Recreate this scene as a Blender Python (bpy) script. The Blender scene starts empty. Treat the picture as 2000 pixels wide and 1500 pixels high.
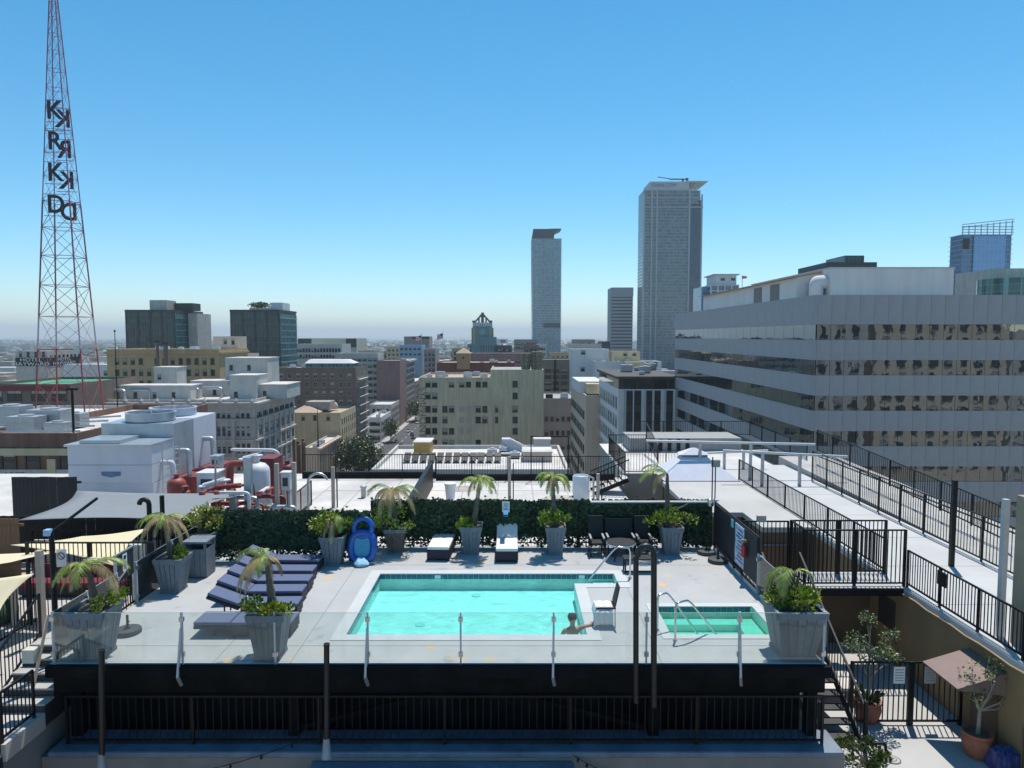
import bpy, bmesh, math, random
from mathutils import Vector, Matrix
R = math.radians
random.seed(7)
scene = bpy.context.scene
C = scene.collection
# ---------------------------------------------------------------- camera
F = 1387.0                       # focal length in pixels of a 2000 px wide frame
PITCH = math.atan(93.0 / F)
CAMZ = 6.75
cam = bpy.data.cameras.new('camera'); camo = bpy.data.objects.new('camera', cam); C.objects.link(camo)
cam.sensor_width = 36.0; cam.sensor_fit = 'HORIZONTAL'; cam.lens = 36.0 * F / 2000.0
cam.clip_start = 0.1; cam.clip_end = 60000
camo.location = (0, 0, CAMZ); camo.rotation_euler = (math.pi / 2 - PITCH, 0, 0)
scene.camera = camo
# ---------------------------------------------------------------- light
SUN = Vector((0.13, 0.36, 1.0)).normalized()
elev = math.asin(SUN.z); azim = math.atan2(SUN.x, SUN.y)
w = bpy.data.worlds.new('World'); scene.world = w; w.use_nodes = True
nt = w.node_tree; bg = nt.nodes['Background']
sky = nt.nodes.new('ShaderNodeTexSky'); sky.sky_type = 'NISHITA'; sky.sun_disc = False
sky.sun_elevation = elev; sky.sun_rotation = azim; sky.altitude = 100
sky.air_density = 0.9; sky.dust_density = 0.0; sky.ozone_density = 3.5
hs = nt.nodes.new('ShaderNodeHueSaturation'); hs.inputs['Hue'].default_value = 0.483; hs.inputs['Saturation'].default_value = 1.3; hs.inputs['Value'].default_value = 1.1
nt.links.new(sky.outputs[0], hs.inputs['Color']); nt.links.new(hs.outputs[0], bg.inputs[0]); bg.inputs[1].default_value = 0.118
sl = bpy.data.lights.new('sun', 'SUN'); sl.energy = 4.2; sl.angle = R(0.5); sl.color = (1.0, 0.945, 0.85)
so = bpy.data.objects.new('sun', sl); C.objects.link(so); so.location = (0, 0, 80)
so.rotation_euler = SUN.to_track_quat('Z', 'Y').to_euler()
vs = scene.view_settings; vs.view_transform = 'Standard'; vs.look = 'None'; vs.exposure = 0.27; vs.gamma = 1.0
vs.use_curve_mapping = False
# ---------------------------------------------------------------- pixel helpers
cp, sp = math.cos(PITCH), math.sin(PITCH)
def ray(u, v):
    a, b = (u - 1000.0) / F, (750.0 - v) / F
    return Vector((a, cp + b * sp, -sp + b * cp))
O = Vector((0, 0, CAMZ))
def atY(u, v, Y): d = ray(u, v); return O + d * (Y / d.y)
def atZ(u, v, z): d = ray(u, v); return O + d * ((z - CAMZ) / d.z)
def atX(u, v, X): d = ray(u, v); return O + d * (X / d.x)
# ---------------------------------------------------------------- materials
MATS = {}
def mat(name, col, rough=0.7, var=0.12, scale=3.0, metal=0.0, bump=0.0, bscale=None, streak=0.0, spec=0.5, col2=None, alpha=None):
    if name in MATS: return MATS[name]
    m = bpy.data.materials.new(name); m.use_nodes = True
    n = m.node_tree.nodes; l = m.node_tree.links; b = n['Principled BSDF']
    b.inputs['Roughness'].default_value = rough; b.inputs['Metallic'].default_value = metal
    b.inputs['Specular IOR Level'].default_value = spec
    tc = n.new('ShaderNodeTexCoord')
    c0 = tuple(max(0, c * (1 - var)) for c in col) + (1,); c1 = tuple(min(1, c * (1 + var)) for c in (col2 or col)) + (1,)
    if var > 0:
        nz = n.new('ShaderNodeTexNoise'); nz.inputs['Scale'].default_value = scale; nz.inputs['Detail'].default_value = 6; nz.inputs['Roughness'].default_value = 0.65
        l.new(tc.outputs['Object'], nz.inputs['Vector'])
        rp = n.new('ShaderNodeValToRGB'); rp.color_ramp.elements[0].position = 0.32; rp.color_ramp.elements[1].position = 0.68
        rp.color_ramp.elements[0].color = c0; rp.color_ramp.elements[1].color = c1
        l.new(nz.outputs[0], rp.inputs[0]); out = rp.outputs[0]
        if streak > 0:
            mp = n.new('ShaderNodeMapping'); mp.inputs['Scale'].default_value = (1.3, 1.3, 0.09)
            l.new(tc.outputs['Object'], mp.inputs['Vector'])
            n2 = n.new('ShaderNodeTexNoise'); n2.inputs['Scale'].default_value = 1.0; n2.inputs['Detail'].default_value = 5
            l.new(mp.outputs[0], n2.inputs['Vector'])
            r2 = n.new('ShaderNodeValToRGB'); r2.color_ramp.elements[0].position = 0.35; r2.color_ramp.elements[1].position = 0.62
            k = 1 - streak; r2.color_ramp.elements[0].color = (k, k, k, 1); r2.color_ramp.elements[1].color = (1, 1, 1, 1)
            l.new(n2.outputs[0], r2.inputs[0])
            mx = n.new('ShaderNodeMixRGB'); mx.blend_type = 'MULTIPLY'; mx.inputs[0].default_value = 1
            l.new(out, mx.inputs[1]); l.new(r2.outputs[0], mx.inputs[2]); out = mx.outputs[0]
        l.new(out, b.inputs['Base Color'])
    else:
        b.inputs['Base Color'].default_value = tuple(col) + (1,)
    if bump > 0:
        nb = n.new('ShaderNodeTexNoise'); nb.inputs['Scale'].default_value = bscale or scale * 6; nb.inputs['Detail'].default_value = 4
        l.new(tc.outputs['Object'], nb.inputs['Vector'])
        bp = n.new('ShaderNodeBump'); bp.inputs['Strength'].default_value = bump; bp.inputs['Distance'].default_value = 0.02
        l.new(nb.outputs[0], bp.inputs['Height']); l.new(bp.outputs[0], b.inputs['Normal'])
    MATS[name] = m; return m
def glassmat(name, tint, refl=0.06, rough=0.0, bump=0.0, bscale=1.0, veil=0.0):
    """thin clear sheet: tinted see-through mixed with a mirror by fresnel"""
    if name in MATS: return MATS[name]
    m = bpy.data.materials.new(name); m.use_nodes = True
    n = m.node_tree.nodes; l = m.node_tree.links; n.remove(n['Principled BSDF']); o = n['Material Output']
    t = n.new('ShaderNodeBsdfTransparent'); t.inputs[0].default_value = tuple(tint) + (1,)
    g = n.new('ShaderNodeBsdfGlossy'); g.inputs['Roughness'].default_value = rough
    fr = n.new('ShaderNodeFresnel'); fr.inputs[0].default_value = 1.33 if refl < 0.05 else 1.5
    mx = n.new('ShaderNodeMixShader'); l.new(fr.outputs[0], mx.inputs[0]); 
    base = t.outputs[0]
    if veil > 0:      # dust on the glass
        d = n.new('ShaderNodeBsdfDiffuse'); d.inputs[0].default_value = (0.7, 0.75, 0.75, 1)
        tc = n.new('ShaderNodeTexCoord'); nz = n.new('ShaderNodeTexNoise'); nz.inputs['Scale'].default_value = 2.5; l.new(tc.outputs['Object'], nz.inputs[0])
        mu = n.new('ShaderNodeMath'); mu.operation = 'MULTIPLY'; mu.inputs[1].default_value = veil * 2; l.new(nz.outputs[0], mu.inputs[0])
        m2 = n.new('ShaderNodeMixShader'); l.new(mu.outputs[0], m2.inputs[0]); l.new(t.outputs[0], m2.inputs[1]); l.new(d.outputs[0], m2.inputs[2]); base = m2.outputs[0]
    l.new(base, mx.inputs[1]); l.new(g.outputs[0], mx.inputs[2]); l.new(mx.outputs[0], o.inputs['Surface'])
    if bump > 0:
        tc = n.new('ShaderNodeTexCoord'); nb = n.new('ShaderNodeTexNoise'); nb.inputs['Scale'].default_value = bscale; nb.inputs['Detail'].default_value = 3
        l.new(tc.outputs['Object'], nb.inputs['Vector'])
        bp = n.new('ShaderNodeBump'); bp.inputs['Strength'].default_value = bump; bp.inputs['Distance'].default_value = 0.05
        l.new(nb.outputs[0], bp.inputs['Height']); l.new(bp.outputs[0], g.inputs['Normal']); l.new(bp.outputs[0], fr.inputs['Normal'])
    MATS[name] = m; return m
def winglass(name, col, rough=0.03, bump=0.0, bscale=0.5, spec=0.5):
    """window glass seen from outside: dark room behind a mirror-like pane"""
    return mat(name, col, rough, 0.35, 0.6, 0.0, bump, bscale, spec=spec)
# ---------------------------------------------------------------- mesh builder
class MB:
    def __init__(s): s.v = []; s.f = []; s.m = []; s.mi = 0
    def add(s, vs, fs):
        o = len(s.v); s.v += [tuple(p) for p in vs]
        for f in fs: s.f.append(tuple(i + o for i in f)); s.m.append(s.mi)
        return s
    def box(s, x0, x1, y0, y1, z0, z1):
        return s.add([(x0,y0,z0),(x1,y0,z0),(x1,y1,z0),(x0,y1,z0),(x0,y0,z1),(x1,y0,z1),(x1,y1,z1),(x0,y1,z1)],
                     [(0,3,2,1),(4,5,6,7),(0,1,5,4),(1,2,6,5),(2,3,7,6),(3,0,4,7)])
    def hexa(s, bot, top):
        n = len(bot)
        return s.add(list(bot) + list(top), [tuple(range(n))[::-1], tuple(range(n, 2*n))] + [(i, (i+1) % n, n + (i+1) % n, n + i) for i in range(n)])
    def prism(s, poly, z0, z1):
        return s.hexa([(x, y, z0) for x, y in poly], [(x, y, z1) for x, y in poly])
    def bar(s, p, q, w, h=None, up=(0, 0, 1)):
        p, q = Vector(p), Vector(q); h = h or w; d = (q - p).normalized(); up = Vector(up)
        if abs(d.dot(up)) > 0.99: up = Vector((0, 1, 0))
        a = d.cross(up).normalized() * (w / 2); b = a.cross(d).normalized() * (h / 2)
        return s.hexa([p - a - b, p + a - b, p + a + b, p - a + b], [q - a - b, q + a - b, q + a + b, q - a + b])
    def tube(s, pts, r, n=8, cap=True):
        pts = [Vector(p) for p in pts]; rs = r if isinstance(r, (list, tuple)) else [r] * len(pts)
        o = len(s.v); k = len(pts); pa = None
        for i, p in enumerate(pts):
            d = (pts[min(i+1, k-1)] - pts[max(i-1, 0)]).normalized()
            if pa is None:
                up = Vector((0, 0, 1)) if abs(d.z) < 0.9 else Vector((1, 0, 0)); a = d.cross(up).normalized()
            else:
                a = (pa - d * pa.dot(d)).normalized()
            pa = a; b = d.cross(a)
            for j in range(n):
                t = 2 * math.pi * j / n; s.v.append(tuple(p + (a * math.cos(t) + b * math.sin(t)) * rs[i]))
        for i in range(k - 1):
            for j in range(n):
                s.f.append((o+i*n+j, o+i*n+(j+1) % n, o+(i+1)*n+(j+1) % n, o+(i+1)*n+j)); s.m.append(s.mi)
        if cap:
            s.f.append(tuple(o+j for j in range(n))[::-1]); s.m.append(s.mi)
            s.f.append(tuple(o+(k-1)*n+j for j in range(n))); s.m.append(s.mi)
        return s
    def lathe(s, c, prof, n=20, axis='z'):
        o = len(s.v); k = len(prof)
        for r, z in prof:
            for j in range(n):
                t = 2*math.pi*j/n; a, b = r*math.cos(t), r*math.sin(t)
                s.v.append((c[0]+a, c[1]+b, c[2]+z) if axis == 'z' else ((c[0]+z, c[1]+a, c[2]+b) if axis == 'x' else (c[0]+a, c[1]+z, c[2]+b)))
        for i in range(k-1):
            for j in range(n):
                s.f.append((o+i*n+j, o+i*n+(j+1) % n, o+(i+1)*n+(j+1) % n, o+(i+1)*n+j)); s.m.append(s.mi)
        s.f.append(tuple(o+j for j in range(n))[::-1]); s.m.append(s.mi)
        s.f.append(tuple(o+(k-1)*n+j for j in range(n))); s.m.append(s.mi)
        return s
    def mesh(s, name, mats, off=(0, 0, 0), smooth=False, up=False):
        me = bpy.data.meshes.new(name); ox, oy, oz = off
        me.from_pydata([(x-ox, y-oy, z-oz) for x, y, z in s.v], [], s.f)
        for m in (mats if isinstance(mats, (list, tuple)) else [mats]): me.materials.append(m)
        me.polygons.foreach_set('material_index', s.m)
        if smooth: me.polygons.foreach_set('use_smooth', [True] * len(me.polygons))
        bm = bmesh.new(); bm.from_mesh(me); bmesh.ops.recalc_face_normals(bm, faces=bm.faces); 
        if up:
            for f in bm.faces:
                if f.normal.z < 0: f.normal_flip()
        bm.to_mesh(me); bm.free()
        me.update(); return me
    def build(s, name, mats, parent=None, smooth=False, bevel=0, at=None, up=False):
        off = woff(parent)
        if at is not None: off = Vector(at)
        o = bpy.data.objects.new(name, s.mesh(name, mats, off, smooth, up)); C.objects.link(o)
        if at is not None: o.location = Vector(at) - woff(parent)
        if parent: o.parent = parent
        if bevel:
            b = o.modifiers.new('bevel', 'BEVEL'); b.width = bevel; b.segments = 2; b.limit_method = 'ANGLE'
        if smooth:
            try:
                o.data.set_sharp_from_angle(angle=R(40))
            except Exception: pass
        return o
def woff(p):
    v = Vector((0, 0, 0))
    while p: v += Vector(p.location); p = p.parent
    return v
def tag(o, label=None, cat=None, group=None, kind=None):
    if label: o['label'] = label
    if cat: o['category'] = cat
    if group: o['group'] = group
    if kind: o['kind'] = kind
    return o
def thing(name, label, cat, loc=(0, 0, 0), group=None):
    o = bpy.data.objects.new(name, None); o.empty_display_size = 0.2; C.objects.link(o); o.location = loc
    return tag(o, label, cat, group)
def piece(name, me, parent, loc, rz=0.0, scale=(1, 1, 1)):
    o = bpy.data.objects.new(name, me); C.objects.link(o); o.parent = parent
    o.location = Vector(loc) - woff(parent); o.rotation_euler = (0, 0, rz); o.scale = scale; return o
def copy_tree(o, parent=None):
    c = o.copy(); C.objects.link(c); c.parent = parent
    for ch in list(o.children): copy_tree(ch, c)
    return c
def struct(name, mb, m, **k):
    return tag(mb.build(name, m, **k), kind='structure')
# common colours
BLACK = mat('black_paint', (0.007, 0.0075, 0.009), 0.5, 0.3, 5, spec=0.3)
STEEL = mat('brushed_steel', (0.55, 0.56, 0.58), 0.3, 0.08, 8, metal=0.9)
GALV = mat('galvanised', (0.42, 0.44, 0.46), 0.45, 0.15, 4, metal=0.6)
ROOFW = mat('white_roof_coating', (0.55, 0.525, 0.50), 0.85, 0.22, 0.35, bump=0.25)
CONC = mat('concrete', (0.4, 0.39, 0.37), 0.85, 0.14, 0.8, bump=0.2)
GLASS = glassmat('balustrade_glass', (0.93, 0.965, 0.955), 0.06, veil=0.05)
# ---------------------------------------------------------------- fences
_bar = MB().box(-0.5, 0.5, -0.5, 0.5, 0, 1)
BARMESH = {}
def barmesh(m):
    if m.name not in BARMESH: BARMESH[m.name] = _bar.mesh('bar', m)
    return BARMESH[m.name]
def fence(t, p, q, h, spacing=0.115, post=1.8, m=None, bw=0.018, pw=0.05, zgap=0.08, midrail=False, posts=True, top=0.04):
    """picket railing between two base points, each bar and post an object of its own"""
    m = m or BLACK; p, q = Vector(p), Vector(q); L = (q - p).xy.length; ang = math.atan2(q.y - p.y, q.x - p.x); bm_ = barmesh(m)
    n = max(1, round(L / post))
    if posts:
        for i in range(n + 1):
            c = p.lerp(q, i / n); piece('post', bm_, t, c, ang, (pw, pw, h))
    hz = Vector((0, 0, 1))
    for z in ([zgap, h - top/2 + 0.005] + ([h - 0.16] if midrail else [])):
        MB().bar(p + hz*z, q + hz*z, top, top).build('rail', m, t)
    k = max(1, round(L / spacing))
    for i in range(1, k):
        c = p.lerp(q, i / k)
        piece('bar', bm_, t, c + hz*zgap, ang, (bw, bw, h - zgap - 0.02))
# ================================================================ POOL DECK
DX0, DX1, DY0, DY1 = -9.55, 6.5, 14.24, 22.6
PX0, PX1, PY0, PY1 = -3.75, 1.7, 15.67, 19.81
NX1, NY0 = 2.9, 19.0                       # step notch of the pool
SX0, SX1, SY0, SY1 = 3.6, 6.0, 15.67, 17.35
def deckmat():
    m = mat('deck_paint', (0.40, 0.405, 0.41), 0.75, 0.07, 0.7, bump=0.15, bscale=30)
    n = m.node_tree.nodes; l = m.node_tree.links; b = n['Principled BSDF']
    src = b.inputs['Base Color'].links[0].from_socket
    tc = n.new('ShaderNodeTexCoord')
    def nz(s, lo, hi, det=5):
        t = n.new('ShaderNodeTexNoise'); t.inputs['Scale'].default_value = s; t.inputs['Detail'].default_value = det; l.new(tc.outputs['Object'], t.inputs[0])
        r = n.new('ShaderNodeMapRange'); r.inputs[1].default_value = lo; r.inputs[2].default_value = hi; l.new(t.outputs[0], r.inputs[0]); return r.outputs[0]
    mu = n.new('ShaderNodeMath'); mu.operation = 'MULTIPLY'; l.new(nz(0.45, 0.52, 0.6, 1), mu.inputs[0]); l.new(nz(2.6, 0.58, 0.66), mu.inputs[1])
    mx = n.new('ShaderNodeMixRGB'); mx.inputs[2].default_value = (0.62, 0.40, 0.2, 1); l.new(mu.outputs[0], mx.inputs[0]); l.new(src, mx.inputs[1])
    m2 = n.new('ShaderNodeMixRGB'); m2.blend_type = 'MULTIPLY'; m2.inputs[2].default_value = (0.55, 0.55, 0.56, 1)
    st = nz(1.7, 0.62, 0.72); k = n.new('ShaderNodeMath'); k.operation = 'MULTIPLY'; k.inputs[1].default_value = 0.5; l.new(st, k.inputs[0])
    l.new(k.outputs[0], m2.inputs[0]); l.new(mx.outputs[0], m2.inputs[1]); l.new(m2.outputs[0], b.inputs['Base Color']); return m
DECK = deckmat()
def holed(x0, x1, y0, y1, holes, z):
    xs = sorted({x0, x1} | {h[0] for h in holes} | {h[1] for h in holes}); ys = sorted({y0, y1} | {h[2] for h in holes} | {h[3] for h in holes})
    mb = MB(); vid = {}
    def V(x, y):
        if (x, y) not in vid: vid[(x, y)] = len(mb.v); mb.v.append((x, y, z))
        return vid[(x, y)]
    for a, b in zip(xs, xs[1:]):
        for c, d in zip(ys, ys[1:]):
            mx_, my_ = (a+b)/2, (c+d)/2
            if any(h[0] < mx_ < h[1] and h[2] < my_ < h[3] for h in holes): continue
            mb.f.append((V(a, c), V(b, c), V(b, d), V(a, d))); mb.m.append(0)
    return mb
HOLES = [(PX0, PX1, PY0, PY1), (PX1, NX1, NY0, PY1), (SX0, SX1, SY0, SY1)]
deck = struct('pool_deck', holed(DX0, DX1, DY0, DY1, HOLES, 0.0), DECK)
# expansion joints as thin dark strips
jm = mat('joint', (0.2, 0.2, 0.2), 0.9, 0.2)
for x in (-6.2, -4.6, 3.1): MB().box(x, x + 0.012, DY0, DY1, 0.0, 0.003).build('joint', jm, deck)
for y in (15.1, 20.6): MB().box(DX0, DX1, y, y + 0.012, 0.0, 0.0035).build('joint', jm, deck)
COPE = mat('coping', (0.5, 0.515, 0.52), 0.7, 0.06, 1.5)
def coping(poly_boxes):
    for b in poly_boxes:
        MB().box(*b, 0.0, 0.014).build('coping', COPE, deck)
cw = 0.3
coping([(PX0-cw, PX0, PY0-cw, PY1+cw), (PX0, NX1, PY1, PY1+cw), (PX0, PX1+cw, PY0-cw, PY0), (PX1, PX1+cw, PY0, NY0-cw), (PX1, NX1, NY0-cw, NY0), (NX1, NX1+cw, NY0-cw, PY1+cw)])
coping([(SX0-0.22, SX0, SY0-0.22, SY1+0.22), (SX0, SX1, SY1, SY1+0.22), (SX0, SX1, SY0-0.22, SY0), (SX1, SX1+0.22, SY0-0.22, SY1+0.22)])
PLASTER = mat('pool_plaster', (0.66, 0.72, 0.70), 0.6, 0.13, 2.6)  # mottled plaster tone stands in for rippled light through the water
SPAPL = mat('spa_plaster', (0.6, 0.74, 0.64), 0.6, 0.06, 1.2)
TILE = mat('pool_tile', (0.03, 0.10, 0.16), 0.2, 0.35, 3)
GROUT = mat('grout', (0.10, 0.17, 0.2), 0.8, 0.1)
PD = -0.44
pool = MB()
def wall_in(mb, pts, z0, z1):
    for (a, b), (c, d) in zip(pts, pts[1:] + pts[:1]): mb.add([(a, b, z0), (c, d, z0), (c, d, z1), (a, b, z1)], [(0, 1, 2, 3)])
outline = [(PX0, PY0), (PX1, PY0), (PX1, NY0), (NX1, NY0), (NX1, PY1), (PX0, PY1)]
wall_in(pool, outline, PD, -0.002)
pool.add([(x, y, PD) for x, y in outline], [tuple(range(6))])
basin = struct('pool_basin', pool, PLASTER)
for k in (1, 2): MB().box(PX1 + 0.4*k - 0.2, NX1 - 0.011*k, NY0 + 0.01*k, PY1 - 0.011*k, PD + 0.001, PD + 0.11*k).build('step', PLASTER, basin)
tile = MB().box(-0.068, 0.068, -0.012, 0, -0.068, 0.068).mesh('tile', TILE)
x = PX0 + 0.08
while x < NX1 - 0.05:
    piece('tile', tile, basin, (x, PY1 - 0.001, -0.075)); x += 0.147
y = PY0 + 0.08
while y < PY1:
    piece('tile', tile, basin, (PX0 + 0.001, y, -0.075), R(90)); y += 0.147
for x in (-2.2, 1.9): MB().box(x, x + 0.17, PY1 - 0.018, PY1 - 0.012, -0.13, -0.03).build('depth_marker', mat('marker', (0.7, 0.72, 0.7), 0.5, 0.05), basin)
for x, y in ((-2.3, 17.3), (-2.3, 16.6), (-1.0, 19.3)): MB().lathe((x, y, PD), [(0.13, 0), (0.13, 0.02), (0.05, 0.03)], 16).build('drain_cover', mat('marker2', (0.5, 0.6, 0.6), 0.5, 0.05), basin)
WATER = glassmat('pool_water_surface', (0.52, 0.97, 0.96), 0.02, 0.0, 1.0, 4.0)
SPAW = glassmat('spa_water_surface', (0.42, 0.9, 0.86), 0.02, 0.0, 0.16, 2.0)
wm = MB(); wm.add([(x, y, -0.13) for x, y in outline], [tuple(range(6))])
struct('pool_water', wm, WATER, up=True)
spa = MB(); so_ = [(SX0, SY0), (SX1, SY0), (SX1, SY1), (SX0, SY1)]
wall_in(spa, so_, PD, -0.002); spa.add([(x, y, PD) for x, y in so_], [(0, 1, 2, 3)])
spab = struct('spa_basin', spa, SPAPL)
MB().box(SX0 + 0.01, SX1 - 0.01, SY1 - 0.45, SY1 - 0.01, PD + 0.002, -0.27).build('bench', SPAPL, spab)
MB().box(SX1 - 0.5, SX1 - 0.012, SY0 + 0.012, SY1 - 0.46, PD + 0.002, -0.27).build('bench', SPAPL, spab)
x = SX0 + 0.08
while x < SX1: piece('tile', tile, spab, (x, SY1 - 0.001, -0.075)); x += 0.147
wm = MB(); wm.add([(x, y, -0.11) for x, y in so_], [(0, 1, 2, 3)]); struct('spa_water', wm, SPAW, up=True)
# ---------------------------------------------------------------- steel structure under the deck
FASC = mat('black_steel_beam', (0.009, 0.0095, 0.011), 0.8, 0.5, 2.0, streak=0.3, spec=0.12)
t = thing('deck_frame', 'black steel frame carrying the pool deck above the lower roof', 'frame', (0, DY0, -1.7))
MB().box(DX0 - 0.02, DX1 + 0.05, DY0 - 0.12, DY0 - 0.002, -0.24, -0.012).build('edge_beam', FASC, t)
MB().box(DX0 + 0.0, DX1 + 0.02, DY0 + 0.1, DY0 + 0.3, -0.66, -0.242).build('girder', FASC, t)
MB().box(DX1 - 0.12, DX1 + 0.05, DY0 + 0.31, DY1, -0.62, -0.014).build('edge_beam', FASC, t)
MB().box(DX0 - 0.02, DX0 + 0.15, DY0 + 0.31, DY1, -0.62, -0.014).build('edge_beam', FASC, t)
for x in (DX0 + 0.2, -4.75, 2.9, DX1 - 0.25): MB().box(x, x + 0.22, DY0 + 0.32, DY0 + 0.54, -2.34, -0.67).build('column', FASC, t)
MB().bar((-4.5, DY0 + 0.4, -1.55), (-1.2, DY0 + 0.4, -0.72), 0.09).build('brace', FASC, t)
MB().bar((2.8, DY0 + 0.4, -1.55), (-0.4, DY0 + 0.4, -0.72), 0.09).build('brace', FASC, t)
MB().box(DX0 + 0.16, DX1 - 0.13, DY0 + 1.0, DY0 + 1.1, -2.33, -0.05).build('shade_backing', FASC, t)  # dark sheet added to paint the deep shade under the deck
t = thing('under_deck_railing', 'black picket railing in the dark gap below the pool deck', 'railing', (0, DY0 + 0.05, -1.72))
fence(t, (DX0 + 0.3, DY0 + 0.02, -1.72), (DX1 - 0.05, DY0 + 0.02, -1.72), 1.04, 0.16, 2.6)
# lower roof: parapet ledge, wall below it and small roof in front
LOWW = mat('lower_wall', (0.25, 0.235, 0.23), 0.85, 0.1, 0.6, streak=0.15)
LEDGE = mat('blue_grey_coating', (0.15, 0.18, 0.23), 0.55, 0.3, 1.4, bump=0.3)
TERR = mat('terrace_paint', (0.43, 0.425, 0.42), 0.8, 0.08, 0.6, bump=0.15, bscale=25, streak=0.0)
LZ = -2.35
ledge = tag(MB().box(DX0 + 0.05, DX1 + 0.3, DY0 - 0.28, DY0 + 0.6, -1.86, -1.725).build('parapet_ledge', LEDGE, bevel=0.04), 'blue grey coated ledge below the railing under the pool deck', 'ledge')
tag(MB().box(DX0 - 0.1, DX1 + 0.32, DY0 - 0.22, DY0 + 0.1, -5.2, -1.862).build('lower_wall', LOWW), 'plain grey wall below the blue grey ledge in front', 'wall')
lr = atZ(600, 1475, -1.95)
tag(MB().hexa([(-4.0, 12.3, -2.2), (1.15, 12.3, -2.2), (1.3, DY0 - 0.23, -2.2), (-4.15, DY0 - 0.23, -2.2)], [(-4.0, 12.3, -2.06), (1.15, 12.3, -2.06), (1.25, DY0 - 0.23, -1.93), (-4.1, DY0 - 0.23, -1.93)]).build('canopy_roof', LEDGE, bevel=0.03), 'blue grey flat canopy roof jutting out below the ledge', 'roof')
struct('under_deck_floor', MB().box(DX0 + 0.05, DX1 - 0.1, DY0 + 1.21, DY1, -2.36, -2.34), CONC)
def string_light(p, q, n, sag, label):
    pts = [Vector(p).lerp(Vector(q), i/16) - Vector((0, 0, sag*4*(i/16)*(1-i/16))) for i in range(17)]
    t = thing('string_light', label, 'string light', pts[0])
    MB().tube(pts, 0.008, 5).build('cable', BLACK, t)
    for i in range(2, 16, 4): MB().lathe(pts[i] - Vector((0, 0, 0.09)), [(0.01, 0.09), (0.02, 0.07), (0.03, 0.03), (0.01, 0)], 8).build('bulb_holder', BLACK, t)
string_light(atY(360, 1510, 13.9), atY(600, 1440, 13.9), 4, 0.1, 'thin black string light cable rising across the grey wall')
string_light(atY(1120, 1475, 13.9), atY(1190, 1510, 13.9), 4, 0.03, 'short pale cable hanging beside the canopy roof corner')
# ---------------------------------------------------------------- glass balustrades
POSTM = mat('pale_metal', (0.5, 0.52, 0.54), 0.4, 0.08)
GE = mat('glass_edge', (0.35, 0.5, 0.47), 0.2, 0.05)
def glass_run(t, p, q, h, n, z=0.02, gap=0.03, posts=True, stay=()):
    p, q = Vector(p), Vector(q); d = (q - p).normalized(); a = Vector((-d.y, d.x, 0)) * 0.006
    for i in range(n):
        s = p.lerp(q, i/n) + d*gap; e = p.lerp(q, (i+1)/n) - d*gap
        g = MB().hexa([s - a + Vector((0,0,z)), e - a + Vector((0,0,z)), e + a + Vector((0,0,z)), s + a + Vector((0,0,z))],
                      [s - a + Vector((0,0,h)), e - a + Vector((0,0,h)), e + a + Vector((0,0,h)), s + a + Vector((0,0,h))]).build('glass_pane', GLASS, t)
        MB().bar(s + Vector((0,0,h+0.004)), e + Vector((0,0,h+0.004)), 0.013, 0.006).build('pane_edge', GE, g)
    if posts:
        for i in range(n+1):
            c = p.lerp(q, i/n); po = MB().box(c.x-0.02, c.x+0.02, c.y-0.02, c.y+0.02, -0.1, h + 0.02).build('post', POSTM, t)
            for zz in (0.14, h - 0.18): MB().box(c.x-0.045, c.x+0.045, c.y-0.035, c.y+0.035, zz, zz+0.09).build('clamp', STEEL, po)
            if i in stay: MB().bar((c.x, c.y - 0.03, 0.75), (c.x - 0.02, c.y - 0.2, -0.22), 0.045).build('stay', POSTM, t); MB().bar((c.x - 0.02, c.y - 0.2, -0.22), (c.x + 0.02, c.y - 0.13, -0.42), 0.05).build('bracket', GALV, t)
GY = DY0 + 0.06
t = thing('glass_balustrade', 'long clear glass balustrade along the front edge of the pool deck', 'balustrade', (-1.5, GY, 0))
gx0 = atY(357, 1290, GY).x; gx1 = atY(1443, 1290, GY).x; st_ = (gx1 - gx0) / 6
glass_run(t, (gx0, GY, 0), (gx1, GY, 0), 1.06, 6, stay=(0, 2, 4, 6))
glass_run(t, (DX0 + 0.05, GY, 0), (gx0, GY, 0), 1.06, 1, posts=False)
glass_run(t, (gx1, GY, 0), (DX1 - 0.05, GY, 0), 1.06, 1, posts=False)
t = thing('glass_balustrade', 'clear glass side balustrade beside the corner planter on the left', 'balustrade', (DX0 + 0.05, 15.5, 0))
glass_run(t, (DX0 + 0.05, GY + 0.02, 0), (DX0 + 0.05, 16.72, 0), 1.06, 2)
MB().bar((DX0 - 0.02, GY, 1.0), (DX0 - 0.25, GY - 0.25, -0.5), 0.05).build('stay', STEEL, t)
t = thing('glass_balustrade', 'clear glass side balustrade behind the dark gate on the left', 'balustrade', (DX0 + 0.05, 19.5, 0))
glass_run(t, (DX0 + 0.05, 17.6, 0), (DX0 + 0.05, 21.4, 0), 1.06, 2)
t = thing('glass_balustrade', 'clear glass side balustrade beside the hot tub on the right', 'balustrade', (DX1 - 0.05, 16, 0))
glass_run(t, (DX1 - 0.05, GY + 0.02, 0), (DX1 - 0.05, 18.25, 0), 1.06, 2)
for y0, z0 in ((18.2, 1.3), (15.9, 1.3)): MB().bar((DX1 + 0.02, y0, 1.05), (DX1 + 0.3, y0 - 0.5, -0.3), 0.05).build('stay', STEEL, t)
SIGNW = mat('sign_white', (0.75, 0.76, 0.76), 0.5, 0.03)
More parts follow.
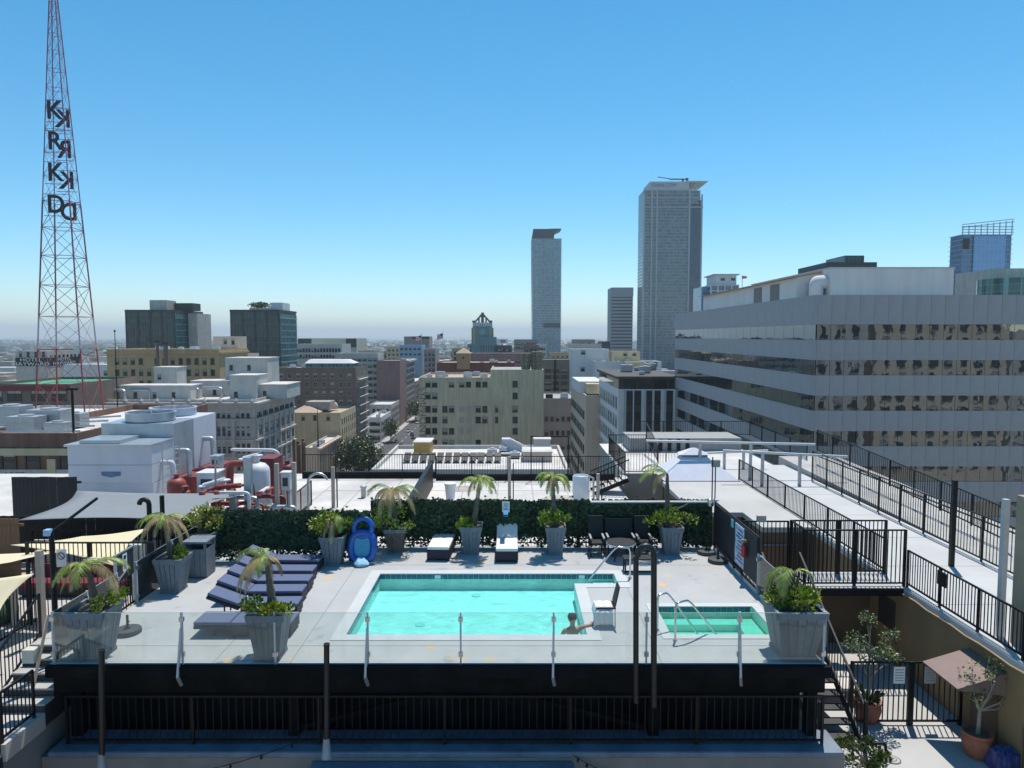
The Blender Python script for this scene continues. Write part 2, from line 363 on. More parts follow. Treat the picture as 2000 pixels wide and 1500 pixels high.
def text_obj(body, size, m, loc, rot, parent, name='lettering', ext=0.003, align='CENTER', sx=1.0, off=0.0):
    cu = bpy.data.curves.new(name, 'FONT'); cu.body = body; cu.size = size; cu.extrude = ext; cu.offset = off; cu.align_x = align; cu.align_y = 'CENTER'
    o = bpy.data.objects.new(name, cu); me = bpy.data.meshes.new_from_object(o); bpy.data.objects.remove(o); me.materials.append(m)
    o = bpy.data.objects.new(name, me); C.objects.link(o); o.parent = parent; o.location = Vector(loc) - woff(parent); o.rotation_euler = rot; o.scale = (sx, 1, 1); return o
# dark gate on the left
t = thing('pool_gate', 'dark screened self closing gate with a white sign, left of the pool', 'gate', (DX0, 17.15, 0))
MB().box(DX0 - 0.015, DX0 + 0.015, 16.78, 17.55, 0.8, 1.46).build('screen', mat('dark_screen', (0.02, 0.024, 0.03), 0.7, 0.2), t)
for y in (16.76, 17.56): MB().box(DX0 - 0.03, DX0 + 0.03, y - 0.025, y + 0.025, 0.0, 1.5).build('frame_post', GALV, t)
MB().box(DX0 - 0.02, DX0 + 0.02, 16.785, 17.535, 1.462, 1.5).build('rail', GALV, t); MB().box(DX0 - 0.02, DX0 + 0.02, 16.785, 17.535, 0.05, 0.09).build('rail', BLACK, t)
for i in range(7): piece('bar', barmesh(BLACK), t, (DX0, 16.86 + 0.1*i, 0.09), 0, (0.018, 0.018, 0.72))
MB().bar((DX0 + 0.04, 16.8, 0.86), (DX0 + 0.04, 17.3, 1.05), 0.03).build('push_bar', STEEL, t)
MB().box(DX0 + 0.017, DX0 + 0.022, 17.05, 17.25, 1.0, 1.42).build('sign', SIGNW, t)
MB().lathe((DX0 + 0.023, 17.15, 1.33), [(0.055, 0), (0.055, 0.002)], 14, 'x').build('emblem', BLACK, t)
for k in range(4): MB().box(DX0 + 0.0225, DX0 + 0.024, 17.08, 17.22, 1.05 + 0.05*k, 1.065 + 0.05*k).build('print_line', BLACK, t)
# ---------------------------------------------------------------- ivy screens
LEAFD = mat('ivy_leaf', (0.009, 0.026, 0.011), 0.5, 0.5, 4, col2=(0.018, 0.05, 0.016))
LEAFP = mat('ivy_leaf_pale', (0.05, 0.085, 0.04), 0.4, 0.4, 4)
IVYB = mat('ivy_mesh', (0.012, 0.022, 0.012), 0.8, 0.3)
def ivy(label, p, q, h, dens, thin=()):
    p, q = Vector(p), Vector(q); L = (q-p).length; d = (q-p).normalized(); nrm = Vector((d.y, -d.x, 0))
    t = thing('ivy_screen', label, 'hedge screen', p.lerp(q, 0.5))
    for i in range(int(L/2.2)+2):
        c = p.lerp(q, min(1, i*2.2/L)); MB().box(c.x-0.03, c.x+0.03, c.y+0.05, c.y+0.11, 0, h).build('post', BLACK, t)
    for z in (0.12, h*0.5, h-0.04): MB().bar(p + Vector((0, 0.08, z)), q + Vector((0, 0.08, z)), 0.03).build('rail', BLACK, t)
    MB().add([p + Vector((0, .06, .32)), q + Vector((0, .06, .32)), q + Vector((0, .06, h - .03)), p + Vector((0, .06, h - .03))], [(0, 1, 2, 3)]).build('backing_mesh', IVYB, t)
    mb = MB(); rnd = random.Random(len(label)*7)
    for _ in range(int(L*h*dens)):
        s = rnd.random()*L; z = 0.02 + rnd.random()**0.9*(h + 0.03) + (rnd.random() < .05)*rnd.random()*.12
        if z < 0.5 and rnd.random() < 0.45 - z*0.8: continue
        if math.sin(s*2.9 + 1.3*math.sin(z*4)) > 0.72 and rnd.random() < 0.5: continue
        if any(a < s < b and rnd.random() < 0.55 for a, b in thin): continue
        c = p + d*s + nrm*(rnd.random()*0.09 - 0.02) + Vector((0, 0, z)); w_ = 0.028 + rnd.random()*0.028
        a = (d*rnd.uniform(0.5, 1) + nrm*rnd.uniform(-.7, .7) + Vector((0, 0, rnd.uniform(-.6, .6)))).normalized()
        b = a.cross(nrm + Vector((0, 0, rnd.uniform(-.3, .8)))).normalized()
        mb.mi = 1 if rnd.random() < 0.12 else (2 if rnd.random() < 0.03 + 0.12*(math.sin(s*1.7 + z*2.3) > 0.8) else 0)
        mb.add([c - a*w_, c - b*w_*0.8, c + a*w_*1.2, c + b*w_*0.8], [(0, 1, 2, 3)])
    o = mb.build('ivy_leaves', [LEAFD, LEAFP, mat('ivy_leaf_brown', (0.07, 0.05, 0.025), 0.7, 0.4, 5)], t); o['kind'] = 'stuff'
    return t
ivy('dark artificial ivy screen behind the blue loungers, left section', (-9.3, 21.0, 0), (-4.3, 21.0, 0), 1.5, 1150)
ivy('dark artificial ivy screen behind the two white loungers', (-4.5, 22.4, 0), (2.1, 22.4, 0), 1.5, 1150, thin=((0.7, 1.15), (4.9, 5.3)))
ivy('dark artificial ivy screen behind the black patio chairs, right section', (2.16, 22.4, 0), (6.35, 22.4, 0), 1.5, 1150)
t = thing('roller_tube', 'long white rolled awning tube along the top of the right ivy screen', 'awning', (4.2, 22.3, 1.5))
MB().tube([(2.5, 22.28, 1.5), (6.25, 22.28, 1.5)], 0.035, 10).build('tube', mat('white_plastic', (0.75, 0.75, 0.75), 0.4, 0.04), t)
MB().lathe((6.3, 22.25, 1.38), [(0.1, 0), (0.11, 0.1), (0.09, 0.22), (0.02, 0.26)], 14).build('motor_head', STEEL, t)
MB().bar((4.9, 22.26, 1.1), (5.6, 22.26, 1.46), 0.03).build('stay', GALV, t)
t = thing('notice_sign', 'small white no diving notice hung on the ivy screen', 'sign', atY(988, 1000, 22.28))
c = atY(988, 990, 22.28)
MB().box(c.x-0.12, c.x+0.12, 22.27, 22.285, c.z-0.17, c.z+0.17).build('plate', SIGNW, t)
MB().lathe((c.x, 22.269, c.z+0.07), [(0.06, 0), (0.06, -0.002)], 16, 'y').build('ring', mat('sign_blue', (0.05, 0.2, 0.4), 0.5, 0.05), t)
MB().lathe((c.x, 22.267, c.z+0.07), [(0.045, 0), (0.045, -0.002)], 16, 'y').build('ring_field', SIGNW, t)
MB().bar((c.x-0.04, 22.264, c.z+0.11), (c.x+0.04, 22.264, c.z+0.03), 0.012, 0.003, (0, 1, 0)).build('slash', mat('sign_blue', (0, 0, 0)), t)
for k in range(2): MB().box(c.x-0.07, c.x+0.07, 21.581, 22.269, c.z-0.09-0.05*k, c.z-0.07-0.05*k).build('print_line', mat('sign_blue', (0, 0, 0)), t)
# ---------------------------------------------------------------- dark screen fence on the right of the deck
t = thing('screen_fence', 'black mesh screen fence closing the right side of the pool deck', 'fence', (DX1 - 0.05, 20, 0))
xs = DX1 - 0.05
MB().box(xs - 0.006, xs + 0.006, 18.36, 22.3, 0.22, 1.46).build('mesh_screen', mat('dark_screen', (0, 0, 0)), t)
fence(t, (xs + 0.03, 18.33, 0), (xs + 0.03, 22.35, 0), 1.5, 0.11, 1.9)
t2 = thing('rules_board', 'blue and white pool rules board on the black screen fence', 'sign', (xs, 19.7, 0.3))
BLU = mat('board_blue', (0.22, 0.36, 0.6), 0.5, 0.3, 6, col2=(0.55, 0.66, 0.8))
MB().box(xs - 0.03, xs - 0.01, 19.35, 20.1, 0.28, 1.42).build('board', BLU, t2)
for k in range(9): MB().box(xs - 0.033, xs - 0.031, 19.42, 20.02 - 0.1*(k % 3), 0.4 + 0.11*k, 0.44 + 0.11*k).build('print_line', mat('sign_navy', (0.03, 0.06, 0.16), 0.5, 0.1), t2)
MB().box(xs - 0.03, xs - 0.01, 20.3, 20.5, 1.2, 1.42).build('small_plate', mat('sign_cyan', (0.2, 0.5, 0.6), 0.5, 0.1), t2)
t2 = thing('fire_extinguisher', 'small red fire extinguisher hung beside the pool rules board', 'extinguisher', (xs - 0.1, 19.1, 0.7))
MB().lathe((xs - 0.1, 19.1, 0.72), [(0.07, 0), (0.075, 0.05), (0.075, 0.3), (0.03, 0.38), (0.03, 0.42)], 14).build('cylinder', mat('ext_red', (0.4, 0.03, 0.03), 0.4, 0.1), t2)
MB().box(xs - 0.18, xs - 0.035, 19.06, 19.14, 1.145, 1.2).build('valve', mat('brass', (0.6, 0.5, 0.25), 0.3, 0.1, metal=0.7), t2)
# ---------------------------------------------------------------- planters
PAINT = mat('planter_paint', (0.17, 0.205, 0.24), 0.75, 0.16, 6, bump=0.3, streak=0.2)
WEATH = mat('weathered_board', (0.12, 0.10, 0.085), 0.85, 0.4, 5, bump=0.3, streak=0.3)
SOIL = mat('planter_soil', (0.16, 0.13, 0.10), 0.95, 0.45, 30, bump=0.8)
def make_planter(bm_):
    t = thing('planter', 'x', 'planter')
    b, tp, h, n = 0.35, 0.5, 0.95, 5
    for s in range(4):
        ca, sa = math.cos(s*math.pi/2), math.sin(s*math.pi/2)
        def pt(x, y, z): return (x*ca - y*sa, x*sa + y*ca, z)
        for i in range(n):
            f0, f1 = -1 + 2*i/n + 0.02, -1 + 2*(i+1)/n - 0.02; j = 0.004*((i*7 + s) % 3)
            MB().hexa([pt(b*f0, -b - j, 0.06), pt(b*f1, -b - j, 0.06), pt(b*f1, -b+0.03, 0.06), pt(b*f0, -b+0.03, 0.06)],
                      [pt(tp*f0, -tp - j, h-0.13), pt(tp*f1, -tp - j, h-0.13), pt(tp*f1, -tp+0.03, h-0.13), pt(tp*f0, -tp+0.03, h-0.13)]).build('board', bm_, t)
        MB().hexa([pt(-tp-0.03, -tp-0.03, h-0.128), pt(tp+0.03, -tp-0.03, h-0.128), pt(tp-0.02, -tp+0.02, h-0.128), pt(-tp+0.02, -tp+0.02, h-0.128)],
                  [pt(-tp-0.045, -tp-0.045, h), pt(tp+0.045, -tp-0.045, h), pt(tp-0.02, -tp+0.02, h), pt(-tp+0.02, -tp+0.02, h)]).build('rim', PAINT, t)
        MB().hexa([pt(-b-0.03, -b-0.03, 0), pt(b+0.03, -b-0.03, 0), pt(b, -b+0.02, 0), pt(-b, -b+0.02, 0)], [pt(-b-0.02, -b-0.025, 0.075), pt(b+0.02, -b-0.025, 0.075), pt(b, -b+0.02, 0.075), pt(-b, -b+0.02, 0.075)]).build('plinth', PAINT, t)
    MB().hexa([(-.34, -.34, 0.1), (.34, -.34, 0.1), (.34, .34, 0.1), (-.34, .34, 0.1)], [(-.45, -.45, h-0.07), (.45, -.45, h-0.07), (.45, .45, h-0.07), (-.45, .45, h-0.07)]).build('soil', SOIL, t)
    return t
PL = [  # u, v(base front), scale, label
 (170, 1292, 0.78, 'large grey wooden planter in the front left deck corner behind glass', 1.12),
 (520, 1292, 0.72, 'grey wooden planter at the front glass, in front of the blue loungers', 1.06),
 (330, 1160, 0.68, 'grey wooden planter beside the dark gate on the left', 0.98),
 (392, 1104, 0.7, 'grey wooden planter at the left end of the ivy screen, behind the bin', 1.0),
 (648, 1106, 0.66, 'grey wooden planter left of the blue pool float', 0.92),
 (771, 1084, 0.6, 'planter of bare weathered boards right of the blue pool float', 0.85),
 (920, 1085, 0.64, 'grey wooden planter between the two white loungers', 0.95),
 (1085, 1085, 0.6, 'grey wooden planter right of the upright white lounger', 0.93),
 (1313, 1085, 0.63, 'grey wooden planter right of the black patio chairs', 0.93),
 (1562, 1291, 0.98, 'large grey wooden planter in the front right deck corner beside the hot tub', 1.12)]
protoP = make_planter(PAINT); protoW = None
planters = []
for i, (u, v, s, lab, sz) in enumerate(PL):
    g = atZ(u, v, 0)
    if i == 5: o = make_planter(WEATH)
    elif i == 0: o = protoP
    else: o = copy_tree(protoP)
    o.scale = (s, s, sz); o.location = (g.x, g.y + 0.4*s, 0); o['label'] = lab; o['group'] = 'planters round the pool'; planters.append(o)
def ptop(i): o = planters[i]; return Vector((o.location.x, o.location.y, 0.88*o.scale.z))
BARK = mat('palm_bark', (0.12, 0.10, 0.085), 0.9, 0.4, 12, bump=0.8, bscale=30)
FRG = mat('palm_green', (0.15, 0.23, 0.04), 0.5, 0.4, 3, col2=(0.25, 0.31, 0.06))
FRD = mat('palm_dry', (0.38, 0.29, 0.14), 0.7, 0.35, 3)
def palm(label, base, top, nf, flen, seed, bias=(0, 0), dry=0.35, droop=1.0, r0=0.085):
    rnd = random.Random(seed); base, top = Vector(base), Vector(top)
    t = thing('palm', label, 'palm', base, 'palms in the planters')
    mid = base.lerp(top, 0.5) + Vector((rnd.uniform(-.04, .04), rnd.uniform(-.04, .04), 0))
    pts = []; rs = []
    for i in range(13):
        f = i/12; p = base.lerp(mid, f*2) if f < .5 else mid.lerp(top, f*2-1); pts.append(p); rs.append((r0*(1.25 - 0.75*f))*(1.12 if i % 2 else 0.95))
    MB().tube(pts, rs, 10).build('trunk', BARK, t, smooth=True)
    mb = MB()
    for k in range(nf):
        az = 2*math.pi*(k + rnd.random()*0.7)/nf; d = Vector((math.cos(az) + bias[0], math.sin(az) + bias[1], 0)); 
        if d.length < 0.2: d = Vector((1, 0, 0))
        d.normalize(); L = flen*rnd.uniform(0.65, 1.1); isdry = rnd.random() < dry
        up = rnd.uniform(0.25, 1.0) if not isdry else rnd.uniform(-0.2, 0.5); mb.mi = 1 if isdry else 0
        ns = 16; ps = []
        p = Vector(top); v = (d + Vector((0, 0, up))).normalized(); g = droop*rnd.uniform(0.9, 1.5)*(1.4 if isdry else 1)
        for i in range(ns):
            ps.append(p.copy()); p = p + v*(L/ns); v = (v + Vector((0, 0, -0.14*g*(0.5+i/ns)))).normalized()
        mb.tube(ps, [0.012*(1 - 0.8*i/ns) for i in range(ns)], 4, False)
        for i in range(2, ns):
            tdir = (ps[i] - ps[i-1]).normalized(); sd = tdir.cross(Vector((0, 0, 1)))
            if sd.length < 0.05: continue
            sd.normalize(); ll = L*0.27*math.sin(math.pi*(0.12 + 0.84*i/ns))*rnd.uniform(0.8, 1.1)
            for q in range(3):
                o_ = ps[i-1].lerp(ps[i], q/3)
                for s_ in (-1, 1):
                    dv = (sd*s_*0.75 + tdir*0.75 + Vector((0, 0, rnd.uniform(-0.55, 0.0) - (0.5 if isdry else 0)))).normalized()
                    e = o_ + dv*ll*rnd.uniform(0.8, 1.1) + Vector((0, 0, -0.12*ll)); wv = tdir*0.008
                    m_ = o_.lerp(e, 0.5) + Vector((0, 0, 0.03*ll)); mb.add([o_ - wv, o_ + wv, m_ + wv*1.2, e, m_ - wv*1.2], [(0, 1, 2, 3, 4)])
    mb.build('crown', [FRG, FRD], t); return t
LYEL = mat('shrub_leaf', (0.20, 0.29, 0.02), 0.45, 0.35, 5, col2=(0.32, 0.38, 0.035))
LGRN = mat('shrub_leaf_dark', (0.06, 0.12, 0.02), 0.45, 0.35, 5)
TWIG = mat('twig', (0.2, 0.15, 0.1), 0.9, 0.3)
FLOW = mat('petal', (0.7, 0.25, 0.1), 0.5, 0.4, 10)
def shrub(label, base, size, n, seed, spread=(1, 1, 1), lean=(0, 0), leaf=0.06, dens=60, mats=None, flowers=False, group='leafy shrubs in the planters'):
    rnd = random.Random(seed); base = Vector(base); t = thing('shrub', label, 'shrub', base, group)
    mb = MB(); tw = MB()
    for k in range(n):
        az = rnd.random()*6.283; r = rnd.random()**0.6
        tip = base + Vector((math.cos(az)*r*size*spread[0] + lean[0], math.sin(az)*r*size*spread[1] + lean[1], size*spread[2]*(0.35 + 0.75*rnd.random()*(1.1 - 0.5*r))))
        m_ = base.lerp(tip, 0.5) + Vector((rnd.uniform(-.05, .05), rnd.uniform(-.05, .05), rnd.uniform(-0.02, .06)))
        tw.tube([base + Vector((rnd.uniform(-.08, .08), rnd.uniform(-.08, .08), -0.03)), m_, tip], [0.012, 0.009, 0.004], 5, False)
        cl = size*rnd.uniform(0.16, 0.28)
        for _ in range(dens):
            dv = Vector((rnd.gauss(0, 1), rnd.gauss(0, 1), rnd.gauss(0.2, 0.8))).normalized(); c = tip + dv*cl*rnd.random()**0.5
            a = (dv + Vector((0, 0, 0.5))).normalized(); b = a.cross(Vector((rnd.uniform(-1, 1), rnd.uniform(-1, 1), rnd.uniform(-1, 1)))).normalized(); s = leaf*rnd.uniform(0.6, 1.25)
            mb.mi = 0 if rnd.random() < 0.72 else 1
            if flowers and rnd.random() < 0.03: mb.mi = 2
            mb.add([c - a*s*0.2, c + b*s*0.5 + a*s*0.5, c + a*s*1.3, c - b*s*0.5 + a*s*0.5], [(0, 1, 2, 3)])
    tw.build('stems', TWIG, t); mb.build('leaves', (mats or [LYEL, LGRN]) + [FLOW], t); return t
def V3(p, dx, dy, dz): return Vector((p.x+dx, p.y+dy, p.z+dz))
p = ptop(0); palm('bent palm with browning fronds in the front left corner planter', V3(p, 0.05, 0, -.05), atY(172, 1105, p.y), 13, 1.15, 11, (-0.35, -0.1), 0.5, 1.1)
shrub('bright green shrub right of the palm in the front left corner planter', V3(p, 0.2, 0.05, -.03), 0.42, 9, 1)
p = ptop(1); palm('leaning palm with drooping fronds in front of the blue loungers', V3(p, 0.08, 0, -.05), atY(520, 1090, p.y), 9, 1.15, 12, (-0.75, 0.1), 0.45, 1.25)
shrub('flowering yellow green shrub in the planter in front of the blue loungers', V3(p, -0.05, -0.05, -.05), 0.52, 17, 2, (1, 0.7, 0.8), flowers=True)
p = ptop(2); palm('slender palm with grey fronds in the planter beside the dark gate', V3(p, -.05, 0, -.05), atY(322, 1010, p.y), 13, 1.0, 13, (0, 0), 0.5, 1.1, 0.055)
shrub('low green shrub at the foot of the slender palm beside the dark gate', V3(p, 0.2, 0, -.05), 0.32, 8, 3)
p = ptop(3); shrub('wide yellow green shrub in the planter at the left end of the ivy screen', V3(p, 0, 0, -.05), 0.85, 17, 4, (0.9, 0.5, 0.9), mats=[LYEL, FRD])
p = ptop(4); palm('small drooping palm left of the blue pool float', V3(p, 0, 0.1, -.05), atY(655, 1012, p.y), 8, 1.0, 15, (-0.4, 0), 0.4, 1.5, 0.05)
shrub('dense green shrub in the planter left of the blue pool float', V3(p, 0, 0, -.05), 0.72, 16, 5, (0.9, 0.5, 1))
p = ptop(5); palm('tall wide palm in the weathered board planter', V3(p, 0, 0.1, -.05), atY(766, 958, p.y), 13, 1.25, 16, (-0.15, 0), 0.35, 1.1)
shrub('tall green shrub spilling from the weathered board planter', V3(p, -0.2, 0, -.3), 0.95, 17, 6, (0.7, 0.5, 1.0))
p = ptop(6); palm('palm with a tufted crown between the two white loungers', V3(p, 0.05, 0.05, -.05), atY(938, 938, p.y), 15, 0.95, 17, (0.1, 0), 0.25, 1.2)
shrub('small bright shrub around the palm between the white loungers', V3(p, 0, -.05, -.05), 0.42, 9, 7, (1.1, 0.6, 0.7))
p = ptop(7); palm('palm with a round crown right of the upright white lounger', V3(p, 0.02, 0.05, -.05), atY(1080, 930, p.y), 15, 0.95, 18, (-0.1, 0), 0.3, 1.2)
shrub('green shrub around the palm right of the upright white lounger', V3(p, 0, -.05, -.05), 0.6, 13, 8, (0.9, 0.6, 0.9))
p = ptop(8); palm('tall palm with one arching frond right of the black patio chairs', V3(p, -.1, 0.05, -.05), atY(1303, 925, p.y), 5, 1.25, 19, (-1.6, 0), 0.3, 1.1)
shrub('yellow green shrub spreading from the planter right of the black chairs', V3(p, 0, -.05, -.05), 0.75, 16, 9, (1.0, 0.5, 0.75))
p = ptop(9); palm('wind bent palm with yellow fronds in the front right corner planter', V3(p, -.15, 0, -.05), atY(1550, 1118, p.y), 9, 1.05, 20, (-0.9, 0.2), 0.45, 1.7)
shrub('bright green shrub filling the front right corner planter', V3(p, 0.1, 0, -.05), 0.6, 20, 10, (1.15, 0.7, 0.75))
# bin between the left planters
g = atZ(383, 1128, 0); t = thing('litter_bin', 'grey painted slatted litter bin between the two left planters', 'bin', (g.x, g.y + 0.25, 0))
for s in range(4):
    for i in range(4):
        f = -0.3 + 0.15*i + 0.075; x_, y_ = (f, -0.31) if s == 0 else ((0.31, f) if s == 1 else ((f, 0.31) if s == 2 else (-0.31, f)))
        MB().box(g.x + x_ - (0.07 if s % 2 == 0 else 0.012), g.x + x_ + (0.07 if s % 2 == 0 else 0.012), g.y + 0.25 + y_ - (0.012 if s % 2 == 0 else 0.07), g.y + 0.25 + y_ + (0.012 if s % 2 == 0 else 0.07), 0.03, 0.82).build('slat', PAINT, t)
MB().box(g.x-0.29, g.x+0.29, g.y-0.04, g.y+0.54, 0.02, 0.8).build('liner', BLACK, t)
MB().box(g.x-0.34, g.x+0.34, g.y-0.09, g.y+0.59, 0.98, 1.04).build('lid', PAINT, t, bevel=0.01)
for sx in (-0.29, 0.29):
    for sy in (-0.04, 0.54): MB().box(g.x+sx-0.03, g.x+sx+0.03, g.y+sy-0.03, g.y+sy+0.03, 0.8, 0.98).build('corner_post', PAINT, t)
# ---------------------------------------------------------------- loungers
NAVY = mat('navy_wicker', (0.012, 0.013, 0.03), 0.6, 0.4, 30, bump=0.5, bscale=60)
CUSHB = mat('blue_grey_cushion', (0.10, 0.125, 0.215), 0.85, 0.08, 6, bump=0.2)
CUSHW = mat('white_cushion', (0.72, 0.71, 0.70), 0.85, 0.05, 6, bump=0.2)
def make_lounger(cush, name='sun_lounger'):
    """foot towards +x, 2 m long, raised back towards -x"""
    t = thing(name, 'x', 'sun lounger')
    MB().box(-0.35, 1.0, -0.34, 0.34, 0.05, 0.27).build('base', NAVY, t, bevel=0.015)
    MB().box(-0.36, 1.0, -0.33, 0.33, 0.272, 0.345).build('seat_cushion', cush, t, bevel=0.025)
    for sx in (-0.3, 0.93):
        for sy in (-0.3, 0.3): MB().box(sx-0.03, sx+0.03, sy-0.03, sy+0.03, 0, 0.05).build('foot', NAVY, t)
    return t
def back(t, cush, ang):
    c, s = math.cos(ang), math.sin(ang)
    def pr(x, z): return (-0.37 - x*c + z*s, 0.275 + x*s + z*c)
    def slab(x0, x1, z0, z1, y, m, nm):
        q = [pr(x0, z0), pr(x1, z0), pr(x1, z1), pr(x0, z1)]
        return MB().hexa([(a, -y, b) for a, b in q], [(a, y, b) for a, b in q]).build(nm, m, t, bevel=0.02)
    slab(0, 0.82, -0.09, -0.005, 0.34, NAVY, 'backrest'); slab(0.01, 0.82, 0.0, 0.075, 0.33, cush, 'back_cushion')
    MB().bar((-0.75, -0.25, 0.02), (-0.75, -0.25, 0.22 + 0.3*s), 0.03).build('prop', NAVY, t); MB().bar((-0.75, 0.25, 0.02), (-0.75, 0.25, 0.22 + 0.3*s), 0.03).build('prop', NAVY, t)
LG = [(622, 1098, 'blue grey sun lounger nearest the ivy screen, partly behind the palm'), (608, 1119, 'second blue grey lounger from the ivy screen'), (600, 1139, 'middle one of five raised blue grey loungers'), (587, 1160, 'fourth blue grey lounger from the ivy screen'), (577, 1186, 'raised blue grey lounger nearest the camera, behind the front planter')]
pr_ = make_lounger(CUSHB); back(pr_, CUSHB, R(21))
for i, (u, v, lab) in enumerate(LG):
    o = pr_ if i == 0 else copy_tree(pr_); g = atZ(u, v, 0.3)
    o.location = (g.x - 1.0, g.y + 0.34, 0); o.rotation_euler = (0, 0, R(-1.5 + i*0.8)); o['label'] = lab; o['group'] = 'blue loungers in a row'; o.scale = (1, 0.8, 1)
g = atZ(375, 1247, 0); t = make_lounger(CUSHB); back(t, CUSHB, R(0)); t.location = (g.x + 1.2, g.y + 0.38, 0); t['label'] = 'flat blue grey lounger behind the front glass, left of the planter'; t['group'] = 'blue loungers in a row'
g = atZ(858, 1098, 0); t = make_lounger(CUSHW); back(t, CUSHW, R(0)); t.location = (g.x, g.y + 1.02, 0); t.rotation_euler = (0, 0, R(-93)); t.scale = (0.92, 1, 1.25); t['label'] = 'flat white cushioned lounger left of the planter by the ivy screen'; t['group'] = 'white loungers at the ivy screen'
g = atZ(990, 1098, 0); t = make_lounger(CUSHW); back(t, CUSHW, R(37)); t.location = (g.x, g.y + 0.86, 0); t.rotation_euler = (0, 0, R(-90)); t.scale = (0.92, 1, 1.25); t['label'] = 'white cushioned lounger with its back raised under the no diving sign'; t['group'] = 'white loungers at the ivy screen'
# ---------------------------------------------------------------- inflatable float
FB = mat('float_blue', (0.02, 0.10, 0.42), 0.25, 0.15, 3); FC = mat('float_cyan', (0.06, 0.34, 0.55), 0.3, 0.15, 3)
g = atZ(706, 1102, 0); t = thing('pool_float', 'blue inflatable pool float with a headrest ring leaning on the ivy screen', 'pool float', (g.x, g.y, 0))
def leanp(x, h, d=0.0): return (g.x + x, g.y + 0.05 + h*0.2 - d, 0.02 + h)
def ring(cx, cz, rx, rz, r, n=28, pw=2.6):
    pts = []
    for i in range(n + 1):
        a = 2*math.pi*i/n; ca, sa = math.cos(a), math.sin(a)
        pts.append(leanp(cx + rx*math.copysign(abs(ca)**(2/pw), ca), cz + rz*math.copysign(abs(sa)**(2/pw), sa)))
    return pts
MB().tube(ring(0, 0.47, 0.34, 0.40, 0.1), 0.11, 10, False).build('body_ring', FB, t, smooth=True)
MB().tube(ring(0, 1.02, 0.27, 0.26, 0.1, pw=2.0), 0.085, 10, False).build('headrest_ring', FB, t, smooth=True)
q = [leanp(-.3, 0.14, .02), leanp(.3, 0.14, .02), leanp(.3, 0.8, .02), leanp(-.3, 0.8, .02)]; q2 = [(a, b+0.03, c) for a, b, c in q]
MB().hexa(q, q2).build('seat_panel', FC, t)
tw_ = MB(); rnd = random.Random(5)
tw_.lathe((g.x + 0.02, g.y - 0.12, 0.0), [(0.2, 0.0), (0.24, 0.07), (0.2, 0.16), (0.1, 0.21), (0.02, 0.22)], 14)
o = tw_.build('pool_towel', mat('towel_blue', (0.35, 0.6, 0.75), 0.9, 0.3, 12, bump=0.6), smooth=True); o.location = (0, 0, 0)
for v_ in o.data.vertices: v_.co.x += rnd.uniform(-.03, .03); v_.co.z = max(0.002, v_.co.z + rnd.uniform(-.03, .03)) if v_.co.z > 0.01 else v_.co.z
tag(o, 'crumpled pale blue towel at the foot of the pool float', 'towel')
# ---------------------------------------------------------------- black patio seats and table
DK = mat('black_wicker', (0.008, 0.009, 0.013), 0.6, 0.4, 30, bump=0.4)
def armchair(label, x, y, w_, hb):
    t = thing('patio_chair', label, 'chair', (x, y, 0), 'black patio seats by the ivy screen')
    for sx in (-1, 1):
        for sy in (-0.28, 0.28): MB().box(x + sx*(w_/2-0.03) - 0.02, x + sx*(w_/2-0.03) + 0.02, y + sy - 0.02, y + sy + 0.02, 0, 0.36).build('leg', DK, t)
        MB().box(x + sx*(w_/2-0.03) - 0.03, x + sx*(w_/2-0.03) + 0.03, y - 0.3, y + 0.24, 0.56, 0.6).build('armrest', GALV if sx else DK, t)
        MB().box(x + sx*(w_/2-0.03) - 0.02, x + sx*(w_/2-0.03) + 0.02, y - 0.3, y - 0.26, 0.36, 0.56).build('arm_post', DK, t)
    MB().box(x - w_/2, x + w_/2, y - 0.3, y + 0.3, 0.36, 0.44).build('seat', DK, t, bevel=0.01)
    MB().hexa([(x - w_/2, y + 0.25, 0.445), (x + w_/2, y + 0.25, 0.445), (x + w_/2, y + 0.31, 0.445), (x - w_/2, y + 0.31, 0.445)], [(x - w_/2, y + 0.36, hb), (x + w_/2, y + 0.36, hb), (x + w_/2, y + 0.41, hb), (x - w_/2, y + 0.41, hb)]).build('backrest', DK, t)
    return t
armchair('black patio armchair left of the small table at the ivy screen', 2.62, 21.65, 0.46, 1.12)
armchair('wide black patio bench seat behind the small white edged table', 3.36, 21.75, 0.86, 1.0)
armchair('black patio armchair right of the small table at the ivy screen', 4.08, 21.65, 0.46, 1.12)
t = thing('side_table', 'small black table with a white edged curved top before the bench seat', 'table', (3.3, 21.15, 0))
MB().lathe((3.3, 21.15, 0.48), [(0.42, 0), (0.45, 0.02), (0.45, 0.045), (0.43, 0.055)], 28).build('top', mat('white_plastic', (0, 0, 0)), t, smooth=True)
MB().lathe((3.3, 21.15, 0.536), [(0.445, 0), (0.445, 0.006)], 28).build('glass_inlay', DK, t)
for a in range(4): MB().bar((3.3 + 0.3*math.cos(a*1.57 + .78), 21.15 + 0.3*math.sin(a*1.57 + .78), 0), (3.3 + 0.25*math.cos(a*1.57+.78), 21.15 + 0.25*math.sin(a*1.57+.78), 0.48), 0.03).build('leg', DK, t)
t = thing('low_table', 'low black rectangular table in front of the patio chairs', 'table', (3.55, 20.1, 0))
MB().box(3.2, 4.15, 19.85, 20.25, 0.38, 0.42).build('top', DK, t)
for sx in (3.24, 4.11):
    for sy in (19.89, 20.21): MB().box(sx-0.02, sx+0.02, sy-0.02, sy+0.02, 0, 0.38).build('leg', DK, t)
MB().box(3.262, 4.088, 19.88, 19.9, 0.03, 0.06).build('stretcher', DK, t)
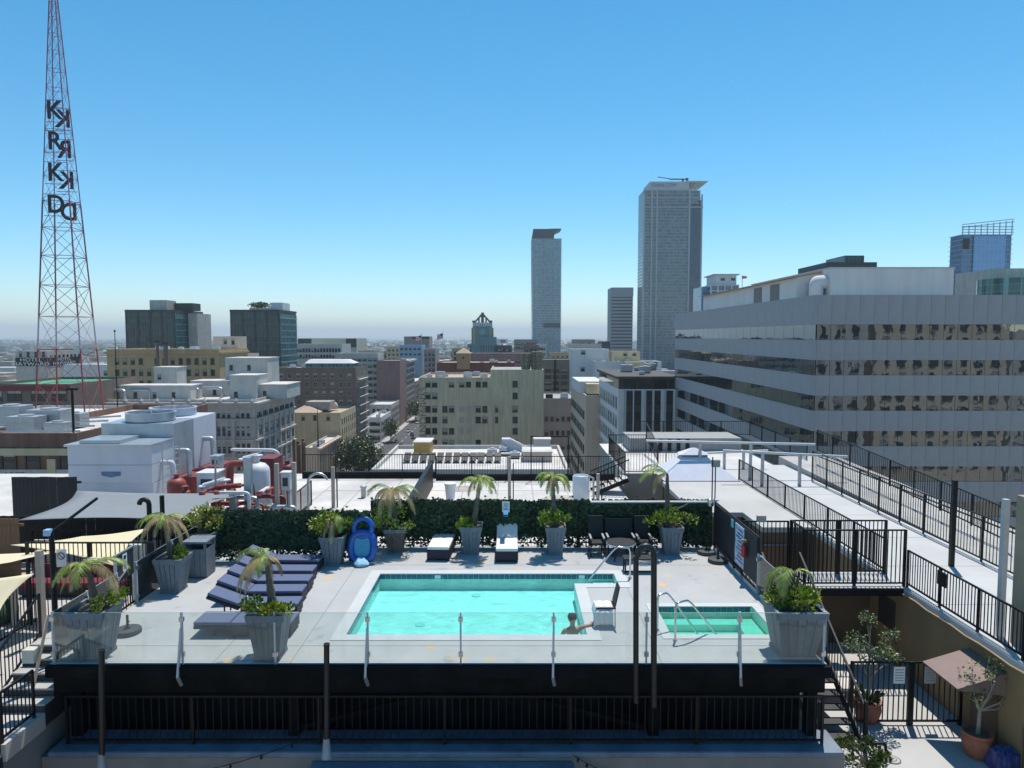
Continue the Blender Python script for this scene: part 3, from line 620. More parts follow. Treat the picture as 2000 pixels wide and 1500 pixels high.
def ubase(label, u, v, r=0.27, pole=0.3):
    g = atZ(u, v, 0); t = thing('umbrella_base', label, 'umbrella base', (g.x, g.y + r, 0), 'parasol bases on the deck')
    MB().lathe((g.x, g.y + r, 0), [(r, 0), (r, 0.08), (r*0.95, 0.105), (0.07, 0.12), (0.06, 0.16)], 24).build('disc', mat('base_grey', (0.05, 0.055, 0.06), 0.6, 0.2, 8), t, smooth=True)
    MB().tube([(g.x, g.y + r, 0.12), (g.x, g.y + r, 0.12 + pole)], 0.028, 10).build('stem', BLACK, t)
    MB().tube([(g.x, g.y + r, 0.28), (g.x + 0.06, g.y + r - 0.02, 0.28)], 0.012, 6).build('knob', BLACK, t)
ubase('round black parasol base beside the front left corner planter', 236, 1247, 0.29)
ubase('round black parasol base at the foot of the black screen fence', 1408, 1104, 0.3)
ubase('round black parasol base in the corner by the right ivy screen', 1384, 1087, 0.28)
# ---------------------------------------------------------------- handrails, chair and bather
RAIL = mat('stainless', (0.6, 0.6, 0.62), 0.18, 0.05, 10, metal=1.0)
def arc(pts, n=6):
    out = []
    for i in range(len(pts) - 2):
        a, b, c = map(Vector, pts[i:i+3])
        if i == 0: out.append(a)
        s, e = a.lerp(b, 0.8), c.lerp(b, 0.8)
        for k in range(n + 1): f = k/n; out.append(s.lerp(b, f).lerp(b.lerp(e, f), f))
    out.append(Vector(pts[-1])); return out
def rail(label, pts, r=0.024):
    t = thing('grab_rail', label, 'handrail', pts[0]); MB().tube(arc(pts), r, 10).build('tube', RAIL, t, smooth=True)
    for q in (pts[0], pts[-1]):
        MB().lathe((q[0], q[1], q[2]), [(0.05, 0), (0.05, 0.02), (0.03, 0.03)], 12).build('flange', RAIL, t)
rail('stainless pool grab rail sloping down into the step corner', [(3.3, 19.45, 0.014), (3.3, 19.45, 0.86), (2.9, 19.45, 0.9), (2.0, 19.4, -0.2), (1.98, 19.4, -0.48)])
rail('stainless hot tub rail on the left, nearer the pool', [(3.35, 15.95, 0.0), (3.35, 15.95, 0.82), (3.6, 16.05, 0.84), (4.35, 16.2, -0.2), (4.4, 16.2, PD + 0.01)])
rail('stainless hot tub rail standing in front of the hot tub edge', [(3.62, 15.35, 0.0), (3.62, 15.35, 0.86), (3.95, 15.5, 0.88), (4.75, 15.9, -0.15), (4.8, 15.95, PD + 0.01)])
cx_, cy_ = 2.18, 16.3
t = thing('poolside_chair', 'dark metal chair draped with a white towel at the pool edge', 'chair', (cx_, cy_, 0))
for sx in (-0.22, 0.22):
    for sy in (-0.22, 0.22): MB().tube([(cx_ + sx, cy_ + sy, 0), (cx_ + sx*0.95, cy_ + sy*0.95, 0.44)], 0.014, 8).build('leg', GALV, t)
MB().box(cx_ - 0.23, cx_ + 0.23, cy_ - 0.23, cy_ + 0.23, 0.44, 0.47).build('seat', DK, t)
MB().hexa([(cx_+0.2, cy_-0.23, 0.5), (cx_+0.23, cy_-0.23, 0.5), (cx_+0.23, cy_+0.23, 0.5), (cx_+0.2, cy_+0.23, 0.5)], [(cx_+0.3, cy_-0.2, 0.95), (cx_+0.33, cy_-0.2, 0.95), (cx_+0.33, cy_+0.2, 0.95), (cx_+0.3, cy_+0.2, 0.95)]).build('backrest', DK, t, bevel=0.01)
TOW = mat('white_towel', (0.74, 0.74, 0.73), 0.95, 0.05, 20, bump=0.6, bscale=60)
mb = MB(); n = 14
def towel_pt(i, j):      # over the seat, hanging at the front and the left
    x = -0.30 + 0.46*i/n; y = -0.30 + 0.5*j/n; z = 0.485 + 0.008*math.sin(i*1.3)*math.cos(j*0.9)
    if j < 4: z -= (4 - j)*0.095; y = -0.255 - 0.012*(4-j) + 0.012*math.sin(i*1.7)
    if i < 2: z -= (2 - i)*0.1; x = -0.25 - 0.02*(2 - i)
    return (cx_ + x, cy_ + y, z)
mb.add([towel_pt(i, j) for i in range(n+1) for j in range(n+1)], [(i*(n+1)+j, (i+1)*(n+1)+j, (i+1)*(n+1)+j+1, i*(n+1)+j+1) for i in range(n) for j in range(n)])
o = mb.build('bath_towel', TOW, smooth=True); tag(o, 'white towel hanging over the seat of the poolside chair', 'towel'); m_ = o.modifiers.new('s', 'SOLIDIFY'); m_.thickness = 0.012
SKIN = mat('skin', (0.42, 0.22, 0.15), 0.55, 0.08, 8); HAIR = mat('dark_hair', (0.012, 0.010, 0.009), 0.6, 0.3, 40, bump=0.5)
def person(loc):
    t = thing('person', 'dark haired bather bare shouldered in the pool corner below the chair', 'person', loc)
    J = {'pel': (0, 0, -0.42), 'bel': (0, 0, -0.22), 'che': (0, 0.01, 0.0), 'nk': (0, 0.0, 0.2), 'hd0': (0, 0.0, 0.27), 'hd': (0, -0.01, 0.36), 'ht': (0, 0.0, 0.44),
         'ls': (-0.18, 0, 0.11), 'le': (-0.27, 0.06, -0.14), 'lh': (-0.12, 0.22, -0.2), 'rs': (0.18, 0, 0.11), 're': (0.3, -0.05, 0.15), 'rh': (0.5, -0.02, 0.17), 'rf': (0.58, 0.0, 0.165),
         'lk': (-0.1, 0.0, -0.46), 'rk': (0.1, 0.0, -0.46)}
    E = [('pel', 'bel'), ('bel', 'che'), ('che', 'nk'), ('nk', 'hd0'), ('hd0', 'hd'), ('hd', 'ht'), ('che', 'ls'), ('ls', 'le'), ('le', 'lh'), ('che', 'rs'), ('rs', 're'), ('re', 'rh'), ('rh', 'rf'), ('pel', 'lk'), ('pel', 'rk')]
    RD = dict(pel=.15, bel=.13, che=.14, nk=.055, hd0=.07, hd=.095, ht=.06, ls=.065, le=.045, lh=.03, rs=.065, re=.045, rh=.032, rf=.025, lk=.08, rk=.08)
    ks = list(J); me = bpy.data.meshes.new('body'); me.from_pydata([J[k] for k in ks], [(ks.index(a), ks.index(b)) for a, b in E], []); me.materials.append(SKIN)
    o = bpy.data.objects.new('body', me); C.objects.link(o); o.parent = t
    sk = o.modifiers.new('skin', 'SKIN')
    for k, v_ in zip(ks, me.skin_vertices[0].data): v_.radius = (RD[k], RD[k]*(0.72 if k in ('pel', 'bel', 'che') else 1.0)); v_.use_root = (k == 'pel')
    o.modifiers.new('sub', 'SUBSURF').levels = 2; o.modifiers['sub'].render_levels = 2; sk.use_smooth_shade = True
    h = MB(); h.lathe((0, 0.015, 0.33), [(0.085, -0.03), (0.108, 0.03), (0.108, 0.08), (0.085, 0.125), (0.04, 0.15), (0.005, 0.155)], 16); ob = h.build('hair', HAIR, smooth=True); ob.parent = t
    f = MB(); f.add([(-0.015, -0.105, 0.35), (0.015, -0.105, 0.35), (0, -0.135, 0.345), (0, -0.1, 0.39)], [(0, 1, 2), (0, 2, 3), (1, 3, 2)]); ob = f.build('nose', SKIN); ob.parent = t
    for s in (-1, 1):
        e = MB(); e.lathe((s*0.036, -0.093, 0.375), [(0.001, -0.008), (0.011, 0), (0.001, 0.008)], 8, 'y'); ob = e.build('eye', HAIR); ob.parent = t
        e = MB(); e.lathe((s*0.1, 0, 0.355), [(0.005, -0.012), (0.025, 0), (0.005, 0.012)], 8, 'x'); ob = e.build('ear', SKIN); ob.parent = t
    return t
pe = person((1.4, 16.05, -0.12)); pe.rotation_euler = (0, 0, R(15))
# tall black vent pipes in front
def pipe(label, u, vt, vb, Y, r, hook=False, cap=None, base=None):
    a, b = atY(u, vb, Y), atY(u, vt, Y); t = thing('vent_pipe', label, 'vent pipe', a)
    if hook:
        pts = [a, b] + [b + Vector((-0.16 + 0.16*math.cos(k*math.pi/8), 0, 0.16*math.sin(k*math.pi/8))) for k in range(1, 9)] + [b + Vector((-0.32, 0, -0.05))]
    else: pts = [a, b]
    PM = mat('black_pipe', (0.014, 0.016, 0.02), 0.4, 0.4, 3)
    MB().tube(pts, r, 14, not hook).build('tube', PM, t, smooth=True)
    MB().lathe((b.x, b.y, b.z - 0.05), [(r, 0), (r*1.12, 0.005), (r*1.12, 0.06), (r*0.7, 0.062), (r*0.7, 0.04)], 14).build('collar', PM, t)
    if base: MB().lathe(a, [(r*1.9, -0.1), (r*1.5, 0.05), (r*1.15, 0.28), (r*1.1, 0.3)], 14).build('flashing', mat('grey_flashing', (0.3, 0.32, 0.35), 0.6, 0.15), t, smooth=True)
    return t
pipe('straight black vent pipe standing left of the hooked one', 1242, 1088, 1372, 13.85, 0.055)
pipe('black vent pipe with a hooked top rising before the hot tub', 1277, 1082, 1380, 13.8, 0.06, True)
pipe('short black vent pipe before the long glass, left of centre', 638, 1258, 1470, 13.6, 0.055, base=True)
pipe('black vent pipe before the front left corner planter', 199, 1270, 1500, 13.5, 0.055, base=True)
# ================================================================ RIGHT SIDE: terrace, gate, ochre wall, walkway
OCH = mat('ochre_wall', (0.30, 0.20, 0.10), 0.85, 0.12, 0.7, streak=0.15, bump=0.15)
BRN = mat('brown_wall', (0.16, 0.105, 0.065), 0.85, 0.15, 0.8, streak=0.15)
SLABM = mat('slab_coating', (0.43, 0.42, 0.40), 0.85, 0.12, 0.35, bump=0.2, streak=0.0)
WALKM = mat('walkway_coating', (0.47, 0.47, 0.465), 0.8, 0.08, 0.5, bump=0.15)
struct('right_terrace', MB().add([(DX1 + 0.3, 9, LZ), (10.62, 9, LZ), (10.62, 24.3, LZ), (DX1 - 0.1, 24.3, LZ), (DX1 - 0.1, 14.2, LZ), (DX1 + 0.3, 14.2, LZ)], [(0, 1, 2, 3, 4, 5)]), TERR, up=True)
hw = tag(MB().box(10.62, 10.9, 8, 24.4, LZ - 3, -0.16).build('ochre_wall', OCH), 'ochre stucco wall below the walkway on the right', 'wall')
MB().box(10.6, 10.618, 15.0, 15.9, LZ, -0.6).build('door', mat('brown_door', (0.13, 0.08, 0.05), 0.7, 0.1), hw)
MB().box(10.612, 10.62, 19.2, 20.1, -1.45, -0.6).build('shutter', mat('dark_vent', (0.04, 0.03, 0.025), 0.8, 0.2), hw)
MB().tube([(10.59, 13.6, -1.0), (10.59, 14.2, -1.35), (10.59, 14.2, LZ)], 0.02, 6).build('conduit', BRN, hw)
tag(MB().box(DX1 + 0.06, 10.618, 20.6, 20.75, LZ, -0.25).build('rear_wall', BRN), 'dark brown rear wall under the metal landing', 'wall')
walk = struct('walkway', MB().box(10.5, 14.3, 8, 37, -0.15, 0.0), WALKM)
for y in (14.5, 17.5, 20.5, 23.5, 26.5, 30.0): MB().box(10.7, 14.2, y, y + 0.015, 0.0, 0.003).build('joint', jm, walk)
t = thing('cable_run', 'pale cable pinned along the edge below the near walkway railing', 'cable', (10.48, 15, -0.1))
MB().tube([(10.47, 11 + 0.5*i, -0.1 - 0.05*abs(math.sin(i*1.1))) for i in range(19)], 0.02, 6).build('cable', mat('tan_cable', (0.4, 0.3, 0.18), 0.7, 0.1), t)
t = thing('walkway_railing', 'black picket railing on the near side of the long walkway', 'railing', (10.66, 22, 0))
fence(t, (10.66, 11.5, 0), (10.66, 18.75, 0), 1.02, 0.115, 1.55, zgap=0.1); fence(t, (10.66, 19.9, 0), (10.66, 33.0, 0), 1.0, 0.13, 1.9, zgap=0.1)
for y in (17.0,): MB().box(10.6, 10.63, y, y + 0.35, 0.6, 0.95).build('plate', BLACK, t)
t = thing('walkway_railing', 'tall black picket railing on the far side of the long walkway', 'railing', (14.1, 24, 0))
fence(t, (14.1, 13.4, 0), (14.1, 33.0, 0), 1.4, 0.15, 1.55, zgap=0.1, midrail=True)
t = thing('upper_railing', 'second black railing of a ramp beyond the walkway', 'railing', (15.6, 26, 0))
fence(t, (15.6, 22.0, 0.25), (15.6, 36.0, 0.9), 1.1, 0.15, 1.75)
t = thing('upper_railing', 'short black railing section behind the pale post on the right', 'railing', (15.6, 16, 0))
fence(t, (15.3, 15.2, 0.1), (15.3, 17.4, 0.2), 1.3, 0.13, 1.1)
struct('ramp', MB().hexa([(14.4, 8, -0.6), (17.5, 8, -0.6), (17.5, 38, -0.6), (14.4, 38, -0.6)], [(14.4, 8, -0.3), (17.5, 8, -0.3), (17.5, 38, 0.3), (14.4, 38, 0.3)]), CONC)
for (u, vt, Y, x, lab) in ((1965, 975, 15.6, None, 'pale square post beside the far walkway railing'), (1865, 938, 20.5, None, 'dark slim post beyond the far walkway railing')):
    a = atY(u, vt, Y); MBm = MB().box(a.x - 0.06, a.x + 0.06, Y - 0.06, Y + 0.06, -0.28, a.z).build('pole', POSTM if u > 1900 else BLACK); tag(MBm, lab, 'post')
tag(MB().box(11.02, 11.6, 14.9, 15.3, -0.0, 3.3).build('stucco_pier', mat('pier_stucco', (0.36, 0.28, 0.2), 0.85, 0.1, 1)), 'tall tan stucco pier at the right edge of the picture', 'pier')
# gate
t = thing('terrace_gate', 'black double picket gate across the lower terrace with two notices', 'gate', (9.2, 16.1, LZ))
fence(t, (7.95, 16.1, LZ), (9.3, 16.1, LZ), 1.53, 0.125, 1.35, bw=0.022, pw=0.07, zgap=0.1); fence(t, (9.36, 16.1, LZ), (10.5, 16.1, LZ), 1.53, 0.125, 1.14, bw=0.022, pw=0.07, zgap=0.1)
for x0, m_ in ((8.9, SIGNW), (9.62, mat('sign_grey', (0.4, 0.4, 0.4), 0.6, 0.1))):
    s_ = MB().box(x0, x0 + 0.26, 16.06, 16.075, LZ + 1.02, LZ + 1.42).build('notice', m_, t)
    for k in range(5): MB().box(x0 + 0.03, x0 + 0.23, 16.056, 16.059, LZ + 1.08 + 0.065*k, LZ + 1.10 + 0.065*k).build('print_line', mat('print_grey', (0.25, 0.25, 0.27), 0.6, 0.1), s_)
# awning
aw = thing('door_awning', 'brown sheet metal awning over the side door in the ochre wall', 'awning', (10.2, 15.5, -0.6))
AWM = mat('awning_brown', (0.22, 0.15, 0.13), 0.6, 0.08, 3)
MB().hexa([(9.55, 14.75, -0.83), (10.61, 14.75, -0.5), (10.61, 16.05, -0.5), (9.55, 16.05, -0.83)], [(9.55, 14.75, -0.79), (10.61, 14.75, -0.46), (10.61, 16.05, -0.46), (9.55, 16.05, -0.79)]).build('sheet', AWM, aw)
MB().add([(9.58, 14.76, -0.84), (10.6, 14.76, -0.51), (10.6, 14.76, -0.95)], [(0, 1, 2)]).build('side_panel', AWM, aw)
# staircase beside the deck
ST = mat('stair_steel', (0.03, 0.03, 0.034), 0.6, 0.3, 3)
t = thing('metal_staircase', 'black metal staircase going down from the landing beside the deck', 'staircase', (7.2, 17, LZ))
n = 12
for i in range(n):
    y = 18.7 - 0.29*(i+1); z = -(i+1)*(-LZ/(n+1)); MB().box(6.75, 7.7, y, y + 0.28, z - 0.04, z).build('tread', ST, t)
for x in (6.72, 7.73):
    MB().bar((x, 18.75, -0.12), (x, 15.1, LZ + 0.1), 0.04, 0.22).build('stringer', ST, t); MB().bar((x, 18.75, 0.95), (x, 15.0, LZ + 0.98), 0.045).build('handrail', ST, t)
    for i in range(26): f = i/25; piece('bar', barmesh(BLACK), t, (x, 18.75 - 3.7*f, -0.05 + (LZ + 0.1)*f), 0, (0.018, 0.018, 1.0))
    MB().box(x - 0.035, x + 0.035, 14.96, 15.03, LZ, LZ + 1.15).build('newel', BLACK, t)
# landing cage
t = thing('landing_cage', 'black picket cage round the metal landing between deck and walkway', 'railing', (9.2, 19.3, 0))
fence(t, (7.93, 18.85, 0), (10.62, 18.85, 0), 1.55, 0.115, 1.34, bw=0.022, pw=0.065); fence(t, (7.93, 19.85, 0), (10.62, 19.85, 0), 1.55, 0.115, 1.34, bw=0.022, pw=0.065)
fence(t, (7.93, 18.85, 0), (7.93, 19.85, 0), 1.55, 0.115, 1.0, bw=0.022, pw=0.065)
fence(t, (DX1 + 0.1, 19.95, 0), (7.88, 19.95, 0), 1.5, 0.115, 1.4, bw=0.022)
MB().box(6.6, 10.5, 18.7, 20.0, -0.1, -0.004).build('platform', mat('landing_sheet', (0.4, 0.4, 0.4), 0.6, 0.12, 2), t); MB().box(6.6, 10.5, 18.62, 18.7, -0.2, -0.004).build('edge_beam', BLACK, t)
MB().box(6.95, 7.2, 19.8, 19.9, 1.5, 1.68).build('exit_light_box', mat('pale_red_box', (0.5, 0.4, 0.38), 0.5, 0.2), t)
# room block with pale slab roof
SL = -0.0
rb = thing('roof_room', 'brown walled roof room with a pale flat slab roof', 'building', (9, 27, -1))
poly = [(8.74, 24.4), (10.6, 24.4), (10.6, 32.2), (6.9, 32.2), (6.9, 26.5), (8.74, 26.5)]
MB().prism(poly, -0.08, 0.1).build('roof_slab', SLABM, rb)
for a, b in zip(poly, poly[1:] + poly[:1]):
    d = (Vector(b) - Vector(a)).normalized(); nn = Vector((-d.y, d.x)) * 0.05
    MB().add([(a[0]+nn.x, a[1]+nn.y, -2.4), (b[0]+nn.x, b[1]+nn.y, -2.4), (b[0]+nn.x, b[1]+nn.y, -0.081), (a[0]+nn.x, a[1]+nn.y, -0.081)], [(0, 1, 2, 3)]).build('wall', BRN, rb)
MB().box(8.8, 10.0, 24.395, 24.44, -0.55, -0.5).build('pipe', LEDGE, rb)
# air conditioner, pots, blue tarp
t = thing('air_conditioner', 'white outdoor air conditioner unit below the landing', 'air conditioner', (7.9, 17.6, LZ))
a0 = atZ(1632, 1262, LZ + 0.6); WPL = mat('white_plastic', (0, 0, 0))
MB().box(7.75, 8.5, 18.6, 18.95, LZ + 0.75, LZ + 1.45).build('case', WPL, t, bevel=0.02); MB().lathe((8.0, 18.59, LZ + 1.1), [(0.26, 0), (0.26, -0.01), (0.22, -0.012)], 20, 'y').build('fan_grille', BLACK, t)
MB().box(7.8, 8.45, 18.62, 18.93, LZ, LZ + 0.749).build('stand', GALV, t)
tag(MB().box(7.6, 8.7, 17.0, 18.4, LZ + 0.35, LZ + 0.42).build('cover_sheet', ROOFW), 'white flat cover sheet on the terrace behind the gate', 'panel')
TERRA = mat('terracotta', (0.32, 0.11, 0.06), 0.75, 0.2, 4, bump=0.15)
LT = mat('tree_leaf', (0.05, 0.085, 0.015), 0.45, 0.4, 4, col2=(0.12, 0.15, 0.03)); LT2 = mat('tree_leaf_dark', (0.03, 0.06, 0.012), 0.45, 0.4, 4)
GBARK = mat('grey_bark', (0.30, 0.27, 0.23), 0.85, 0.25, 10, bump=0.4)
def pot(label, u, v, r, h, z):
    g = atZ(u, v, z); g.y += r; t = thing('terracotta_pot', label, 'plant pot', (g.x, g.y, z), 'terracotta pots on the lower terrace')
    MB().lathe((g.x, g.y, z), [(r*0.68, 0), (r*0.85, h*0.2), (r, h*0.55), (r*0.97, h*0.8), (r*0.9, h*0.86), (r*1.02, h*0.9), (r*1.02, h), (r*0.86, h), (r*0.84, h*0.85)], 28).build('pot', TERRA, t, smooth=True)
    MB().lathe((g.x, g.y, z + h*0.82), [(r*0.86, 0), (r*0.86, 0.03), (0.02, 0.05)], 20).build('soil', SOIL, t); return Vector((g.x, g.y, z + h*0.86))
def tree(label, b, tips, seed, leaf=0.05, dens=70, cl=0.16):
    rnd = random.Random(seed); t = thing('potted_tree', label, 'tree', b, 'small trees in terracotta pots'); tr = MB(); mb = MB()
    fork = b + Vector((0.03, 0, 0.55)); tr.tube([b - Vector((0, 0, 0.1)), b + Vector((0.02, 0, 0.25)), fork], [0.05, 0.04, 0.035], 8)
    for tp in tips:
        tp = Vector(tp); m_ = fork.lerp(tp, 0.5) + Vector((rnd.uniform(-.08, .08), rnd.uniform(-.08, .08), -0.05)); tr.tube([fork, m_, tp], [0.026, 0.018, 0.008], 6, False)
        for k in range(3):
            e = tp + Vector((rnd.uniform(-.2, .2), rnd.uniform(-.2, .2), rnd.uniform(-.05, .2))); tr.tube([m_.lerp(tp, 0.5), e], [0.012, 0.004], 5, False)
            for _ in range(dens):
                dv = Vector((rnd.gauss(0, 1), rnd.gauss(0, 1), rnd.gauss(0, .7))).normalized(); c = e + dv*cl*rnd.random()**0.5; a = dv; bb = a.cross(Vector((rnd.uniform(-1, 1), rnd.uniform(-1, 1), 1))).normalized(); s = leaf*rnd.uniform(.6, 1.2)
                mb.mi = 0 if rnd.random() < .65 else 1; mb.add([c - a*s*.2, c + bb*s*.4 + a*s*.5, c + a*s*1.2, c - bb*s*.4 + a*s*.5], [(0, 1, 2, 3)])
    tr.build('trunk', GBARK, t, smooth=True); mb.build('crown', [LT, LT2], t)
b = pot('terracotta pot with a tree and spiky aloe before the terrace gate', 1706, 1420, 0.30, 0.5, LZ)
def up(u, v, Y): return atY(u, v, Y)
tree('small leafy tree in the terracotta pot before the terrace gate', b, [up(1672, 1255, b.y), up(1700, 1222, b.y), up(1740, 1255, b.y), up(1705, 1285, b.y), up(1738, 1290, b.y), up(1680, 1272, b.y + .3), up(1720, 1270, b.y - .2)], 3)
t = thing('aloe', 'spiky green aloe at the foot of the small tree by the gate', 'plant', b); mb = MB(); rnd = random.Random(9)
for k in range(22):
    a = rnd.random()*6.283; d = Vector((math.cos(a), math.sin(a), 0)); L = rnd.uniform(.25, .42); c = b + d*0.1; s = d.cross(Vector((0, 0, 1)))*0.025; m_ = c + d*L*.4 + Vector((0, 0, L*.7)); e = c + d*L*rnd.uniform(.6, 1.1) + Vector((0, 0, L*rnd.uniform(.6, 1)))
    mb.add([c - s, c + s, m_ + s*.7, e, m_ - s*.7], [(0, 1, 2, 3, 4)])
mb.build('leaves', LT2, t)
b = pot('terracotta pot with a bare branched tree beside the ochre wall', 1925, 1492, 0.3, 0.55, LZ)
tree('sparse grey branched tree in the pot beside the ochre wall', b, [up(1895, 1320, b.y), up(1925, 1305, b.y), up(1960, 1320, b.y), up(1980, 1345, b.y), up(1905, 1365, b.y), up(1945, 1330, b.y - .2), up(1965, 1375, b.y)], 4, dens=26, cl=0.14)
g = atZ(1962, 1500, LZ); mb = MB(); n = 10; rnd = random.Random(2)
mb.add([(g.x - 0.32 + 0.64*i/n, g.y - 0.25 + 0.5*j/n, LZ + 0.36 + 0.05*math.sin(i*1.9 + j) + rnd.uniform(-.03, .03) - (0.33 if j == 0 or i == 0 or i == n else 0)) for i in range(n+1) for j in range(n+1)], [(i*(n+1)+j, (i+1)*(n+1)+j, (i+1)*(n+1)+j+1, i*(n+1)+j+1) for i in range(n) for j in range(n)])
tag(mb.build('blue_tarp', mat('tarp_blue', (0.05, 0.06, 0.2), 0.3, 0.4, 8), up=True), 'crumpled dark blue tarpaulin bundle at the bottom right corner', 'tarpaulin')
g = atZ(1743, 1484, LZ); mh = thing('manhole_cover', 'round ringed drain cover in the lower terrace floor', 'manhole cover', (g.x, g.y, LZ))
MB().lathe((g.x, g.y, LZ), [(0.17, 0.004), (0.17, 0.012)], 24).build('rim', mat('cast_iron', (0.12, 0.12, 0.12), 0.6, 0.2), mh); MB().lathe((g.x, g.y, LZ + 0.012), [(0.14, 0), (0.14, 0.004)], 24).build('plate', mat('plate_grey', (0.4, 0.4, 0.4), 0.6, 0.1), mh); MB().lathe((g.x, g.y, LZ + 0.016), [(0.09, 0), (0.09, 0.004)], 24).build('ring', MATS['cast_iron'], mh); MB().lathe((g.x, g.y, LZ + 0.02), [(0.07, 0), (0.07, 0.003)], 24).build('hub', MATS['plate_grey'], mh)
b = atZ(1690, 1500, LZ); shrub('green shrub at the bottom edge beside the staircase', (b.x, b.y + 0.1, LZ + 0.02), 0.55, 14, 21, (1, .8, .8), mats=[LT, LT2], group='ground shrubs')
t = thing('bent_pipe', 'dark bent conduit pipe beside the foot of the staircase', 'pipe', (7.9, 14.6, LZ)); MB().tube(arc([(7.5, 14.75, LZ + .35), (8.05, 14.75, LZ + 0.35), (8.05, 14.7, LZ)]), 0.035, 8).build('tube', BLACK, t)
# ================================================================ LEFT SIDE: stairs and patio
PZ = -1.0
PATIO = mat('patio_floor', (0.47, 0.44, 0.42), 0.85, 0.08, 0.5, bump=0.15)
struct('left_patio', MB().add([(-34, 14.9, PZ), (-10.75, 14.9, PZ), (-10.75, 16.0, PZ), (DX0 - 0.03, 16.0, PZ), (DX0 - 0.03, 24.4, PZ), (-34, 24.4, PZ)], [(0, 1, 2, 3, 4, 5)]), PATIO, up=True)
struct('left_lower_patio', MB().add([(-34, 10, PZ - 0.012), (-10.75, 10, PZ - 0.012), (-10.75, 14.91, PZ - 0.012), (-34, 14.91, PZ - 0.012)], [(0, 1, 2, 3)]), PATIO, up=True)
t = thing('concrete_stairs', 'concrete stairs beside the front left deck corner going down', 'stairs', (-10.2, 14.5, PZ))
for i in range(5): MB().box(-10.65, DX0 - 0.04, 15.6 - 0.3*(i+1), 15.6 - 0.3*i + 0.02, -1.25, -0.09 - 0.18*i).build('riser', ST, t); MB().box(-10.66, DX0 - 0.035, 15.58 - 0.3*(i+1), 15.6 - 0.3*i, -0.089 - 0.18*i, -0.05 - 0.18*i).build('tread', CONC, t)
MB().box(-10.65, DX0 - 0.04, 12.95, 14.1, -1.3, -0.96).build('landing', PATIO, t)
for i in range(5): MB().box(-10.9, DX0 - 0.1, 12.93 - 0.3*(i+1), 12.95 - 0.3*i, -3.2, -1.18 - 0.18*i).build('riser', ST, t); MB().box(-10.91, DX0 - 0.095, 12.91 - 0.3*(i+1), 12.93 - 0.3*i, -1.179 - 0.18*i, -1.14 - 0.18*i).build('tread', CONC, t)
MB().box(-10.65, DX0 - 0.04, 15.62, 16.4, -1.2, -0.05).build('top_landing', CONC, t)
t = thing('stair_railing', 'black picket railing on the outer side of the left stairs', 'railing', (-10.7, 14, PZ))
def sloped(t, p, q, h, k=14):
    p, q = Vector(p), Vector(q); hz = Vector((0, 0, 1))
    for z in (0.1, h): MB().bar(p + hz*z, q + hz*z, 0.04).build('rail', BLACK, t)
    for i in range(k + 1): piece('bar', barmesh(BLACK), t, p.lerp(q, i/k) + hz*(0 if i in (0, k) else 0.1), 0, (0.045, 0.045, h + .02) if i in (0, k) else (0.018, 0.018, h - 0.1))
sloped(t, (-10.7, 15.7, -0.05), (-10.7, 14.1, -0.96), 0.98); sloped(t, (-10.7, 14.05, -0.96), (-10.7, 13.0, -0.96), 0.98, 9); sloped(t, (-10.72, 12.9, -1.1), (-10.72, 11.5, -2.0), 0.98, 12)
t = thing('stair_railing', 'black picket railing on the deck side of the left stairs', 'railing', (-9.65, 13.5, PZ)); sloped(t, (-9.68, 13.9, -0.96), (-9.68, 13.0, -0.96), 0.98, 8); sloped(t, (-9.68, 12.9, -1.1), (-9.68, 11.6, -1.95), 0.98, 12)
bx = atZ(78, 1290, 0.2); tag(MB().box(-9.95, -9.7, 14.0, 14.2, 0.12, 0.4).build('junction_box', mat('cream_box', (0.55, 0.52, 0.45), 0.6, 0.08), bevel=0.01), 'cream junction box on the railing at the front left deck corner', 'box')
t = thing('patio_fence', 'tall black picket fence between the left patio and the pool gate', 'fence', (-11, 18.6, PZ))
fence(t, (-13.0, 18.7, PZ), (DX0 - 0.1, 18.7, PZ), 2.25, 0.125, 1.7, pw=0.07)
fence(t, (-12.95, 18.65, PZ), (-12.95, 15.4, PZ), 1.3, 0.125, 1.7, pw=0.07)
a = atY(120, 1090, 18.62); sg = thing('round_sign', 'white sign with a black ring symbol on the patio fence', 'sign', a)
MB().box(a.x - 0.13, a.x + 0.13, 18.61, 18.63, a.z - 0.24, a.z + 0.24).build('plate', SIGNW, sg); MB().lathe((a.x, 18.608, a.z + 0.06), [(0.1, 0), (0.1, -0.003)], 18, 'y').build('ring', BLACK, sg); MB().lathe((a.x, 18.604, a.z + 0.06), [(0.075, 0), (0.075, -0.003)], 18, 'y').build('field', SIGNW, sg); MB().bar((a.x - .05, 18.6, a.z + .11), (a.x + .05, 18.6, a.z + .01), 0.02, 0.004, (0, 1, 0)).build('slash', BLACK, sg)
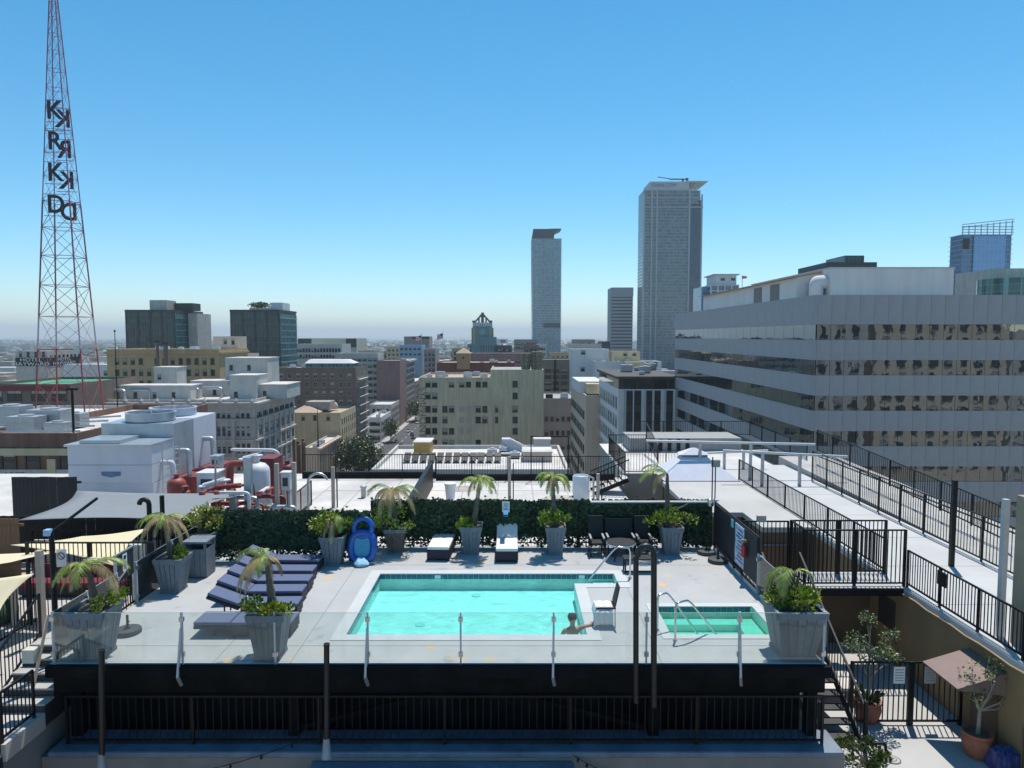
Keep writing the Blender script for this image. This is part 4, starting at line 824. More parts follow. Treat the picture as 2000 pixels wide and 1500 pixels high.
def pole(label, u, vt, vb, Y, r, m, sq=False, hook=False, head=None, zb=None):
    a, b = atY(u, vb, Y), atY(u, vt, Y)
    if zb is not None: a.z = zb
    t = thing('pole', label, 'post', a)
    if sq: MB().box(a.x - r, a.x + r, Y - r, Y + r, a.z, b.z).build('shaft', m, t); MB().box(a.x - 2*r, a.x + 2*r, Y - 2*r, Y + 2*r, a.z, a.z + 0.02).build('foot_plate', m, t)
    else:
        pts = [Vector((b.x, Y, a.z)), b]
        if hook: pts += [b + Vector((-0.14 + 0.14*math.cos(k*math.pi/6), 0, 0.14*math.sin(k*math.pi/6))) for k in range(1, 7)]
        MB().tube(pts, r, 10).build('shaft', m, t, smooth=True)
    if head: MB().box(b.x - 0.1, b.x + 0.02, Y - 0.12, Y + 0.02, b.z - 0.05, b.z + 0.08).build('camera_head', mat('camera_blue', (0.3, 0.5, 0.75), 0.4, 0.3), t); MB().bar(b, b + Vector((0.5, 0.9, 0.55)), 0.05).build('arm', BLACK, t)
BEI = mat('beige_post', (0.42, 0.36, 0.3), 0.7, 0.08)
pole('black pole with a blue and white camera head beside the cream sails', 100, 1040, 1300, 15.2, 0.055, BLACK, head=True, zb=PZ)
pole('black pole with a curved top behind the slender palm', 291, 985, 1130, 20.3, 0.07, BLACK, hook=True, zb=PZ)
pole('straight black pole right of the curved topped pole', 316, 968, 1100, 21.6, 0.07, BLACK, zb=PZ)
pole('short beige square post on the left patio', 30, 1140, 1225, 18.6, 0.07, BEI, sq=True, zb=PZ)
pole('beige square post behind the patio fence', 84, 1075, 1250, 17.6, 0.07, BEI, sq=True, zb=PZ)
def sail(label, pts, m, sag=0.25, n=12):
    P = [Vector(p) for p in pts]; mb = MB(); vs_ = []
    if len(P) == 3: P = [P[0], P[1], P[2], P[0].lerp(P[2], 0.5)]
    for i in range(n+1):
        for j in range(n+1):
            f, g_ = i/n, j/n; p = P[0].lerp(P[1], f).lerp(P[3].lerp(P[2], f), g_); c = (P[0]+P[1]+P[2]+P[3])/4
            pull = 0.16*((4*f*(1-f)) if g_ in (0, 1) else 0) ; e = max(4*f*(1-f)*(1-4*g_*(1-g_)), 4*g_*(1-g_)*(1-4*f*(1-f)))
            p = p.lerp(c, 0.16*e); p.z -= sag*16*f*(1-f)*g_*(1-g_)*0.4; vs_.append(p)
    mb.add(vs_, [(i*(n+1)+j, (i+1)*(n+1)+j, (i+1)*(n+1)+j+1, i*(n+1)+j+1) for i in range(n) for j in range(n)])
    o = mb.build('shade_sail', m, smooth=True, up=True); so2 = o.modifiers.new('s', 'SOLIDIFY'); so2.thickness = 0.01; tag(o, label, 'shade sail', 'shade sails over the left patio')
CREAM = mat('cream_fabric', (0.66, 0.57, 0.38), 0.9, 0.05, 4); GREYF = mat('grey_fabric', (0.21, 0.225, 0.24), 0.9, 0.05, 2)
sail('large grey shade sail below the cooling tower', [atY(35, 1016, 21.5), atY(350, 1016, 21.3), atY(490, 962, 26.5), atY(150, 958, 27.0)], GREYF, 0.3)
sail('cream triangular shade sail in front of the dark fence', [atY(20, 1064, 19.3), atY(235, 1108, 18.0), atY(287, 1032, 21.2)], CREAM, 0.15)
sail('narrow cream shade sail at the left picture edge', [atY(-90, 1120, 17), atY(20, 1098, 17), atY(135, 1074, 18.8), atY(-80, 1084, 19.5)], CREAM, 0.1)
sail('cream shade sail corner low at the left picture edge', [atY(-160, 1260, 15.3), atY(-10, 1215, 15.3), atY(66, 1120, 16.6), atY(-160, 1130, 16.6)], CREAM, 0.1)
MAR = mat('maroon_fabric', (0.16, 0.02, 0.035), 0.85, 0.1, 4)
def sofa(label, x0, x1, y0, y1):
    t = thing('patio_sofa', label, 'sofa', ((x0+x1)/2, y0, PZ), 'maroon sofas on the left patio')
    MB().box(x0, x1, y0, y1, PZ + 0.08, PZ + 0.3).build('base', DK, t); n_ = max(1, round((x1-x0)/0.7))
    for i in range(n_): a_ = x0 + (x1-x0)*i/n_ + 0.01; b_ = x0 + (x1-x0)*(i+1)/n_ - 0.01; MB().box(a_, b_, y0, y1 - 0.2, PZ + 0.301, PZ + 0.46).build('seat_cushion', MAR, t, bevel=0.03); MB().box(a_, b_, y1 - 0.2, y1, PZ + 0.301, PZ + 0.85).build('back_cushion', MAR, t, bevel=0.03)
    for sx in (x0 + .05, x1 - .05): MB().box(sx - .04, sx + .04, y0 + .05, y1 - .05, PZ, PZ + 0.08).build('foot', DK, t)
sofa('maroon cushioned sofa behind the patio fence near the gate', -14.6, -11.6, 20.6, 21.4); sofa('maroon cushioned sofa under the cream sails further left', -18.5, -15.5, 20.2, 21.0)
t = thing('patio_heater', 'cream box shaped patio speaker on a black stand behind the fence', 'speaker', (-10.5, 19.4, PZ)); MB().box(-10.65, -10.3, 19.3, 19.6, PZ + 1.55, PZ + 2.0).build('case', MATS['cream_box'], t, bevel=0.03); MB().box(-10.52, -10.44, 19.42, 19.5, PZ, PZ + 1.55).build('stand', BLACK, t)
g = atZ(-5, 1215, PZ); t = thing('bean_bag', 'dark green bean bag at the left picture edge', 'bean bag', (g.x, g.y, PZ)); MB().lathe((g.x, g.y, PZ), [(0.35, 0), (0.5, 0.15), (0.5, 0.35), (0.32, 0.58), (0.08, 0.68)], 18).build('bag', mat('dark_green', (0.03, 0.07, 0.04), 0.8, 0.2), t, smooth=True)
g = atZ(30, 1150, PZ); 
def stool(label, x, y):
    t = thing('bar_stool', label, 'stool', (x, y, PZ)); MB().box(x-.2, x+.2, y-.2, y+.2, PZ+.7, PZ+.75).build('seat', DK, t)
    for a in (-.17, .17):
        for b_ in (-.17, .17): MB().box(x+a-.015, x+a+.015, y+b_-.015, y+b_+.015, PZ, PZ+.7).build('leg', DK, t)
stool('dark stool under the cream sail corner on the left patio', -14.5, 19.6)
# wooden and black board fences at the back of the patio
WOOD = mat('fence_wood', (0.26, 0.15, 0.075), 0.8, 0.3, 3, streak=0.3); BWD = mat('black_board', (0.014, 0.014, 0.016), 0.7, 0.4, 3)
def boards(label, x0, x1, y, z0, z1, m, w_=0.14):
    t = thing('board_fence', label, 'fence', ((x0+x1)/2, y, z0)); n_ = int((x1-x0)/w_); bmh = MB().box(-w_/2+0.006, w_/2-0.006, -0.012, 0.012, 0, z1-z0).mesh('board', m); rnd = random.Random(n_)
    for i in range(n_): piece('board', bmh, t, (x0 + w_*(i+.5), y + rnd.uniform(-.006, .006), z0 + rnd.uniform(0, .02)))
    for z in (z0 + 0.2, z1 - 0.25): MB().box(x0, x1, y + 0.013, y + 0.06, z, z + 0.09).build('rail', m, t)
boards('brown wooden board fence at the back left of the patio', -19.5, -15.6, 22.3, PZ, 0.95, WOOD); boards('tall black board fence below the cooling tower', -17.6, -10.2, 23.9, PZ, 0.62, BWD, 0.16)
boards('black board fence at the far left below the brick building', -19.6, -16.9, 27.5, PZ, 1.25, BWD, 0.16)
t = thing('low_railing', 'low black railing with white base along the back of the patio', 'railing', (-13, 23.2, PZ)); fence(t, (-16, 23.3, PZ), (-9.7, 23.3, PZ), 1.3, 0.2, 2.0); MB().box(-16, -9.7, 23.36, 23.44, PZ, PZ + 0.95).build('kerb', ROOFW, t)
# ================================================================ MACHINERY ROOF, LEFT BEYOND THE SAILS
MZ = -1.05
struct('hotel_roof', MB().add([(-34, 24.4, MZ), (DX0 - .03, 24.4, MZ), (DX0 - .03, 22.62, MZ), (6.8, 22.62, MZ), (6.8, 26.6, MZ), (5.6, 26.6, MZ), (5.6, 40, MZ), (-34, 40, MZ)], [tuple(range(8))]), ROOFW, up=True)
hr = bpy.data.objects['hotel_roof']; seam = mat('roof_seam', (0.36, 0.345, 0.33), 0.9, 0.25, 2)
for k in range(9): MB().box(-9.5 + 1.75*k, -9.44 + 1.75*k, 24.7, 39.5, MZ, MZ + .006).build('seam', seam, hr)
for k in range(3): MB().box(-9.5, 5.5, 27.5 + 4*k, 27.56 + 4*k, MZ, MZ + .008).build('seam', seam, hr)
for x_, y_, r_ in ((-6.5, 30, .9), (-1.0, 28.3, .7), (2.5, 33.5, 1.1), (-2.5, 36, .8)): MB().lathe((x_, y_, MZ), [(r_, .001), (r_*.98, .004)], 24).build('ponding_stain', mat('pond_stain', (0.4, 0.36, 0.31), 0.8, 0.3, 1.5), hr)
for x_, y_ in ((-7.2, 34), (0.5, 31), (3.8, 29)): MB().lathe((x_, y_, MZ), [(.12, 0), (.12, .5), (.17, .5), (.17, .58), (.02, .62)], 12).build('vent_cap', GALV, hr)
CTW = mat('tower_white', (0.50, 0.52, 0.58), 0.55, 0.06, 0.6, streak=0.06); CTG = mat('tower_galv', (0.42, 0.47, 0.52), 0.35, 0.12, 0.8, metal=0.5, streak=0.1); DRED = mat('dark_red', (0.18, 0.03, 0.025), 0.6, 0.2)
ct = thing('cooling_tower', 'big white cooling tower with two fan rings behind the grey sail', 'cooling tower', (-18.5, 34, MZ))
X0, X1, Y0 = -20.4, -16.55, 32.3
for k, (z0, z1) in enumerate(((MZ + .25, 0.0), (.01, .85), (.86, 1.7))): MB().box(X0 + (.12 if k == 0 else 0), X1, Y0 + (.1 if k == 0 else 0), Y0 + 2.2, z0, z1).build('panel', CTW, ct, bevel=0.02)
MB().box(X0 - .1, X1 + .05, Y0 - .1, Y0 + 2.2, 1.71, 1.81).build('cap', CTG, ct); MB().box(X0 + 0.5, X1 - 1.5, Y0 + .1, Y0 + 1.8, 1.82, 1.98).build('hatch', CTG, ct)
MB().box(X0 + 0.3, X1, Y0 + 2.21, Y0 + 4.3, MZ + .9, 2.5).build('upper_casing', CTG, ct, bevel=0.02); MB().box(X0 + 0.3, X1 + .02, Y0 + 4.31, Y0 + 7.1, MZ + .9, 2.52).build('upper_casing', CTW, ct, bevel=0.02)
for y in (Y0 + 3.45, Y0 + 5.85):
    MB().lathe(((X0 + X1)/2 + .2, y, 2.53), [(1.15, 0), (1.15, 0.4), (1.2, 0.42), (1.08, 0.42), (1.06, 0.02)], 36).build('fan_ring', CTG if y < Y0 + 4.5 else CTW, ct, smooth=True)
    for k in range(12): a = k*math.pi/6; MB().bar(((X0 + X1)/2 + .2, y, 3.03), ((X0 + X1)/2 + .2 + 1.13*math.cos(a), y + 1.13*math.sin(a), 2.95), 0.02).build('guard_spoke', GALV, ct)
    for k in range(6): a = k*math.pi/3 + .3; MB().bar(((X0 + X1)/2 + .2, y, 2.75), ((X0 + X1)/2 + .2 + 1.0*math.cos(a), y + 1.0*math.sin(a), 2.75), 0.22, 0.03).build('fan_blade', GALV, ct)
c_ = ((X0 + X1)/2 + .05, Y0 - .012, .43); em = MB().add([(c_[0]-.45, c_[1], .55), (c_[0]+.45, c_[1], .55), (c_[0]+.45, c_[1], .37), (c_[0], c_[1], .27), (c_[0]-.45, c_[1], .37)], [(0, 1, 2, 3, 4)]).build('emblem', mat('emblem_blue', (0.08, 0.16, 0.3), 0.5, 0.2), ct)
for y, z in ((Y0 + 2.6, 1.1), (Y0 + 5.4, 1.3), (Y0 + 0.9, .8)): MB().tube(arc([(X1, y, z), (X1 + .55, y, z), (X1 + .55, y, MZ)]), 0.13, 10).build('duct', GALV if y > Y0 + 1 else CTW, ct, smooth=True)
MB().box(X0, X1 + 1.0, Y0 + 2.3, Y0 + 7, MZ, MZ + .89).build('support', DRED, ct)
for y in (Y0 + .3, Y0 + 2.0): MB().bar((X1 + .35, y, MZ), (X1 + .35, y, 1.8), .05).build('ladder_rail', GALV, ct)
for k in range(8): MB().bar((X1 + .35, Y0 + .3, MZ + .4 + .3*k), (X1 + .35, Y0 + 2.0, MZ + .4 + .3*k), .025).build('ladder_rung', GALV, ct)
RED = mat('red_pipe_paint', (0.28, 0.055, 0.04), 0.55, 0.25, 3); REDD = mat('deep_red_paint', (0.16, 0.025, 0.03), 0.55, 0.25, 3); TANKW = mat('tank_white', (0.62, 0.63, 0.65), 0.55, 0.06, 2, streak=0.08)
def tank(label, u0, u1, vt, Y, m, name='storage_tank'):
    a, b = atY(u0, vt, Y), atY(u1, vt, Y); r = (b.x - a.x)/2; x = (a.x + b.x)/2; h = a.z - MZ
    t = thing(name, label, 'tank', (x, Y, MZ), 'tanks among the roof pipework')
    MB().lathe((x, Y, MZ), [(r*.9, 0.12), (r, 0.2), (r, h - r*.75), (r*.92, h - r*.45), (r*.65, h - r*.16), (r*.25, h - .02), (.02, h)], 26).build('shell', m, t, smooth=True)
    for k in range(3): a_ = k*2.094; MB().box(x + r*.75*math.cos(a_) - .05, x + r*.75*math.cos(a_) + .05, Y + r*.75*math.sin(a_) - .05, Y + r*.75*math.sin(a_) + .05, MZ, MZ + .16).build('leg', m, t)
    MB().lathe((x, Y, MZ + h - .03), [(.1, 0), (.1, .12), (.13, .13), (.13, .17)], 12).build('nozzle', m, t); return t, x, r, h
t, x, r, h = tank('white domed tank with a rust stain among red pipes', 478, 526, 902, 27.5, TANKW)
MB().add([(x - .12, 27.5 - r*1.006, MZ + h*.62), (x + .02, 27.5 - r*1.01, MZ + h*.75), (x + .1, 27.5 - r*1.0, MZ + h*.55), (x + .14, 27.5 - r*.995, MZ + h*.3), (x + .02, 27.5 - r*1.01, MZ + h*.22), (x - .1, 27.5 - r*1.006, MZ + h*.32)], [(0, 1, 2, 3, 4, 5)]).build('rust_plate', RED, t)
tank('tall dark red tank at the right end of the pipework', 548, 574, 905, 31.5, REDD); tank('short red domed tank at the left of the pipework', 327, 362, 932, 29.5, RED); tank('squat red tank below the short domed one', 352, 372, 956, 27.5, RED)
def ublock(name, label, cat, u0, u1, vt, vb, Y, dep, m, group=None):
    a, b = atY(u0, vt, Y), atY(u1, vb, Y); t = thing(name, label, cat, ((a.x + b.x)/2, Y, b.z), group)
    MB().box(a.x, b.x, Y, Y + dep, b.z, a.z).build('casing', m, t, bevel=0.02); MB().box(a.x - .03, b.x + .03, Y - .03, Y + dep + .03, a.z + .001, a.z + .05).build('lid', m, t)
    MB().box(a.x + (b.x-a.x)*.2, b.x - (b.x-a.x)*.2, Y - .008, Y - .001, b.z + (a.z-b.z)*.25, a.z - (a.z-b.z)*.25).build('grille', mat('grille_dark', (0.06, 0.06, 0.065), 0.7, 0.2), t)
    for sx in (a.x + .06, b.x - .06): MB().box(sx - .04, sx + .04, Y + .05, Y + dep - .05, min(MZ, b.z - .1), b.z).build('leg', GALV, t)
    return t
ublock('equipment_cabinet', 'deep red equipment cabinet behind the white tank', 'cabinet', 506, 536, 898, 975, 29.5, 1.2, REDD)
ublock('equipment_cabinet', 'white equipment cabinet with open top left of the white tank', 'cabinet', 384, 422, 926, 965, 27.8, .9, TANKW)
ublock('equipment_cabinet', 'grey control cabinet at the back of the pipework', 'cabinet', 410, 428, 893, 912, 32, .6, CTG)
ublock('equipment_cabinet', 'white louvred cabinet behind the railing right of the tank', 'cabinet', 548, 566, 925, 958, 27, .4, TANKW)
def prun(label, pts, r, m):
    t = thing('pipe_run', label, 'pipe', pts[0], 'pipe runs on the machinery roof'); MB().tube(arc(pts) if len(pts) > 2 else pts, r, 10).build('pipe', m, t, smooth=True)
    for p_ in (pts[0], pts[-1]): MB().lathe((p_[0], p_[1], p_[2] - .03), [(r*1.5, 0), (r*1.5, .06)], 12).build('flange', m, t)
prun('thick red pipe bending down beside the grey column', [atY(500, 905, 28.6), atY(450, 905, 28.6), atY(448, 985, 28.6)], .14, RED)
prun('red pipe crossing low in front of the white cabinet', [atY(470, 948, 27.0), atY(420, 952, 27.0), atY(415, 1000, 27)], .1, RED)
prun('long red pipe rack at the height of the white cabinet top', [atY(380, 918, 30), atY(432, 912, 30), atY(432, 985, 30)], .08, REDD)
prun('pale inclined duct above the white cabinet', [atY(398, 950, 27.3), atY(440, 938, 27.3)], .13, TANKW)
prun('pale capped duct on the grey column before the white tank', [atY(476, 897, 26.8), atY(504, 890, 26.8)], .12, TANKW)
prun('white gantry pipe above the pipework', [atY(455, 878, 31), atY(545, 879, 31), atY(548, 960, 31)], .07, TANKW)
prun('red frame pipe below the white gantry pipe', [atY(455, 881, 31.4), atY(498, 881, 31.4), atY(456, 960, 31.4)][:2], .04, REDD)
rnd = random.Random(31)
ORD = ['first', 'second', 'third', 'fourth', 'fifth', 'sixth', 'seventh', 'eighth', 'ninth', 'tenth', 'eleventh', 'twelfth', 'thirteenth', 'fourteenth', 'fifteenth', 'sixteenth', 'seventeenth', 'eighteenth', 'nineteenth', 'twentieth', 'last but one', 'last']
for k in range(22):
    u = 400 + k*6.2 + rnd.uniform(-5, 5); v = rnd.uniform(958, 1000); Y = rnd.uniform(25.3, 27.5); a = atY(u, v, Y); a.z = max(a.z, MZ + .1); ln = rnd.uniform(.4, 1.2)
    d = Vector((ln, 0, 0)) if k % 2 else Vector((0, ln, 0)); m_ = [RED, RED, REDD, TANKW, GALV][k % 5]
    t = thing('pipe_fitting', ['red', 'red', 'dark red', 'white', 'grey'][k % 5] + ' pipe fitting low behind the ivy screen, ' + ORD[k] + ' from the left', 'pipe', a, 'small pipe fittings low among the machinery'); MB().tube(arc([a, a + d, a + d + Vector((0, 0, -min(.6, a.z - MZ)))]), rnd.uniform(.045, .085), 9).build('pipe', m_, t, smooth=True)
    MB().lathe((a.x, a.y, a.z - .06), [(.1, 0), (.13, .05), (.1, .12)], 10).build('valve', RED if m_ in (TANKW, GALV) else m_, t)
for u, vt, Y, r_, lab in ((484, 893, 26.6, .13, 'thick grey square column before the white tank'), (540, 905, 26.0, .07, 'thin tan post right of the white tank'), (574, 903, 26.2, .07, 'grey post at the corner of the roof railing'), (455, 960, 25.8, .11, 'short grey post among low pipes'), (420, 890, 27.0, .03, 'thin dark mast above the white cabinet')):
    a = atY(u, vt, Y); t = thing('pole', lab, 'post', (a.x, Y, MZ)); MB().box(a.x - r_, a.x + r_, Y - r_, Y + r_, MZ, a.z).build('shaft', BEI if r_ < .1 else CTG, t); MB().box(a.x - r_*1.4, a.x + r_*1.4, Y - r_*1.4, Y + r_*1.4, MZ, MZ + .03).build('foot_plate', GALV, t)
t = thing('roof_railing', 'black railing between the machinery and the white roof terrace', 'railing', (-8.6, 28, MZ)); fence(t, (-9.0, 23.2, MZ), (-9.3, 32.5, MZ), 1.15, 0.13, 1.9); fence(t, (-9.0, 23.0, MZ), (-4.6, 23.0, MZ), 1.35, 0.13, 2.2)
t = thing('roof_railing', 'black railing along the far edge of the white roof terrace, left part', 'railing', (-5, 38.5, MZ)); fence(t, (-11.5, 38.6, MZ), (-4.2, 38.6, MZ), 1.35, 0.14, 2.0); MB().box(-11.5, -4.2, 38.66, 38.9, MZ, MZ + .35).build('kerb', BLACK, t)
t = thing('roof_railing', 'black railing along the far edge of the white roof terrace, right part', 'railing', (0, 37.5, MZ)); fence(t, (-4.1, 38.0, MZ), (5.5, 38.0, MZ), 1.35, 0.14, 2.0); MB().box(-4.1, 5.5, 38.06, 38.3, MZ, MZ + .35).build('kerb', BLACK, t); MB().box(1.0, 1.06, 37.9, 37.96, MZ, MZ + 2.4).build('frame_post', BLACK, t); MB().box(3.0, 3.06, 37.9, 37.96, MZ, MZ + 2.4).build('frame_post', BLACK, t); MB().box(1.0, 3.06, 37.9, 37.96, MZ + 2.4, MZ + 2.46).build('frame_beam', BLACK, t)
t = thing('roof_railing', 'black railing just behind the middle ivy screen', 'railing', (0, 24.4, MZ)); fence(t, (-4.0, 24.6, MZ), (6.0, 24.6, MZ), 1.5, 0.13, 2.0)
tag(MB().hexa([(-4.3, 25.5, MZ), (-4.1, 25.5, MZ), (-4.1, 36.5, MZ), (-4.3, 36.5, MZ)], [(-4.3, 25.5, .05), (-4.1, 25.5, .05), (-4.1, 36.5, .25), (-4.3, 36.5, .25)]).build('divider_wall', BLACK), 'dark divider panel on the white roof terrace', 'wall')
t = thing('bucket', 'white plastic bucket on the white roof terrace', 'bucket', (-2.9, 33, MZ)); MB().lathe((-2.9, 33, MZ + .1), [(.2, 0), (.26, .75), (.29, .75), (.29, .82), (.24, .8)], 18).build('body', WPL, t, smooth=True); MB().lathe((-2.9, 33, MZ), [(.4, 0), (.4, .1)], 18).build('tray', WPL, t)
a = atY(1135, 945, 33); t = thing('water_slide_tub', 'white curved tub standing on the roof terrace near the stairs', 'tub', (a.x, 33, MZ)); MB().lathe((a.x, 33, MZ), [(.38, 0), (.4, .1), (.4, 1.25), (.36, 1.3), (.34, 1.2)], 20).build('shell', WPL, t, smooth=True); MB().tube([(a.x + .3, 32.8, MZ + 1.3), (a.x + .55, 32.8, MZ + 1.2), (a.x + .58, 32.8, MZ)], .05, 8).build('pipe', GALV, t)
for u, vt, lab in ((283, 0, ''), (995, 892, 'pair of thin grey pipes standing on the roof terrace'), (650, 912, 'thin pole with a lamp on the roof terrace'), (1168, 925, 'square grey post near the roof stairs')):
    if not lab: continue
    a = atY(u, vt, 32); t = thing('pole', lab, 'post', (a.x, 32, MZ)); MB().box(a.x - .07, a.x + .07, 31.93, 32.07, MZ, a.z).build('shaft', BEI, t); MB().box(a.x + .15, a.x + .2, 31.97, 32.03, MZ, a.z - .3).build('shaft', BLACK, t)
for x_, y_, lab in ((-8.0, 27.5, 'grey gooseneck vent pipe left of the drooping palm'),): 
    t = thing('vent_pipe', lab, 'vent pipe', (x_, y_, MZ)); MB().tube([(x_, y_, MZ), (x_, y_, 1.0)] + [(x_ + .4 - .4*math.cos(k*math.pi/8), y_, 1.0 + .4*math.sin(k*math.pi/8)) for k in range(1, 8)], .05, 8).build('tube', GALV, t, smooth=True)
# raised roof with stairs, gazebo and steel bars
RZ = -0.25
rr = thing('raised_roof', 'raised white roof with a beige wall beyond the terrace', 'building', (8, 36, MZ)); MB().box(5.75, 14.2, 36.0, 46, -3, RZ - .06).build('wall', mat('beige_wall', (0.42, 0.39, 0.34), 0.85, 0.08, 0.8), rr); MB().box(5.7, 14.25, 35.95, 46.05, RZ - .058, RZ).build('roof', ROOFW, rr)
MB().box(7.2, 14.0, 43.0, 45.9, RZ + .001, .55).build('plant_room', mat('grey_panel', (0.3, 0.3, 0.29), 0.8, 0.1), rr)
for k in range(5): MB().box(8.4 + k*.55, 8.62 + k*.55, 42.94, 42.995, RZ + .05, .5).build('opening', BLACK, rr)
t = thing('roof_railing', 'black railing on the raised white roof behind the gazebo', 'railing', (8, 36.2, RZ)); fence(t, (5.8, 36.1, RZ), (10.0, 36.1, RZ), 1.07, 0.15, 1.8); fence(t, (5.8, 36.1, RZ), (5.8, 42, RZ), 1.07, 0.15, 2)
t = thing('roof_railing', 'black railing at the far end of the raised white roof', 'railing', (10, 45.9, .55)); fence(t, (8.0, 46, .3), (15.5, 46, .3), .95, 0.15, 2.0); fence(t, (15.5, 46, .3), (15.5, 37, .1), 1.0, .15, 2)
t = thing('roof_railing', 'dark upper landing railing beside the striped building', 'railing', (6.5, 44, .2)); fence(t, (5.8, 42.1, -.2), (8.0, 42.1, -.2), 1.1, .15, 2); sloped(t, (8.0, 42, .6), (8.0, 38.5, -.2), 1.0, 20)
t = thing('roof_stairs', 'small stairs climbing right to the raised white roof', 'stairs', (5, 35, MZ))
for k in range(6): MB().box(4.1 + .27*k, 4.4 + .27*k, 34.6, 35.6, MZ + .1 + .13*k, MZ + .14 + .13*k).build('tread', ROOFW, t)
for y in (34.58, 35.62): MB().bar((4.0, y, MZ + .02), (5.75, y, RZ - .05), .05, .2).build('stringer', BLACK, t); MB().bar((4.0, y, MZ + 1.0), (5.75, y, RZ + .95), .05).build('handrail', BLACK, t); [piece('bar', barmesh(BLACK), t, (4.0 + 1.75*k/10, y, MZ + .05 + .8*k/10), 0, (.025, .025, .95)) for k in range(11)]
TENT = mat('tent_white', (0.6, 0.61, 0.68), 0.8, 0.05, 2, bump=0.3, bscale=3)
gz = thing('gazebo', 'white fabric gazebo roof with a small raised cap', 'gazebo', (8.8, 33.7, 0))
def pyr(mb, x0, x1, y0, y1, z0, x2, x3, y2, y3, z1): mb.hexa([(x0, y0, z0), (x1, y0, z0), (x1, y1, z0), (x0, y1, z0)], [(x2, y2, z1), (x3, y2, z1), (x3, y3, z1), (x2, y3, z1)]); return mb
pyr(MB(), 7.0, 10.45, 32.3, 35.2, .12, 8.1, 9.3, 33.4, 34.1, 1.02).build('canopy', TENT, gz); MB().box(8.15, 9.25, 33.45, 34.05, 1.02, 1.14).build('cap_vent', mat('shade_grey', (0.2, 0.2, 0.24), 0.8, 0.1), gz); pyr(MB(), 8.0, 9.4, 33.35, 34.15, 1.141, 8.6, 8.8, 33.7, 33.8, 1.42).build('cap', TENT, gz); MB().box(7.0, 10.45, 32.27, 32.3, .02, .12).build('valance', mat('shade_grey', (0, 0, 0)), gz)
for x_ in (7.05, 10.4):
    for y_ in (32.35, 35.15): MB().box(x_-.04, x_+.04, y_-.04, y_+.04, MZ if y_ > 33 else .1, .12).build('leg', GALV, gz)
for (u0, v0, u1, v1, Y, lab) in ((1262, 861, 1592, 868, 33.5, 'long pale steel tube spanning above the gazebo'), (1412, 880, 1655, 892, 32.0, 'lower pale steel tube spanning over the walkway end'), (1375, 885, 1500, 880, 36, 'pale steel tube behind the lower one')):
    a, b = atY(u0, v0, Y), atY(u1, v1, Y); t = thing('steel_tube', lab, 'beam', a, 'pale steel tubes on posts'); MB().tube([a, b], .06, 10).build('tube', POSTM, t)
    for f in (.32, .62): c = a.lerp(b, f); MB().box(c.x - .06, c.x + .06, Y - .06, Y + .06, -.2, c.z - .04).build('post', GALV, t)
a = atY(1397, 905, 29); t = thing('floodlight', 'square floodlight on a thin black mast by the ivy screen corner', 'floodlight', (a.x, 29, .1)); MB().box(a.x-.17, a.x+.17, 28.85, 29, a.z-.14, a.z+.16).build('head', mat('lamp_grey', (.25, .28, .25), .5, .2), t, bevel=.02); MB().tube([(a.x, 28.95, .1), (a.x, 28.95, a.z - .14)], .025, 8).build('mast', BLACK, t)
t = thing('pole', 'thin black mast rising at the right ivy screen corner', 'post', (6.45, 22.5, 0)); MB().tube([(6.42, 22.5, 0), (6.42, 22.5, 2.9)], .02, 8).build('shaft', BLACK, t); MB().lathe((6.42, 22.5, 0), [(.05, 0), (.05, .02)], 10).build('foot_plate', BLACK, t)
hb = thing('hotel_building', 'ochre hotel building body under the roof terraces', 'building', (-5, 8, -46)); MB().box(-34, 10.6, 8, 40, -46, -3.4).build('wall', OCH, hb); MB().box(-10.64, DX0 - .12, 11.3, 16.3, -3.39, -1.32).build('stair_wall', LOWW, hb)
# ================================================================ THE CITY
GZ = -46.0
def PX(u, v, Y): return atY(u, v, Y).x
def PZv(v, Y): return atY(1000, v, Y).z
def groundmat():
    m = mat('city_ground', (0.2, 0.19, 0.165), 0.9, 0.3, 0.02, col2=(0.32, 0.3, 0.26)); return m
gm = MB(); gm.add([(-30000, -3000, GZ), (30000, -3000, GZ), (30000, 45000, GZ), (-30000, 45000, GZ)], [(0, 1, 2, 3)])
struct('ground', gm, groundmat(), up=True)
ASPH = mat('asphalt', (0.06, 0.06, 0.062), 0.85, 0.2, 0.3)
struct('street', MB().add([(-62.5, 60, GZ + .05), (-48.5, 60, GZ + .05), (-48.5, 1500, GZ + .05), (-62.5, 1500, GZ + .05)], [(0, 1, 2, 3)]), ASPH, up=True)
PAV = mat('pavement_concrete', (0.36, 0.35, 0.33), 0.85, 0.1, 0.5)
for x0, x1 in ((-65.6, -62.5), (-48.5, -45)): struct('pavement', MB().box(x0, x1, 60, 1500, GZ + .02, GZ + .17), PAV)
lane = MB()
for k in range(70): lane.box(-55.6, -55.4, 150 + k*12, 155 + k*12, GZ + .052, GZ + .056)
struct('lane_marking', lane, mat('lane_paint', (0.7, 0.68, 0.6), 0.7, 0.1))
